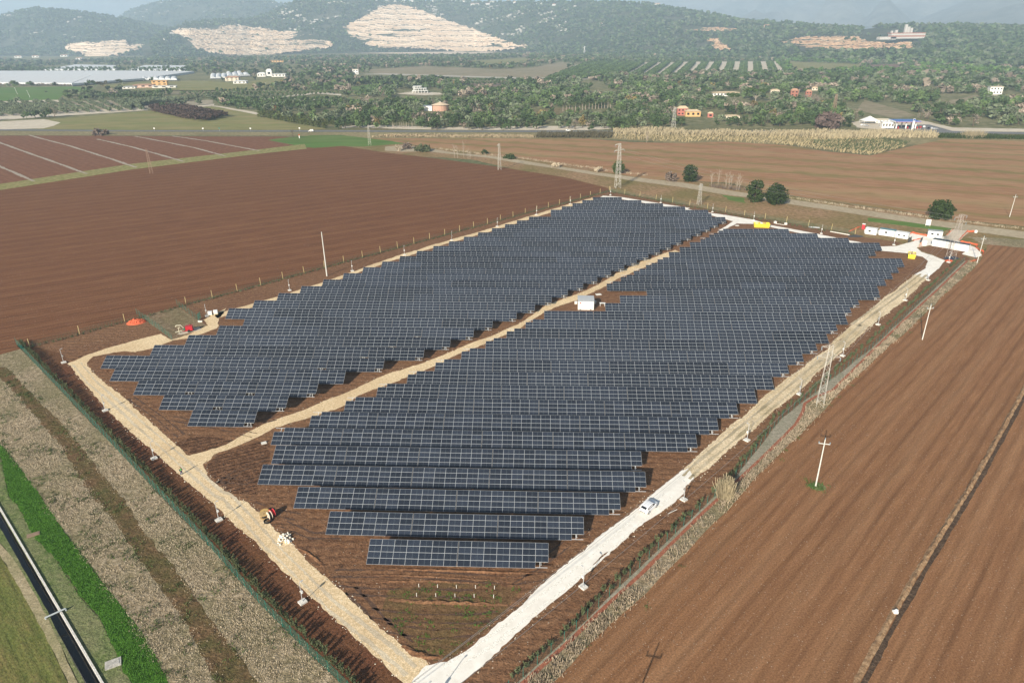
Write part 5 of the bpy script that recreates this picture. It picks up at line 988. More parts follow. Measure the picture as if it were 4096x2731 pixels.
heap('netting_heap', 'small red heap of netting at the foot of a lamp post', 'netting', G(*Z6([(905, 420)])[0]), 1.8, 1.2, .5, m_orange, 14)
def lay(name, label, cat, a, b, r, mat, z=.15):
    m = MB(); p, q = G(*a, z), G(*b, z); m.tube((0, 0, 0), q - p, r, n=8); return tag(m.build(name, mat, None, p), label, cat)
lay('pipe', 'long white pipe lying on the soil by the black cable heap', 'pipe', Z6([(-130, 165)])[0], Z6([(40, 195)])[0], .22, m_wcon)
m = MB()
for k in range(5): m.tube((0, k * .3, .15), (4.6, k * .3 - .2, .15), .13, n=6)
tag(m.build('pipe_bundle', plain('grey_pipe', (0.35, .37, .38), .5), None, G(*t2a([(866, 708)])[0])), 'bundle of grey pipes lying on the soil beside the far track', 'pipes').rotation_euler = (0, 0, -.3)
for k, (px, lb) in enumerate((((635, 678), 'white block at the left end of a pipe by the far fence'), ((707, 688), 'white block at the right end of a pipe by the far fence'))):
    m = MB(); m.box((0, 0, .45), (1.1, .9, .9)); m.box((.1, 0, .95), (.6, .5, .12)); tag(m.build('concrete_block', m_wcon, None, G(*t2a([px])[0])), lb, 'block')
lay('pipe', 'thin white pipe lying between two white blocks', 'pipe', t2a([(640, 680)])[0], t2a([(698, 690)])[0], .12, m_wcon)
def netting(label, pts, h=1.1):
    P = [G(*q) for q in pts]; b0 = P[0]; V = []; F = []; n = 0; S = []
    for a, b in zip(P, P[1:]):
        k = max(2, int((b - a).length / .8)); S += [a + (b - a) * (i / k) for i in range(k)]
    S.append(P[-1])
    for i, s in enumerate(S):
        o = Vector((random.uniform(-.12, .12), random.uniform(-.12, .12), 0)); z = h * .62 * random.uniform(.6, 1.0)
        for q in range(3): V.append(s - b0 + o * q + Vector((0, 0, z * q / 2)))
        if i: 
            for q in range(2): F.append((3 * (i - 1) + q, 3 * i + q, 3 * i + q + 1, 3 * (i - 1) + q + 1))
    o = bigmesh('netting_fence', np.array([tuple(v) for v in V]), np.array(F), m_orange); o.location = b0; sd_ = o.modifiers.new('s', 'SOLIDIFY'); sd_.thickness = .03; return tag(o, label, 'netting')
netting('orange safety netting strung left of the red toilet', zp((36, 168), (140, 122)), 1.0); netting('orange safety netting between the white cabins and the gate', zp((565, 190), (580, 178), (620, 190), (712, 208)), 1.5); netting('loose orange netting low beside the site gate', zp((586, 244), (665, 230)), .9)
netting('orange netting lining the left of the yard entrance', zp((880, 200), (935, 150)), 1.0); netting('orange netting lining the right of the yard entrance', zp((985, 246), (1060, 168), (1065, 160)), 1.2); netting('orange netting round the corner by the concrete pole', zp((1000, 256), (1100, 275), (1150, 288), (1130, 305), (1160, 325), (1205, 345), (1190, 370)), 1.2)
netting('orange netting lying by the foot of the concrete pole', zp((1080, 430), (1145, 412)), .8); netting('orange netting by the road edge near the yard entrance', zp((1066, 172), (1125, 168)), 1.3)
for (a, b), lb in (((zp((548, 262), (572, 250))), 'open black gate leaf on the left of the site gate'), ((zp((650, 268), (668, 252))), 'open black gate leaf on the right of the site gate')):
    c, rz, wd = frame2(a, b); t = thing('site_gate', lb, 'gate', c, rz); m = MB()
    for x in np.linspace(-wd / 2, wd / 2, 14): m.box((x, 0, 1.1), (.05, .05, 2.0))
    m.build('leaf', m_dark, t); m = MB(); m.tube((-wd / 2 - .1, 0, 0), (-wd / 2 - .1, 0, 2.4), .1); m.build('post', m_dark, t)
t = thing('drawing_easel', 'orange A-frame trestle standing by the site gate', 'trestle', G(*Z6([(650, 300)])[0]), .3)
for s in (-.8, .8):
    m = MB(); m.tube((s, -.3, 0), (0, 0, 2.1), .07); m.build('leg', m_orange, t); m = MB(); m.tube((s, .5, 0), (0, 0, 2.1), .07); m.build('leg', m_wood, t)
m = MB(); m.box((0, 0, .95), (1.5, 1.2, 1.7)); m.box((0, 0, 1.85), (1.6, 1.3, .1)); tag(m.build('white_cabinet', m_white, None, G(*Z6([(683, 282)])[0])), 'white equipment cabinet just inside the site gate', 'cabinet')
m = MB(); m.box((0, 0, .5), (.9, .7, 1.0)); m.box((0, 0, 1.05), (.5, .5, .3)); tag(m.build('white_cabinet', m_white, None, G(*Z6([(1132, 176)])[0])), 'small white box by the orange netting at the road edge', 'cabinet')
# --- lattice towers
def tower(label, base, top, wb, wt, mat, arms=(), r=.06, rz=.3, bays=None, h=None):
    p = G(*base); H_ = h or hgt(base, top); t = thing('lattice_tower', label, 'pylon', p, rz); leg = lambda s, u, z: Vector((s * (wb + (wt - wb) * z / H_) / 2, u * (wb + (wt - wb) * z / H_) / 2, z))
    for s, u in ((1, 1), (1, -1), (-1, 1), (-1, -1)):
        m = MB(); m.tube(leg(s, u, -.2), leg(s, u, H_), r, n=4); m.build('leg', mat, t)
    m = MB(); zs = [0]; 
    n = bays or int(H_ / 1.5)
    for k in range(n): zs.append(H_ * (1 - (1 - (k + 1) / n) ** 1.25))
    for k, (a, b) in enumerate(zip(zs, zs[1:])):
        for (s, u), (s2, u2) in (((1, 1), (1, -1)), ((1, -1), (-1, -1)), ((-1, -1), (-1, 1)), ((-1, 1), (1, 1))):
            if k % 2: s, u, s2, u2 = s2, u2, s, u
            m.tube(leg(s, u, a), leg(s2, u2, b), r * .6, n=4); m.tube(leg(s, u, b), leg(s2, u2, b), r * .6, n=4)
    m.build('bracing', mat, t)
    tips = []
    for (z, L, s) in arms:
        m = MB(); zz_ = H_ * z; e = Vector((s * L, 0, zz_ + .1)); m.tube(leg(s, 1, zz_), e, r * .8, n=4); m.tube(leg(s, -1, zz_), e, r * .8, n=4); m.tube(leg(s, 1, min(H_, zz_ + .9)), e, r * .6, n=4); m.tube(leg(s, -1, min(H_, zz_ + .9)), e, r * .6, n=4); a_ = m.build('cross_arm', mat, t)
        m = MB(); m.tube(e, e - Vector((0, 0, .9)), .09, n=6); m.build('insulator', m_cer, a_); tips.append(Matrix.Rotation(rz, 3, 'Z') @ (e - Vector((0, 0, .9))) + p)
    return t, tips
A3 = ((.96, 1.9, -1), (.82, 2.3, 1), (.80, 2.4, -1))
tw1, tip1 = tower('pale lattice tower on the dry verge beside the red trench', (3279, 1622), (3326, 1381), 1.55, .8, m_lat, A3, .042, -.35, 11)
tw2, tip2 = tower('tall lattice tower before the dirt road at the far corner of the site', (2470, 752), (2477, 574), 2.9, 1.0, m_lat, ((.97, 2.6, -1), (.86, 2.8, 1), (.84, 2.8, -1)), .10, .2, 14)
tw3, tip3 = tower('lattice tower standing between the containers and the right fence', (3801, 1036), (3837, 858), 2.4, 1.0, plain('tower_warm', (0.42, .37, .33), .7, .1), ((.97, 2.2, 1), (.93, 2.4, -1), (.82, 2.6, 1)), .052, .1, 11)
tower('slim brown lattice tower in the brown field by the green verge on the left', (606, 694), (586.6, 597), 1.9, .8, m_rust, ((.97, .9, 1),), .07, .4, 9)
tower('slim lattice tower at the edge of the brown field, left of the dirt road', (1998, 680), (1998, 576), 1.9, .8, m_lat, ((.95, 1.2, -1),), .075, .3, 9)
tower('far lattice tower on the green patch near the paved road', (1479, 581), (1476, 501), 2.2, .8, m_lat, ((.95, 1.6, 1),), .09, .2, 8)
tower('small lattice tower on the verge behind the far corner fence', (2796, 818), (2803, 735), 1.7, .7, m_lat, ((.95, 1.0, 1), (.9, 1.0, -1)), .07, .3, 8)
tower('brown lattice tower rising from the bare purple thicket', (3332, 462), (3340, 378), 3.6, 1.2, m_rust, ((.95, 2.2, 1), (.85, 2.2, -1)), .16, .3, 8)
tower('pale lattice tower behind the reeds near the red house', (2693, 511), (2699, 432), 3.0, 1.2, m_lat, ((.95, 2.2, 1), (.85, 2.2, -1)), .13, .3, 8)
tower('distant white lattice tower on the plain below the large quarry', (2337, 222), (2338, 186), 5, 2, m_white, ((.95, 6, 1), (.8, 6, -1)), .35, .3, 8)
tower('distant pale lattice tower at the right edge among the pines', (4069, 203), (4074, 166), 5, 2, m_white, ((.95, 6, 1), (.8, 6, -1)), .35, .3, 8)
tower('distant grey lattice tower before the sand quarry', (3184, 210), (3186, 183), 5, 2, m_white, ((.95, 5, 1), (.8, 5, -1)), .3, .3, 7)
# --- concrete line poles
def pole(label, base, top, arm=True, rz=.5, h=None, r=.15):
    p = G(*base); H_ = h or hgt(base, top); t = thing('utility_pole', label, 'pole', p, rz); m = MB(); m.tube((0, 0, -.3), (0, 0, H_), r, r * .6, 10); m.build('post', m_conc, t)
    if arm:
        m = MB(); m.box((0, 0, H_ - 1.0), (2.0, .12, .12)); a_ = m.build('cross_arm', m_conc, t)
        for x in (-.95, .95):
            m = MB(); m.tube((x, 0, H_ - 1.0), (x, 0, H_ - .6), .08, .1, 8); m.build('insulator', m_cer, a_)
        m = MB(); m.tube((0, 0, H_), (0, 0, H_ + .3), .08, .1, 8); m.build('insulator', m_cer, t)
    return t
pole('white concrete pole with cross-arm in the right ploughed field, nearest', (3262, 1945), (3296, 1756), True, -.25); pole('concrete pole with cross-arm in the right ploughed field beside the fence', (3689, 1358), (3722, 1220), True, .1)
pole('concrete pole with cross-arm at the corner by the containers', (3908, 1051), (3934, 946), True, .1); pole('concrete pole in the far reddish field on the right', (4038, 868), (4060, 780), True, .1)
pole('tall plain concrete pole standing by the brown field on the left', (1308, 1104), (1288, 928), False, 0, r=.24)
tipp = G(*t1c([(2180, 1085)])[0]); q = tipp - Vector((-sd.x, -sd.y, 0)).normalized() * (10.6 / math.tan(R(SUN_EL))); pole('concrete pole just below the frame, its shadow lies on the right field', PX(q), None, True, -.25, h=10.6)
sheet('verge', [G(3262, 1945) + Vector((1.6 * math.cos(a) + .3, 1.3 * math.sin(a), 0)) for a in np.linspace(0, 6, 14)], .03, midgrass, .4, .2)
tufts('weeds', [G(3262, 1945) + Vector((random.gauss(0, .9), random.gauss(0, .8), 0)) for _ in range(45)], .25, 9, leafmat('pole_weeds', (0.04, 0.09, 0.02), (0.09, 0.14, 0.04)), .3)
def wire(label, a, b, sag, r=.022):
    n = 24; pts = [Vector(a) + (Vector(b) - Vector(a)) * (i / n) - Vector((0, 0, sag * 4 * (i / n) * (1 - i / n))) for i in range(n + 1)]; m = MB(); o = Vector(a)
    for p, q in zip(pts, pts[1:]): m.tube(p - o, q - o, r, n=4, cap=False)
    return tag(m.build('power_cable', plain('cable_grey', (0.25, .25, .25), .5), None, o), label, 'cable', 'power cables')
for k, tp in enumerate(tip1):
    wire('power cable from the near lattice tower towards the front', tp, Vector((tp.x - 118, tp.y - 118, 11.5)), 3.2)
    wire('power cable between the near lattice tower and the tower by the containers', tp, tip3[k], 2.0)
for k in range(3): wire('power cable between the tower by the containers and the tall far-corner tower', tip3[k], tip2[k], 3.0)
# --- trees between the dirt road and the fields
def rot(v, a): return Vector((v.x * math.cos(a) - v.y * math.sin(a), v.x * math.sin(a) + v.y * math.cos(a), v.z))
bark = plain('bark', (0.10, .075, .05), .95, var=.3, scale=4); barkp = plain('pale_bark', (0.34, .29, .24), .95, var=.2, scale=4)
def limbs(h, wd, n, r0, seed, top=.75):
    rg = random.Random(seed); m = MB(); m.tube((0, 0, -.2), (0, 0, h * .3), r0, r0 * .75, 8); ends = []
    for k in range(n):
        a = 6.2832 * k / n + rg.uniform(-.4, .4); z0 = h * rg.uniform(.12, .32); e = Vector((math.cos(a) * wd * rg.uniform(.25, .4), math.sin(a) * wd * rg.uniform(.25, .4), h * rg.uniform(.5, top))); mid_ = Vector((e.x * .4, e.y * .4, (z0 + e.z) / 2)); m.tube((0, 0, z0), mid_, r0 * .5, r0 * .32, 6); m.tube(mid_, e, r0 * .32, r0 * .1, 5); ends.append(e)
    m.tube((0, 0, h * .28), (0, 0, h * .8), r0 * .7, r0 * .15, 6); return m, ends
def crown(h, wd, n, leaf, seed, lo=.12, lump=14, mat=None, name='crown', par=None):
    rg = np.random.default_rng(seed); P = []
    for k in range(lump):
        a = rg.random() * 6.28; z = lo + (1 - lo) * (k + .5) / lump; prof = math.sin(min(1, (z - lo) / (1 - lo) * .88 + .10) * math.pi) ** .55; rr = wd / 2 * prof * .58
        c = (math.cos(a) * rr * 1.12, math.sin(a) * rr * 1.12, h * z * .93); s = wd * rg.uniform(.10, .25)
        P.append(leaf_cloud(n // lump, c, (s, s, s * .8), leaf, 1, .3, rg))
    V, F = join(P); return bigmesh(name, V, F, mat, parent=par)
oakm = leafmat('evergreen_leaf', (0.016, 0.030, 0.010), (0.052, 0.078, 0.024))
def big_tree(label, base, wd_px, top, seed, n=3000, mat=oakm, lo=.08):
    p = G(*base); h = hgt(base, (0, top)); wd = (G(base[0] + wd_px / 2, base[1]) - G(base[0] - wd_px / 2, base[1])).length
    t = thing('evergreen_tree', label, 'tree', p, seed); m, e = limbs(h, wd, 7, .28, seed); m.build('trunk', bark, t); crown(h, wd, n, wd * .032, seed, lo, 34, mat, 'crown', t); return t
big_tree('dense evergreen tree by the dirt road, left of the close pair', (3019, 806), 78, 721, 1); big_tree('round evergreen tree by the dirt road, right of the close pair', (3103, 817), 88, 741, 2)
big_tree('round dark evergreen tree standing alone near the site cabins', (3759, 875), 98, 806, 3); big_tree('dark evergreen tree by the dirt road beside bare saplings', (2757, 726), 68, 662, 4, 2600); big_tree('round green tree behind the tall lattice tower', (2474, 694), 56, 646, 5, 2200, leafmat('green_leaf', (0.03, .055, .012), (0.075, .105, .03)))
def bare_tree(label, base, top, n, seed, mat, grp=None, wd=.35):
    rg = random.Random(seed); p = G(*base); h = hgt(base, (0, top)); t = thing('bare_tree', label, 'tree', p, 0, grp); m = MB(); m.tube((0, 0, -.1), (0, 0, h * .5), .13, .08, 6); m.tube((0, 0, h * .5), (rg.uniform(-.4, .4), 0, h), .08, .02, 5); m.build('trunk', mat, t); m = MB()
    for k in range(n):
        z = h * rg.uniform(.2, .85); a = rg.uniform(0, 6.28); L = h * wd * rg.uniform(.4, 1); e = Vector((math.cos(a) * L * .6, math.sin(a) * L * .6, z + L * .8)); m.tube((0, 0, z), e, .045, .015, 4)
        for q in range(3):
            s = rg.uniform(.3, .9); o = Vector((0, 0, z)) + (e - Vector((0, 0, z))) * s; m.tube(o, o + Vector((rg.uniform(-.7, .7), rg.uniform(-.7, .7), rg.uniform(.3, 1.1))), .025, .01, 3)
    m.build('branches', mat, t)
for i, (x, y, tp) in enumerate(((195, 420, 320), (240, 425, 310), (295, 432, 330), (315, 435, 320), (330, 430, 345), (370, 448, 345), (385, 452, 330))):
    b = t2a([(x, y)])[0]; bare_tree('thin bare tree in the leafless row beside the dirt road', b, t2a([(0, tp)])[0][1], 16, i + 10, barkp, 'row of bare trees by the dirt road')
for i, (x, y, tp) in enumerate(((778, 225, 120), (800, 230, 140), (842, 222, 115), (872, 235, 165), (886, 238, 180))):
    b = t1a([(x, y)])[0]; bare_tree('thin bare tree at the near bend of the dirt road', b, t1a([(0, tp)])[0][1], 16, i + 30, barkp, 'bare trees at the bend of the dirt road')
bare_tree('bare tree before the yellow reeds beyond the far field', t1a([(2102, 123)])[0], t1a([(0, 50)])[0][1], 40, 50, barkp, None, .5); bare_tree('bare dark tree by the paved road on the left', t0a([(2020, 92)])[0], t0a([(0, 35)])[0][1], 30, 51, bark, None, .5)
def bush(label, base, wd_px, top, seed, mat, n=420):
    p = G(*base); h = hgt(base, (0, top)); wd = (G(base[0] + wd_px / 2, base[1]) - G(base[0] - wd_px / 2, base[1])).length; o = crown(h, wd, n, wd * .04 + .05, seed, 0.05, 12, mat, 'bush'); o.location = p; return tag(o, label, 'bush')
brushm = plain('bare_brush', (0.17, .13, .105), .95, var=.3, scale=2)
bush('grey leafless bush left of the dark tree by the dirt road', t1a([(2270, 385)])[0], 60, t1a([(0, 325)])[0][1], 6, brushm, 700); bush('pale heap of cut branches on the dirt road verge, left', t1a([(1475, 290)])[0], 48, t1a([(0, 262)])[0][1], 7, drym, 500); bush('pale heap of cut branches on the dirt road verge, right', t1a([(1770, 322)])[0], 40, t1a([(0, 290)])[0][1], 8, drym, 500)
bush('straw-coloured bush at the bend of the dirt road', t1a([(388, 178)])[0], 30, t1a([(0, 138)])[0][1], 9, drym, 400); bush('dark green bush beside the bare trees at the bend', t1a([(985, 203)])[0], 32, t1a([(0, 172)])[0][1], 10, oakm); bush('low dark scrub beyond the dirt road bend', t1a([(1160, 232)])[0], 56, t1a([(0, 210)])[0][1], 11, oakm, 500); bush('low scrub heap at the bend of the dirt road', t1a([(560, 180)])[0], 80, t1a([(0, 150)])[0][1], 12, hedge_m, 500); bush('grey bare bush at the bend of the dirt road', t1a([(455, 165)])[0], 50, t1a([(0, 132)])[0][1], 13, brushm, 500)
bush('bush of bare twigs on the verge by the paved road, left', t0a([(690, 70)])[0], 65, t0a([(0, 40)])[0][1], 14, brushm, 500)
tufts('scrub', along(GP(t2a([(190, 425), (300, 440), (420, 455)])), 1.2, 1.5), .6, 40, brushm, 1.8); tufts('scrub', along(GP(t2a([(720, 500), (900, 530), (1100, 560), (1500, 612), (1900, 668), (2352, 720)])), 2.0, 1.2), .7, 22, drym, .9)
tufts('scrub', along(GP(t1a([(650, 165), (900, 195), (1300, 240), (1700, 298), (2100, 350)])), 2.0, 1.5), .8, 22, drym, 1.1)
# reeds: one tall dense stand between the far field and the paved road
def reed_area(poly, n, h, mat, name='reeds'):
    pts = scatter_poly(GP(poly), n); rg = np.random.default_rng(3); c = np.array([[p.x, p.y, 0] for p in pts]); k = len(c); a = rg.random(k) * 6.28; w_ = .28 + .3 * rg.random(k)
    hh = h * (.6 + .5 * rg.random(k)) * (1 + .25 * np.sin(c[:, 0] / 9) * np.sin(c[:, 1] / 7 + c[:, 0] / 23)); ax = np.stack([np.cos(a) * w_, np.sin(a) * w_, np.zeros(k)], 1); tp = c + np.stack([rg.normal(size=k) * .9 + .6, rg.normal(size=k) * .7, hh], 1); md = (c + tp) / 2 + ax * .5
    V = np.stack([c - ax * .6, c + ax * .6, tp + ax * .45, tp - ax * .45], 1).reshape(-1, 3); return stuff(bigmesh(name, V, np.arange(4 * k).reshape(k, 4), mat))
reed_area(t1a([(1870, 70), (2352, 75)]) + t2a([(0, 80), (700, 80), (1000, 95), (1300, 95), (1500, 90), (1760, 90), (1740, 60), (1400, 50), (1000, 55), (0, 55)]) + t1a([(2352, 40), (1870, 40)]), 7000, 3.4, reedm)
reed_area(t1a([(1800, 92), (2352, 122)]) + t2a([(200, 110), (700, 138), (1050, 185), (1290, 210), (1500, 160), (1560, 145), (1300, 95), (700, 85), (0, 80)]) + t1a([(2352, 78), (1870, 72)]), 2600, 1.9, plain('short_reeds', (0.33, .27, .155), .9, var=.3, scale=.15)); reed_area(t2a([(850, 115), (1400, 95), (1560, 120), (1500, 160), (1250, 190), (1000, 165)]), 2200, 1.7, hedge_m, 'scrub')
reed_area(t1a([(350, 70), (1300, 75), (1350, 90), (500, 86), (200, 84)]), 2500, 1.5, plain('tan_grass', (0.35, .28, .18), .9, var=.25, scale=.1), 'dry_grass'); reed_area(t1a([(1320, 90), (1370, 62), (1860, 62), (1860, 92)]), 1800, 3.0, leafmat('bramble', (0.04, .045, .025), (0.12, .10, .06)), 'scrub')
reed_area(t2a([(1760, 92), (1760, 70), (2000, 78), (2352, 85), (2600, 90), (2600, 105), (2352, 102), (2000, 96)]), 1600, 2.6, oakm, 'scrub')
for i, (x, w_) in enumerate(((1965, 26), (2030, 24))):
    reed_clump('reed_clump', f'pale reed clump between the dark scrub by the filling station, {"left" if i == 0 else "right"}', G(*t2a([(x, 90)])[0]), 4.2, 500, 6.0, reedm)
# ================================================================== BEYOND THE ROAD: groves, houses, greenhouses, filling station
QP = [t10([(10, 190), (190, 95), (260, 55), (330, 32), (400, 32), (500, 55), (660, 115), (880, 190), (1040, 250), (1190, 300), (1290, 315), (1260, 350), (880, 382), (440, 356), (170, 328), (60, 250)]), t00([(1180, 225), (1230, 195), (1500, 190), (1580, 170), (1640, 176), (1940, 214), (2090, 222), (2200, 248), (2295, 300), (2290, 322), (2130, 362), (1880, 398), (1700, 402), (1520, 394), (1340, 344)]), t00([(440, 330), (510, 288), (700, 282), (890, 280), (870, 305), (1025, 315), (940, 350), (740, 412), (600, 420), (540, 372)]),
      t20([(670, 282), (820, 252), (1220, 245), (1250, 200), (1660, 195), (1650, 320), (1620, 362), (820, 368)]), t20([(160, 258), (240, 258), (340, 365), (260, 368)]), t20([(-20, 186), (390, 190), (280, 234), (-20, 230)])]
def px_of(V):
    X, Y, Z = V[:, 0], V[:, 1], V[:, 2] - CAMH; c, s = math.cos(PIT), math.sin(PIT); zc = Y * c - Z * s; x = X / zc; y = -(Y * s + Z * c) / zc; c, s = math.cos(ROL), math.sin(ROL)
    return 2048 + FPX * (c * x - s * y), 1365.5 + FPX * (s * x + c * y)
def npoly(x, y, P):
    c = np.zeros(len(x), bool); j = len(P) - 1
    for i in range(len(P)):
        xi, yi = P[i]; xj, yj = P[j]
        if yi != yj: c ^= ((yi > y) != (yj > y)) & (x < (xj - xi) * (y - yi) / (yj - yi) + xi)
        j = i
    return c
# --- hill forest: crowns over the front slopes, bare rock left showing
def proto(n, leaf, seed, trunk=True, squat=1.0, lo=.25):
    rg = np.random.default_rng(seed); P = []
    for k in range(4):
        a = rg.random() * 6.28; c = (math.cos(a) * .2, math.sin(a) * .2, .45 + .13 * k); s = rg.uniform(.24, .34)
        P.append(leaf_cloud(n // 4, c, (s, s, s * .8 * squat), leaf, 1, .5, rg))
    if trunk:
        v = np.array([(-.03, 0, 0), (.03, 0, 0), (.02, 0, .5), (-.02, 0, .5), (0, -.03, 0), (0, .03, 0), (0, .02, .5), (0, -.02, .5)]); P.append((v, np.array([(0, 1, 2, 3), (4, 5, 6, 7)])))
    return join(P)
def mass(name, C, S, H_, tint, protos, mat, lab=None, cat=None):
    """one mass of many crowns: places C, spreads S, heights H_"""
    rg = np.random.default_rng(len(C)); Vs = []; Fs = []; Ts = []; o = 0; pick = rg.integers(0, len(protos), len(C)); a = rg.random(len(C)) * 6.28
    for k, (pv, pf) in enumerate(protos):
        m_ = np.where(pick == k)[0]
        if not len(m_): continue
        ca, sa = np.cos(a[m_])[:, None], np.sin(a[m_])[:, None]
        x = (pv[None, :, 0] * ca - pv[None, :, 1] * sa) * S[m_][:, None] + C[m_, 0][:, None]; y = (pv[None, :, 0] * sa + pv[None, :, 1] * ca) * S[m_][:, None] + C[m_, 1][:, None]; z = pv[None, :, 2] * H_[m_][:, None] + C[m_, 2][:, None]
        Vs.append(np.stack([x, y, z], 2).reshape(-1, 3)); Fs.append((pf[None] + (np.arange(len(m_)) * len(pv))[:, None, None]).reshape(-1, 4) + o); Ts.append(np.repeat(tint[m_], len(pv), 0)); o += len(m_) * len(pv)
    ob = bigmesh(name, np.concatenate(Vs), np.concatenate(Fs), mat, None, np.concatenate(Ts)); return stuff(ob, lab, cat)
crownm = leafmat('grove_leaf', (1.3, 1.3, 1.25), (2.7, 2.7, 2.6), True)
PAL = {'oak': (0.026, 0.042, 0.016), 'olive': (0.058, 0.070, 0.043), 'green': (0.042, 0.062, 0.024), 'pine': (0.040, 0.072, 0.018), 'bare': (0.115, 0.095, 0.078), 'ochre': (0.095, 0.075, 0.03), 'light': (0.06, 0.09, 0.03)}
rgF = np.random.default_rng(21)
def hillmass(ridge, n, x0, x1, size):
    C = []; 
    for _ in range(n):
        x = rgF.uniform(x0, x1); t = rgF.uniform(.01, 1.0) ** .9; p = ridge.at(x, t); C.append((p.x, p.y, p.z - 1))
    C = np.array(C); px, py = px_of(C); keep = (px > -150) & (px < 4250) & (py > -30)
    for Q in QP: keep &= ~npoly(px, py, Q) | (rgF.random(len(px)) < .015)
    keep &= np.array([fbm(c[0] / 130, c[1] / 130, 3, 6.0) > -.30 + rgF.uniform(-.12, .12) for c in C]); C = C[keep]; k = len(C)
    t_ = np.array([PAL[q] for q in ('oak', 'green', 'olive', 'oak')])[rgF.integers(0, 4, k)] * rgF.uniform(.75, 1.3, (k, 1)); s = size * rgF.uniform(.7, 1.5, k)
    return C, s, s * rgF.uniform(.6, .9, k), np.concatenate([t_, np.ones((k, 1))], 1)
A_ = [hillmass(hd, 17000, 600, 4250, 14), hillmass(hc, 5500, -120, 900, 14), hillmass(hb, 4500, 260, 1500, 18)]
mass('hillside_forest', *[np.concatenate([q[i] for q in A_]) for i in range(4)], [proto(14, .30, s, False) for s in (1, 2, 3)], crownm, 'dark evergreen forest covering the hillsides behind the quarries', 'forest')
rk = MB()
for _ in range(5200):
    x = rgF.uniform(650, 2300); t_ = rgF.uniform(.35, .98); p = hd.at(x, t_)
    if fbm(p.x / 190, p.y / 150, 4, 30.0) < .30 or any(inpoly(*PX(p), Q) for Q in QP): continue
    s_ = rgF.uniform(2.5, 7); rk.ico((p.x, p.y, p.z + s_ * .6), s_, .35, (1.5, 1, .8))
for _ in range(1500):
    x = rgF.uniform(-100, 1200); p = (hc if x < 600 and _ % 2 else hb).at(max(x, 270) if not (x < 600 and _ % 2) else x, rgF.uniform(.3, .97))
    if fbm(p.x / 190, p.y / 150, 4, 33.0) < .30: continue
    s_ = rgF.uniform(2.5, 7); rk.ico((p.x, p.y, p.z + s_ * .6), s_, .35, (1.5, 1, .8))
stuff(rk.build('hillside_rocks', plain('outcrop', (0.48, .45, .40), .9, var=.2, scale=.1)), 'pale rock outcrops among the hillside scrub', 'rocks')
# --- groves on the plain
GREENH = [t00([(-700, 500), (700, 494), (1345, 503), (1350, 545), (980, 560), (500, 596), (-700, 585)]), t00([(300, 460), (520, 450), (1000, 455), (1290, 460), (1290, 498), (300, 498)])]
MEAD = [t00([(-700, 842), (0, 832), (300, 820), (1030, 760), (1480, 730), (1560, 745), (1780, 790), (2000, 855), (2260, 892), (2352, 900), (2352, 960), (-700, 960)]), [(1300, 517), (2500, 524), (2750, 508), (3400, 508), (3420, 480), (3690, 478), (3830, 515), (5000, 522), (5000, 700), (1300, 700)], t20([(1160, 842), (1280, 818), (1640, 826), (1880, 880), (1850, 940), (1160, 930)])]
NURS = t10([(1420, 535), (1620, 445), (1900, 430), (2352, 432)]) + t20([(0, 428), (640, 425), (720, 515), (0, 510)]) + t10([(2352, 530), (1700, 530), (1500, 545)])
OLIV = t00([(-600, 800), (-600, 730), (0, 722), (450, 700), (860, 690), (1460, 690), (1470, 715), (1280, 738), (1030, 752), (860, 728), (840, 745), (300, 782), (0, 826)])
def cb_(tl, x0, x1, yt, yb, dn=26): (a, b), (c_, d_) = tl([(x0, yt), (x1, yb)]); return [(a - 8, b - 3), (c_ + 8, b - 3), (c_ + 8, d_ + dn), (a - 8, d_ + dn)]
CLEAR = [cb_(t10, 2312, 2385, 775, 797, 34), cb_(t20, 18, 207, 775, 822, 30), cb_(t20, 296, 390, 812, 822, 16), cb_(t20, 2100, 2352, 640, 660, 20), cb_(t20, 208, 395, 650, 664, 14), cb_(t20, 606, 664, 640, 648, 18), cb_(t20, 742, 928, 640, 668, 20), cb_(t10, 80, 116, 500, 514, 14), cb_(t00, 850, 1240, 575, 608, 22), cb_(t00, 1555, 1700, 545, 577, 16), cb_(t00, 1450, 1725, 520, 545, 8), cb_(t00, 1776, 1960, 515, 530, 14), cb_(t10, 380, 700, 625, 660, 22), cb_(t10, 560, 740, 745, 766, 26), cb_(t10, 1510, 1880, 750, 772, 16), cb_(t20, 300, 600, 690, 735, 10), cb_(t20, 1760, 2040, 655, 716, 6), cb_(t00, 100, 570, 385, 412, 8), cb_(t00, 1865, 1945, 425, 432, 8), cb_(t10, 100, 720, 506, 530, 12), cb_(t10, 720, 1700, 520, 550, 11), cb_(t00, 1690, 2352, 640, 722, 4), cb_(t10, 340, 520, 868, 884, 10)]
C = []
y = 645.0
while y < 3300:
    sp = 7.2 + y / 210; hw = y * .80
    xs = np.arange(-hw, hw, sp); C.append(np.stack([xs + rgF.uniform(-.42, .42, len(xs)) * sp, y + rgF.uniform(-.42, .42, len(xs)) * sp, np.zeros(len(xs))], 1)); y += sp
C = np.concatenate(C); px, py = px_of(C); keep = (px > -120) & (px < 4220)
for P in EXCL + GREENH + MEAD + QP[:3] + CLEAR: keep &= ~npoly(px, py, P)
keep &= ~npoly(px, py, NURS) & ~npoly(px, py, OLIV)
keep &= py > np.array([lerp_tab(hd.foot if x > 600 else hc.foot, x) for x in px]) - 2
n1 = np.array([fbm(c[0] / 90, c[1] / 150, 3, 11.0) for c in C]); n2 = np.array([fbm(c[0] / 40, c[1] / 70, 2, 17.0) for c in C])
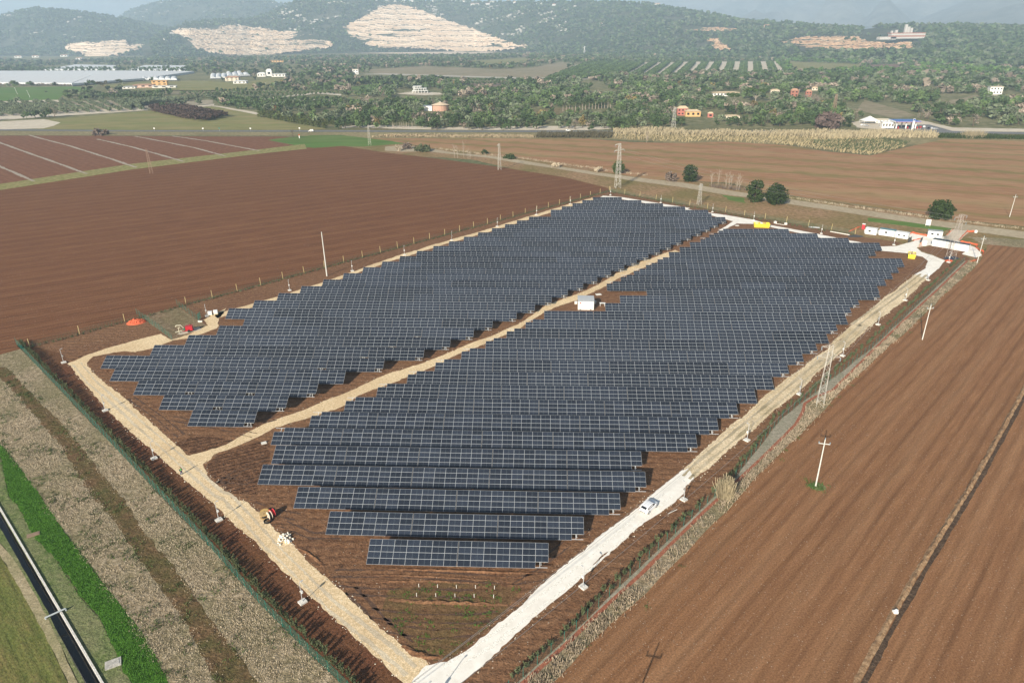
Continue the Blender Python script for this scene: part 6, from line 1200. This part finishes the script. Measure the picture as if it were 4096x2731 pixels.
dens = np.where(px > 1300, .93, .80); dens = np.where((px < 1250) & (py > 250), .42, dens); dens = np.where((px < 1000) & (py > 290) & (py < 372), .16, dens); keep &= (rgF.random(len(C)) < dens) & (n1 > np.where(px > 1350, -.27, -.08))
C, px, py, n1, n2 = C[keep], px[keep], py[keep], n1[keep], n2[keep]; k = len(C)
kinds = np.where(n2 > .47, 'bare', np.where(n2 > .12, 'oak', np.where(n2 > -.12, 'olive', np.where(n2 > -.3, 'green', 'oak'))))
r_ = rgF.random(k); kinds = np.where(r_ < .03, 'bare', np.where(r_ < .06, 'light', np.where(r_ < .068, 'ochre', kinds)))
kinds = np.where((py < 250) & (kinds == 'bare') & (r_ > .3), 'oak', kinds); kinds = np.where((px > 3100) & (py < 300) & (kinds != 'bare'), np.where(r_ > .4, 'pine', kinds), kinds)
S = 4.5 + 9 * rgF.random(k) ** 1.5 + C[:, 1] / 550; Hh = np.minimum(S, 10) * rgF.uniform(.7, 1.1, k); Hh = np.where(kinds == 'bare', Hh * 1.15, Hh)
T = np.array([PAL[q] for q in kinds]) * rgF.uniform(.75, 1.3, (k, 1)); T = np.concatenate([T, np.ones((k, 1))], 1)
dist = np.hypot(C[:, 0], C[:, 1]); infr = (px > 20) & (px < 4080)
order = np.argsort(np.where(infr, -Hh / dist, 0)); solo = np.zeros(k, bool); solo[order[:286]] = True
rest = ~solo; nearm = rest & (dist < 1250); farm = rest & ~nearm
PN = [proto(64, .115, s) for s in (4, 5, 6, 7)]; PFAR = [proto(20, .22, s) for s in (8, 9, 10)]
def rows(poly_lines, gap, size, kind, z=0):
    out = []
    for a, b in poly_lines:
        p, q = G(*a), G(*b); n = max(2, int((q - p).length / gap)); out += [(p.x + (q.x - p.x) * i / n + rgF.uniform(-.5, .5), p.y + (q.y - p.y) * i / n + rgF.uniform(-.5, .5), 0) for i in range(n + 1)]
    m_ = len(out); s = size * rgF.uniform(.75, 1.25, m_); return np.array(out), s, s * rgF.uniform(.7, .95, m_), np.concatenate([np.array([PAL[kind]] * m_) * rgF.uniform(.75, 1.3, (m_, 1)), np.ones((m_, 1))], 1)
extra = []
# olive grove in lines, nursery hedges between pale lanes
lines = []
for i in range(21):
    f = i / 20; lines.append((t00([(-500 + 1480 * f, 826 - 66 * f)])[0], t00([(-900 + 1760 * f, 738 - 42 * f)])[0]))
sheet('field', GP(OLIV), .06, earth('olive_floor', [(0.20, .165, .12), (0.34, .29, .22), (0.46, .40, .31)], fine=.15, patch=.02, patch_col=(0.14, .13, .06), patch_amt=.5), 6, 1); extra.append(rows(lines, 5.0, 5.6, 'olive'))
extra.append(rows([(t00([(870 + 6 * i, 752 - 1.2 * i)])[0], t00([(820 + 22 * i, 700 - .3 * i)])[0]) for i in range(0, 26, 2)], 6, 6.5, 'olive'))
sheet('field', GP(NURS), .06, cream, 6, 1)
lines = []
for i in range(46):
    f = i / 45; 
    if i % 3 == 2 and i > 12: continue
    xb, xt = 1430 + 1640 * f, 1700 + 1320 * f
    a = (1366 + xb * k1, 318 - 14 * f); b = (1366 + xt * k1, 254 - 2 * f); lines.append((a, b))
extra.append(rows(lines, 4.5, 7.5, 'oak')); extra.append(rows([((a[0] + 9, a[1]), (b[0] + 8, b[1])) for a, b in lines[::2]], 5, 6.5, 'green'))
for (yy, x0, x1, kd, s_) in ((690, 1480, 2352, 'oak', 7), (700, 1500, 2352, 'oak', 7), (712, 1520, 2352, 'green', 7), (728, 1540, 2352, 'oak', 8), (745, 1640, 2352, 'oak', 8), (640, 1250, 2352, 'green', 5), (650, 1260, 2300, 'oak', 5), (662, 1300, 2100, 'oak', 5), (672, 1300, 2000, 'olive', 5), (625, 1500, 2352, 'oak', 6), (600, 2100, 2352, 'green', 6), (655, 560, 1130, 'oak', 8), (668, 560, 1130, 'olive', 8), (680, 560, 1100, 'oak', 8)): extra.append(rows([(t00([(x0, yy + (8 if x0 > 1000 else 0))])[0], t00([(x1, yy)])[0])], 6.5, s_, kd))
for (yy, x0, x1, kd, s_) in ((560, 700, 1500, 'oak', 7), (570, 600, 1450, 'olive', 6), (582, 600, 1300, 'oak', 7), (550, 330, 1100, 'oak', 6)): extra.append(rows([(t10([(x0, yy)])[0], t10([(x1, yy + 6)])[0])], 7, s_, kd))
extra.append(rows([(t00([(-300, 590)])[0], t00([(500, 592)])[0])], 5, 4.5, 'bare')); extra.append(rows([(t00([(-300, 502)])[0], t00([(1340, 500)])[0])], 17, 13, 'oak')); extra.append(rows([(t00([(-300, 488)])[0], t00([(1300, 487)])[0])], 15, 13, 'oak'))
X = [np.concatenate([e[i] for e in extra]) for i in range(4)]
mass('woodland', np.concatenate([C[nearm], X[0]]), np.concatenate([S[nearm], X[1]]), np.concatenate([Hh[nearm], X[2]]), np.concatenate([T[nearm], X[3]]), PN, crownm, 'mixed groves and nursery rows spreading over the plain beyond the road', 'trees')
mass('woodland', C[farm], S[farm], Hh[farm], T[farm], PFAR, crownm, 'dark belt of far trees below the hills', 'trees')
# the largest trees along the near edge of the groves, each a tree of its own
KL = {'oak': 'dark evergreen tree at the near edge of the groves', 'olive': 'grey-green tree at the near edge of the groves', 'green': 'mid-green tree at the near edge of the groves', 'bare': 'leafless brown tree at the near edge of the groves', 'light': 'bright green tree at the near edge of the groves', 'ochre': 'yellow-brown tree at the near edge of the groves', 'pine': 'green pine at the near edge of the groves'}
CR = {}; 
_m = MB(); _m.tube((0, 0, -.02), (0, 0, .35), .035, .025, 6)
for a in (0, 2.1, 4.2): _m.tube((0, 0, .3), (math.cos(a) * .18, math.sin(a) * .18, .62), .02, .006, 4)
_o = _m.build('trunk', bark); TRK = _o.data; bpy.data.objects.remove(_o)
for kd in KL:
    lm = leafmat('crown_' + kd, tuple(c * 1.3 for c in PAL[kd]), tuple(c * 2.7 for c in PAL[kd]))
    CR[kd] = []
    for s in range(3):
        rg = np.random.default_rng(100 + s); P = []
        for q in range(7):
            a = rg.random() * 6.28; rr = rg.uniform(.1, .26); c = (math.cos(a) * rr, math.sin(a) * rr, .3 + .09 * q); w_ = rg.uniform(.16, .24); P.append(leaf_cloud(26 if kd != 'bare' else 14, c, (w_, w_, w_ * .85), .055 if kd != 'bare' else .035, 1, .35, rg))
        CR[kd].append(meshdata('crown', *join(P), lm))
for i in np.where(solo)[0]:
    kd = str(kinds[i]); t = thing('grove_tree', KL[kd], 'tree', Vector(C[i]), rgF.uniform(0, 6.28), f'{"leafless" if kd == "bare" else kd} trees along the near edge of the groves'.replace('oak', 'dark evergreen').replace('olive', 'grey-green').replace('light', 'bright green').replace('ochre', 'yellow-brown').replace('green trees', 'green trees')); t.scale = (S[i], S[i], Hh[i])
    link('trunk', TRK, t); link('crown', CR[kd][int(rgF.integers(0, 3))], t)
# cypress-like hedge, purple-brown block, palms, umbrella pines
hm = leafmat('olive_hedge', (0.05, .065, .018), (0.10, .12, .035)); HB = [crown(1, 1, 150, .07, s, .02, 10, hm, 'hedge_bush').data for s in (1, 2)]
for o in [o for o in bpy.data.objects if o.name.startswith('hedge_bush')]: bpy.data.objects.remove(o)
for row, (a, b, n, s_) in enumerate(((t00([(1790, 805)])[0], t00([(2250, 884)])[0], 26, 6.0), (t00([(1800, 786)])[0], t00([(2290, 862)])[0], 24, 6.2))):
    p, q = G(*a), G(*b)
    for i in range(n):
        o = link('hedge_bush', HB[i % 2], None, p + (q - p) * (i / (n - 1))); s = s_ * random.uniform(.9, 1.12); o.scale = (s, s, s * .95); o.rotation_euler = (0, 0, random.random() * 6); tag(o, f'rounded olive-green bush in the {"front" if row == 0 else "back"} row beside the meadow', 'bush', 'two rows of olive-green bushes beside the meadow')
purp = leafmat('purple_brush', (0.055, .04, .03), (0.10, .06, .05)); PB = [G(*p) for p in t00([(1035, 752), (1200, 725), (1570, 805), (1440, 835), (1335, 836), (1060, 775)])]
pts = scatter_poly(PB, 620); Cp = np.array([tuple(p) for p in pts]); kk = len(Cp); mass('shrub_block', Cp, np.full(kk, 6.5), rgF.uniform(4.2, 5.6, kk), np.ones((kk, 4)), [proto(40, .13, 31, False)], purp, 'dense square block of purple-brown shrubs standing in the meadow', 'shrubs')
ocm = leafmat('crown_ochre2', (0.15, .085, .035), (0.22, .13, .05))
o = crown(8, 10, 300, .4, 3, .05, 12, ocm, 'autumn_tree'); o.location = G(*t00([(1905, 775)])[0]); tag(o, 'rust-orange bush behind the olive-green hedge rows', 'bush')
pm_ = leafmat('palm_leaf', (0.05, .075, .02), (0.12, .13, .045))
def palm_parts(h):
    m = MB(); m.tube((0, 0, -.1), (0, 0, h), .28, .2, 7); a = m.build('trunk', barkp).data; V = []; F = []
    for k in range(26):
        az = 6.2832 * k / 26; el = random.uniform(-.5, 1.1); L = 2.6; prev = None
        for q in range(4):
            s = q / 3; rr = L * s * math.cos(el * (1 - .6 * s)); z = h + L * s * math.sin(el) - 1.1 * s * s; w_ = .28 * (1 - .7 * s); e = (math.cos(az) * rr, math.sin(az) * rr); n_ = (-math.sin(az) * w_, math.cos(az) * w_); V += [(e[0] - n_[0], e[1] - n_[1], z), (e[0] + n_[0], e[1] + n_[1], z)]
            if q: b = len(V) - 4; F.append((b, b + 1, b + 3, b + 2))
    return a, meshdata('fronds', np.array(V), np.array(F), pm_)
PLM = [palm_parts(7.5), palm_parts(6)]
for o in [o for o in bpy.data.objects if o.name.startswith('trunk') and o.parent is None]: bpy.data.objects.remove(o)
for i in range(16):
    p = G(*t10([(1525 + 22 * i + random.uniform(-4, 4), 768 - 1.6 * i)])[0]); t = thing('palm_tree', 'palm with a pale trunk in the row of palms in the groves', 'palm', p, random.random() * 6, 'row of palms in the middle of the groves'); link('trunk', PLM[i % 2][0], t); link('fronds', PLM[i % 2][1], t); t.scale = (1.2, 1.2, 1.15)
for i in range(9):
    p = G(*t10([(350 + 17 * i + random.uniform(-5, 5), 878 + random.uniform(-3, 3))])[0]); t = thing('palm_tree', 'slim palm at the roadside edge of the groves', 'palm', p, random.random() * 6, 'slim palms at the roadside edge'); link('trunk', PLM[1][0], t); link('fronds', PLM[1][1], t)
pinem = leafmat('pine_crown', (0.035, .065, .014), (0.075, .12, .03))
for i, (x, y, w_, tp, lb) in enumerate(((345, 735, 130, 640, 'left of the group'), (500, 700, 190, 605, 'broadest of the group'), (800, 640, 130, 575, 'above the red-brown houses'), (850, 665, 70, 612, 'between the red-brown houses'), (650, 405, 170, 355, 'far off below the sand quarry'), (1200, 425, 150, 368, 'far off right of the sand quarry'))):
    b = t20([(x, y)])[0]; p = G(*b); h = hgt(b, (0, t20([(0, tp)])[0][1])); wd = (G(b[0] + w_ * k2 / 2, b[1]) - G(b[0] - w_ * k2 / 2, b[1])).length
    t = thing('umbrella_pine', f'broad flat-topped umbrella pine, {lb}', 'pine', p, 0); m, e = limbs(h, wd, 6, h * .03, i + 70, .85); m.build('trunk', barkp, t); P = []
    rg = np.random.default_rng(i)
    for q in range(16): a = rg.random() * 6.28; rr = wd * .36 * rg.random() ** .5; P.append(leaf_cloud(36, (math.cos(a) * rr, math.sin(a) * rr, h * rg.uniform(.76, .9)), (wd * .15, wd * .15, h * .1), wd * .022 + .12, 1, .3, rg))
    bigmesh('crown', *join(P), pinem, parent=t)
bush('wide purple-brown bare thicket left of the filling station', t20([(985, 882)])[0], 125, t20([(0, 788)])[0][1], 81, plain('thicket', (0.12, .085, .075), .95, var=.3, scale=.5), 1500); bush('dark round bush between the thicket and the filling station', t20([(1125, 875)])[0], 44, t20([(0, 808)])[0][1], 82, oakm, 500)
# --- buildings
ter = plain('terracotta', (0.42, .24, .16), .85, var=.2, scale=.5); wcream = plain('wall_cream', (0.66, .58, .46), .8); wred = plain('wall_red', (0.40, .145, .115), .8); worange = plain('wall_orange', (0.58, .36, .16), .8); wtan = plain('roof_tan', (0.55, .43, .28), .85); wwhite = plain('wall_white', (0.74, .72, .68), .8); wbrown = plain('wall_brown', (0.32, .13, .09), .8); roofw = plain('roof_white', (0.70, .70, .69), .6)
def house(name, label, cat, x0, x1, yb, yt, tl, wall, roof, storeys=2, gable=True, depth=None, at=None, nwin=3, flat=False):
    if at is None:
        a, b = G(*tl([(x0, yb)])[0]), G(*tl([(x1, yb)])[0]); h = hgt(tl([((x0 + x1) / 2, yb)])[0], tl([(0, yt)])[0]); wd = (b - a).length; c = (a + b) / 2
    else: c, wd, h = at
    rz = -math.atan2(c.x, c.y) * .4; dp = depth or wd * .7; t = thing(name, label, cat, c, rz); hw = h * (.75 if gable else .94)
    m = MB(); m.box((0, dp / 2, hw / 2), (wd, dp, hw)); m.build('wall', wall, t); m = MB(); e = wd * .04
    if gable: m.add([(-wd / 2 - e, -e, hw), (wd / 2 + e, -e, hw), (wd / 2 + e, dp + e, hw), (-wd / 2 - e, dp + e, hw), (-wd * .28, dp / 2, h), (wd * .28, dp / 2, h)], [(0, 1, 5, 4), (1, 2, 5), (2, 3, 4, 5), (3, 0, 4), (3, 2, 1, 0)])
    else: m.box((0, dp / 2, (hw + h) / 2), (wd + 2 * e, dp + 2 * e, h - hw))
    m.build('roof', roof, t)
    for s in range(storeys):
        for k in range(nwin):
            m = MB(); m.box(((k + .5) / nwin * wd - wd / 2, -.05, hw * (s + .55) / storeys), (wd * .45 / nwin, .1, hw * .42 / storeys)); m.build('window', m_glass, t)
    return t
house('red_house', 'red two-storey house with tan roof in the groves', 'house', 2312, 2385, 797, 732, t10, wred, wtan, 2); house('house_annex', 'low orange annex with tan roof beside the red house', 'house', 18, 120, 806, 758, t20, worange, wtan, 1)
house('red_house', 'small red hut right of the red house', 'house', 170, 207, 812, 774, t20, wred, wtan, 1, nwin=1); house('farm_shed', 'low tan-roofed shed in the trees right of the red hut', 'shed', 296, 390, 822, 795, t20, wcream, wtan, 1)
house('villa', 'square white villa standing alone by the olive slope on the right', 'house', 2113, 2196, 652, 598, t20, wwhite, plain('villa_roof', (0.45, .4, .33), .8), 2, False, nwin=4)
house('long_house', 'long white building with tan roof behind the umbrella pines', 'house', 208, 395, 664, 634, t20, wwhite, wtan, 1, nwin=8, depth=12); house('farmhouse', 'tan-roofed farmhouse right of the umbrella pines', 'house', 606, 664, 648, 616, t20, wcream, wtan, 1); house('farmhouse', 'red-brown house under the pine, left one', 'house', 742, 792, 668, 612, t20, wbrown, ter, 2, nwin=2); house('farmhouse', 'red-brown house under the pine, right one', 'house', 845, 885, 668, 620, t20, wbrown, ter, 2, nwin=2); house('farmhouse', 'small tan-roofed house behind the red-brown houses', 'house', 890, 928, 625, 600, t20, wcream, wtan, 1, nwin=2)
house('ruined_house', 'small white ruined house by the tan meadow', 'house', 80, 116, 514, 478, t10, wwhite, wcream, 2, False, nwin=2)
house('orange_house', 'orange two-storey flat-roofed house on the left plain', 'house', 1055, 1145, 590, 556, t00, worange, worange, 2, False, depth=10); house('farm_building', 'low pinkish building left of the orange house', 'building', 925, 1050, 605, 580, t00, plain('wall_pink', (0.62, .42, .34), .8), ter, 1, depth=12); house('farm_building', 'long white shed below the orange house', 'building', 1060, 1200, 606, 592, t00, wwhite, roofw, 1, False, depth=8); house('farm_building', 'grey-roofed shed far left of the orange house', 'building', 850, 925, 612, 594, t00, wwhite, roofg, 1, depth=10)
house('farmhouse', 'cream house with red roof right of the greenhouses', 'house', 1558, 1640, 560, 526, t00, wcream, ter, 2); house('farm_shed', 'white shed before the cream house right of the greenhouses', 'shed', 1612, 1692, 577, 556, t00, wwhite, roofw, 1); house('farm_shed', 'white shed at the left end of the white sheds by the grove', 'shed', 1776, 1826, 530, 500, t00, wwhite, roofw, 1); house('farm_shed', 'tall white shed among the white sheds by the grove', 'shed', 1838, 1872, 525, 476, t00, wwhite, roofw, 1, nwin=1); house('farm_shed', 'low white shed at the right end of the white sheds by the grove', 'shed', 1875, 1960, 530, 511, t00, wwhite, roofw, 1, False, nwin=4)
for i, (x, y) in enumerate(((125, 392), (245, 390), (320, 376), (440, 384), (545, 405))): house('valley_house', f'small white house at the foot of the left hill, {ORD[i]} from left', 'house', x - 16, x + 16, y + 8, y - 8, t00, wwhite, ter, 1, nwin=2)
house('yellow_shed', 'long orange-yellow shed among trees below the middle quarry', 'shed', 1865, 1945, 430, 417, t00, worange, worange, 1, False, nwin=5, depth=12)
# skeleton of an unfinished white building, round pavilion
t = thing('unfinished_building', 'white concrete skeleton of an unfinished building on a pale lot', 'building', G(*t10([(540, 642)])[0]), 0); q = .23
for lv in range(3):
    m = MB(); w_ = (24, 20, 13)[lv]; m.box((0 if lv < 2 else -4, 6, 3.3 * (lv + 1) if lv < 2 else 9.6), (w_, 12, .4)); m.build('floor_slab', m_white, t)
    for x in np.linspace(-w_ / 2 + .4, w_ / 2 - .4, 6):
        m = MB(); m.box((x if lv < 2 else x - 4, .3, 3.3 * lv + 1.6), (.5, .5, 3.2)); m.box((x if lv < 2 else x - 4, 11.5, 3.3 * lv + 1.6), (.5, .5, 3.2)); m.build('column', m_white, t)
t = thing('round_pavilion', 'round building with a conical tan roof and a grey-roofed wing', 'building', G(*t10([(680, 765)])[0]), 0); wd = (G(*t10([(738, 760)])[0]) - G(*t10([(622, 760)])[0])).length
m = MB(); m.tube((0, 4, 0), (0, 4, 6.5), wd / 2 * .94, n=20); m.build('wall', plain('pavilion_wall', (0.5, .3, .22), .8), t); m = MB(); m.tube((0, 4, 6.5), (0, 4, 9.5), wd / 2 * 1.05, .4, 20); m.build('roof', plain('pavilion_roof', (0.6, .47, .33), .8), t); m = MB(); m.tube((0, 4, 9.4), (0, 4, 10.2), .5, n=8); m.build('lantern', m_white, t)
m = MB(); m.box((-wd * .72, 4, 2.8), (wd * .5, 8, 5.6)); w1 = m.build('wing', wwhite, t); m = MB(); m.box((-wd * .72, 4, 5.8), (wd * .54, 8.6, .4)); m.build('wing_roof', plain('slate', (0.16, .2, .25), .6), t)
# greenhouses
plast = plain('greenhouse_film', (0.56, .58, .60), 1.0, spec=0.0, var=.05, scale=.05)
def greenhouse(label, poly, h, arches):
    P = GP(poly); c = sum(P, Vector()) / len(P); t = thing('greenhouse', label, 'greenhouse', c); a, b, d, e = [p - c for p in P]   # front-left, front-right, back-right, back-left
    V = []; F = []; n = arches * 6
    for i in range(n + 1):
        f = i / n; k_ = .45 if arches < 8 else .03; z = h * (1 - k_ + k_ * abs(math.sin(f * arches * math.pi)) ** .6); p, q = a + (b - a) * f, e + (d - e) * f
        V += [(p.x, p.y, 0), (p.x, p.y, z), (q.x, q.y, z), (q.x, q.y, 0)]
        if i: o = 4 * i; F += [(o - 4, o, o + 1, o - 3), (o - 3, o + 1, o + 2, o - 2), (o - 2, o + 2, o + 3, o - 1)]
    F += [(0, 1, 2, 3), (4 * n + 3, 4 * n + 2, 4 * n + 1, 4 * n)]
    bigmesh('film', np.array(V, float), np.array(F), plast, parent=t); m = MB(); m.box(((a + b) / 2 + Vector((0, -.3, h * .15))), ((b - a).length, .3, h * .3), math.atan2((b - a).y, (b - a).x)); m.build('base_wall', m_dark, t)
    for f in np.linspace(0, 1, min(arches + 1, 24)):
        p = a + (b - a) * f; m = MB(); m.tube((p.x, p.y - .2, 0), (p.x, p.y - .2, h * .6), .15, n=4); m.build('arch_post', m_gal, t)
greenhouse('vast white greenhouse roof filling the left plain', t00([(-640, 580), (498, 592), (720, 500), (-640, 504)]), 5, 30); greenhouse('long white greenhouse continuing right of the vast one', t00([(500, 596), (985, 558), (1340, 506), (716, 500)]), 5, 22); 
greenhouse('strip of white greenhouse behind the dark tree line, left', t00([(305, 492), (805, 490), (800, 462), (520, 456)]), 5, 12); greenhouse('strip of white greenhouse behind the dark tree line, right', t00([(890, 494), (1285, 496), (1280, 464), (1000, 461)]), 5, 10)
greenhouse('small arched greenhouse before the orange house', t00([(972, 556), (1220, 558), (1222, 545), (975, 543)]), 5.5, 6); greenhouse('arched greenhouse right of the dark tree pair', t00([(1450, 548), (1560, 545), (1565, 520), (1452, 522)]), 5.5, 3); greenhouse('long arched greenhouse behind the cream house', t00([(1565, 535), (1725, 528), (1700, 502), (1560, 508)]), 5.5, 4)
# filling station
pp = G(*t20([(1540, 890)])[0]); t = thing('filling_station', 'filling station canopy with blue and white fascia on white pillars', 'filling station', pp, -.1); wd = (G(*t20([(1622, 888)])[0]) - G(*t20([(1450, 888)])[0])).length
m = MB(); m.box((0, 7, 6.2), (wd, 17, .9)); m.build('canopy', m_white, t); m = MB(); m.box((0, -1.56, 6.45), (wd + .1, .08, .5)); m.box((0, 7, 6.72), (wd * .98, 16.6, .12)); m.build('fascia', plain('fascia_blue', (0.07, .16, .42), .5), t); m = MB(); m.box((0, -1.57, 5.95), (wd + .12, .08, .25)); m.build('stripe', m_red, t)
for x in np.linspace(-wd * .38, wd * .38, 3):
    for y in (2, 11):
        m = MB(); m.box((x, y, 2.9), (.9, .9, 5.8)); m.build('pillar', m_white, t)
    m = MB(); m.box((x + 1.8, 2, .9), (.8, .6, 1.8)); m.build('pump', m_red, t)
t = thing('price_sign', 'tall white price pylon before the filling station canopy', 'sign', G(*t20([(1578, 906)])[0])); m = MB(); m.box((0, 0, 5.2), (1.7, .4, 10.4)); m.build('panel', m_white, t); m = MB(); m.box((0, -.22, 9.4), (1.5, .06, 1.4)); m.build('band', m_blue, t)
house('station_shop', 'white flat-roofed shop left of the filling station canopy', 'shop', 1372, 1452, 884, 842, t20, wwhite, roofw, 1, False, nwin=4); house('station_hall', 'tan-roofed hall behind the filling station shop', 'building', 1326, 1440, 848, 822, t20, wwhite, plain('hall_roof', (0.62, .55, .42), .7), 1, True, nwin=5)
t = thing('marquee', 'white pointed marquee left of the filling station', 'tent', G(*t20([(1298, 858)])[0])); m = MB(); m.add([(-7, 0, 3), (7, 0, 3), (7, 10, 3), (-7, 10, 3), (0, 5, 7)], [(0, 1, 4), (1, 2, 4), (2, 3, 4), (3, 0, 4)]); m.build('canvas', m_white, t)
for x, y in ((-6.8, .2), (6.8, .2), (6.8, 9.8), (-6.8, 9.8)):
    m = MB(); m.tube((x, y, 0), (x, y, 3.1), .12); m.build('pole', m_gal, t)
def smallcar(label, p, rz, mat, van=False):
    t = thing('car', label, 'car', p, rz); L = 4.6 if van else 4.2; m = MB(); pr = [(-L / 2, .35), (L / 2, .35), (L / 2, .75), (L * .28, .95), (L * .14, 1.5 if not van else 2.0), (-L * .36, 1.5 if not van else 2.1), (-L / 2, .95 if not van else 2.0)]
    n = len(pr); m.add([(x, -.85, z) for x, z in pr] + [(x, .85, z) for x, z in pr], [tuple(range(n)), tuple(range(2 * n - 1, n - 1, -1))] + [(i, n + i, n + (i + 1) % n, (i + 1) % n) for i in range(n)]); m.build('body', mat, t)
    for s in (1, -1):
        m = MB(); m.box((-L * .08, s * .86, 1.18), (L * .4, .03, .38)); m.build('side_window', m_glass, t)
        for x in (-L * .3, L * .3): m = MB(); m.tube((x, s * .6, .32), (x, s * .9, .32), .32, n=10); m.build('wheel', m_black, t)
    m = MB(); m.box((L * .215, 0, 1.2), (.06, 1.4, .45), M=Matrix.Rotation(-.7, 3, 'Y')); m.build('windscreen', m_glass, t); return t
cb, cs, cr_, cw_ = plain('car_black', (0.02, .02, .025), .3), plain('car_silver', (0.5, .51, .53), .3, .3), plain('car_red', (0.35, .03, .03), .3), plain('car_pale', (0.72, .72, .71), .35)
for (x, y, rz, mt, lb) in ((1462, 904, .1, cb, 'black car before the filling station'), (1484, 902, .1, cr_, 'dark red car before the filling station'), (1510, 910, .2, cs, 'silver car before the filling station canopy'), (1635, 882, 1.2, cr_, 'red car parked right of the canopy'), (1660, 880, 1.2, cw_, 'white car parked right of the canopy'), (1690, 888, 1.2, cb, 'black car in the parked line right of the canopy'), (1712, 890, 1.2, cs, 'silver car in the parked line right of the canopy'), (1740, 894, .2, cs, 'grey car at the right end of the parked line'), (1240, 868, .3, cw_, 'white car parked left of the marquee'), (1265, 872, .3, cs, 'silver car parked by the marquee')): smallcar(lb, G(*t20([(x, y)])[0]), rz, mt)
smallcar('white van driving on the paved road by the junction', G(*t00([(2142, 908)])[0], .05), math.pi, cw_, True); smallcar('white car by the yard on the paved road', G(*t10([(1560, 904)])[0], .05), 0, cw_); smallcar('dark car parked in the green field on the left', G(*t00([(318, 634)])[0]), 0, cb)
for i, (x, y, hh_) in enumerate(((1065, 902, 2), (1400, 903, 2), (1513, 906, 2.6), (1727, 903, 2), (2065, 904, 2.4))):
    t = thing('road_sign', f'small white sign beside the paved road, {ORD[i]} from left', 'sign', G(*t00([(x, y)])[0])); m = MB(); m.tube((0, 0, 0), (0, 0, hh_), .07); m.build('post', m_gal, t); m = MB(); m.box((0, -.08, hh_ + .3), (1.4, .08, 1.0)); m.build('panel', m_green if i == 2 else m_white, t)
t = thing('road_marker', 'white and orange marker post by the bare tree on the green patch', 'marker', G(*t0a([(2063, 92)])[0])); m = MB(); m.tube((0, 0, 0), (0, 0, 2.2), .45, n=8); m.build('post', m_white, t); m = MB(); m.tube((0, 0, 2.2), (0, 0, 3.3), .5, n=8); m.build('cap', m_orange, t)
for i, (b, tp) in enumerate((((122, 652), (108, 602)), ((207, 672), (195, 622)), ((1832, 608), (1829, 570)))):
    p = G(*t00([b])[0]); h = hgt(t00([b])[0], t00([tp])[0]); t = thing('wooden_pole', f'leaning pale pole in the green fields on the left plain, {ORD[i]} from left', 'pole', p); m = MB(); m.tube((0, 0, -.2), (-h * .2 if i < 2 else 0, 0, h), .3, .2, 7); m.build('post', m_conc, t); m = MB(); m.box((-h * .2 if i < 2 else 0, 0, h - .6), (2.4, .2, .2)); m.build('cross_arm', m_conc, t)
# houses along the ridge, the plant on the sandy hill
for i, (x, y) in enumerate(((440, 17), (500, 22), (650, 18), (700, 15), (800, 14), (850, 26), (910, 46), (940, 44), (1012, 42), (1040, 26), (1150, 18), (1195, 34), (1460, 48), (2160, 48), (1790, 186))):
    q = t10([(x, y)])[0]; p, tt = hd.hit(*q); house('hill_house', f'white house with red roof high on the main ridge, {ORD[i]} from left' if i < 14 else 'pale farmhouse alone on the slope of the main ridge', 'house', 0, 0, 0, 0, None, wwhite, ter, 2, at=(p + Vector((0, -10, 3)), random.uniform(20, 32), random.uniform(13, 18)), nwin=3)
p, tt = hd.hit(*t20([(1540, 285)])[0]); t = thing('quarry_plant', 'white industrial plant with a silo tower above the sand quarry', 'plant', p + Vector((0, -20, 0)), 0)
wgrey = plain('plant_grey', (0.46, .44, .41), .8, var=.2, scale=.05)
sc_ = math.hypot(p.x, p.y) / FPX * .58
for nm, x, z, w_, h_, mt in (('hall', 0, 12, 190, 9, wgrey), ('hall', 0, 21.2, 188, 7, wbrown), ('hall', 0, 28.4, 186, 9, wgrey), ('roof', 0, 37.6, 192, 4, wbrown), ('hall', -110, 8, 90, 14, wgrey), ('silo', -10, 42, 12, 42, wgrey), ('silo', 4, 42, 14, 30, wgrey), ('silo', 22, 42, 12, 24, wgrey), ('silo', -60, 42, 12, 14, wgrey), ('silo', -84, 42, 10, 10, wgrey)):
    m = MB(); m.box((x * sc_, 20 * sc_ if nm == 'hall' else 24 * sc_, (z + h_ / 2) * sc_), (w_ * sc_, (38 if nm != 'roof' else 42) * sc_ if nm != 'silo' else w_ * sc_, h_ * sc_)); m.build(nm, mt, t)
p, tt = hd.hit(*t20([(570, 205)])[0]); house('hill_house', 'pinkish house on the wooded slope right of the sand strip', 'house', 0, 0, 0, 0, None, plain('wall_pink', (0.62, .42, .34), .8), ter, 2, at=(p + Vector((0, -8, 3)), 26, 15))
haze()
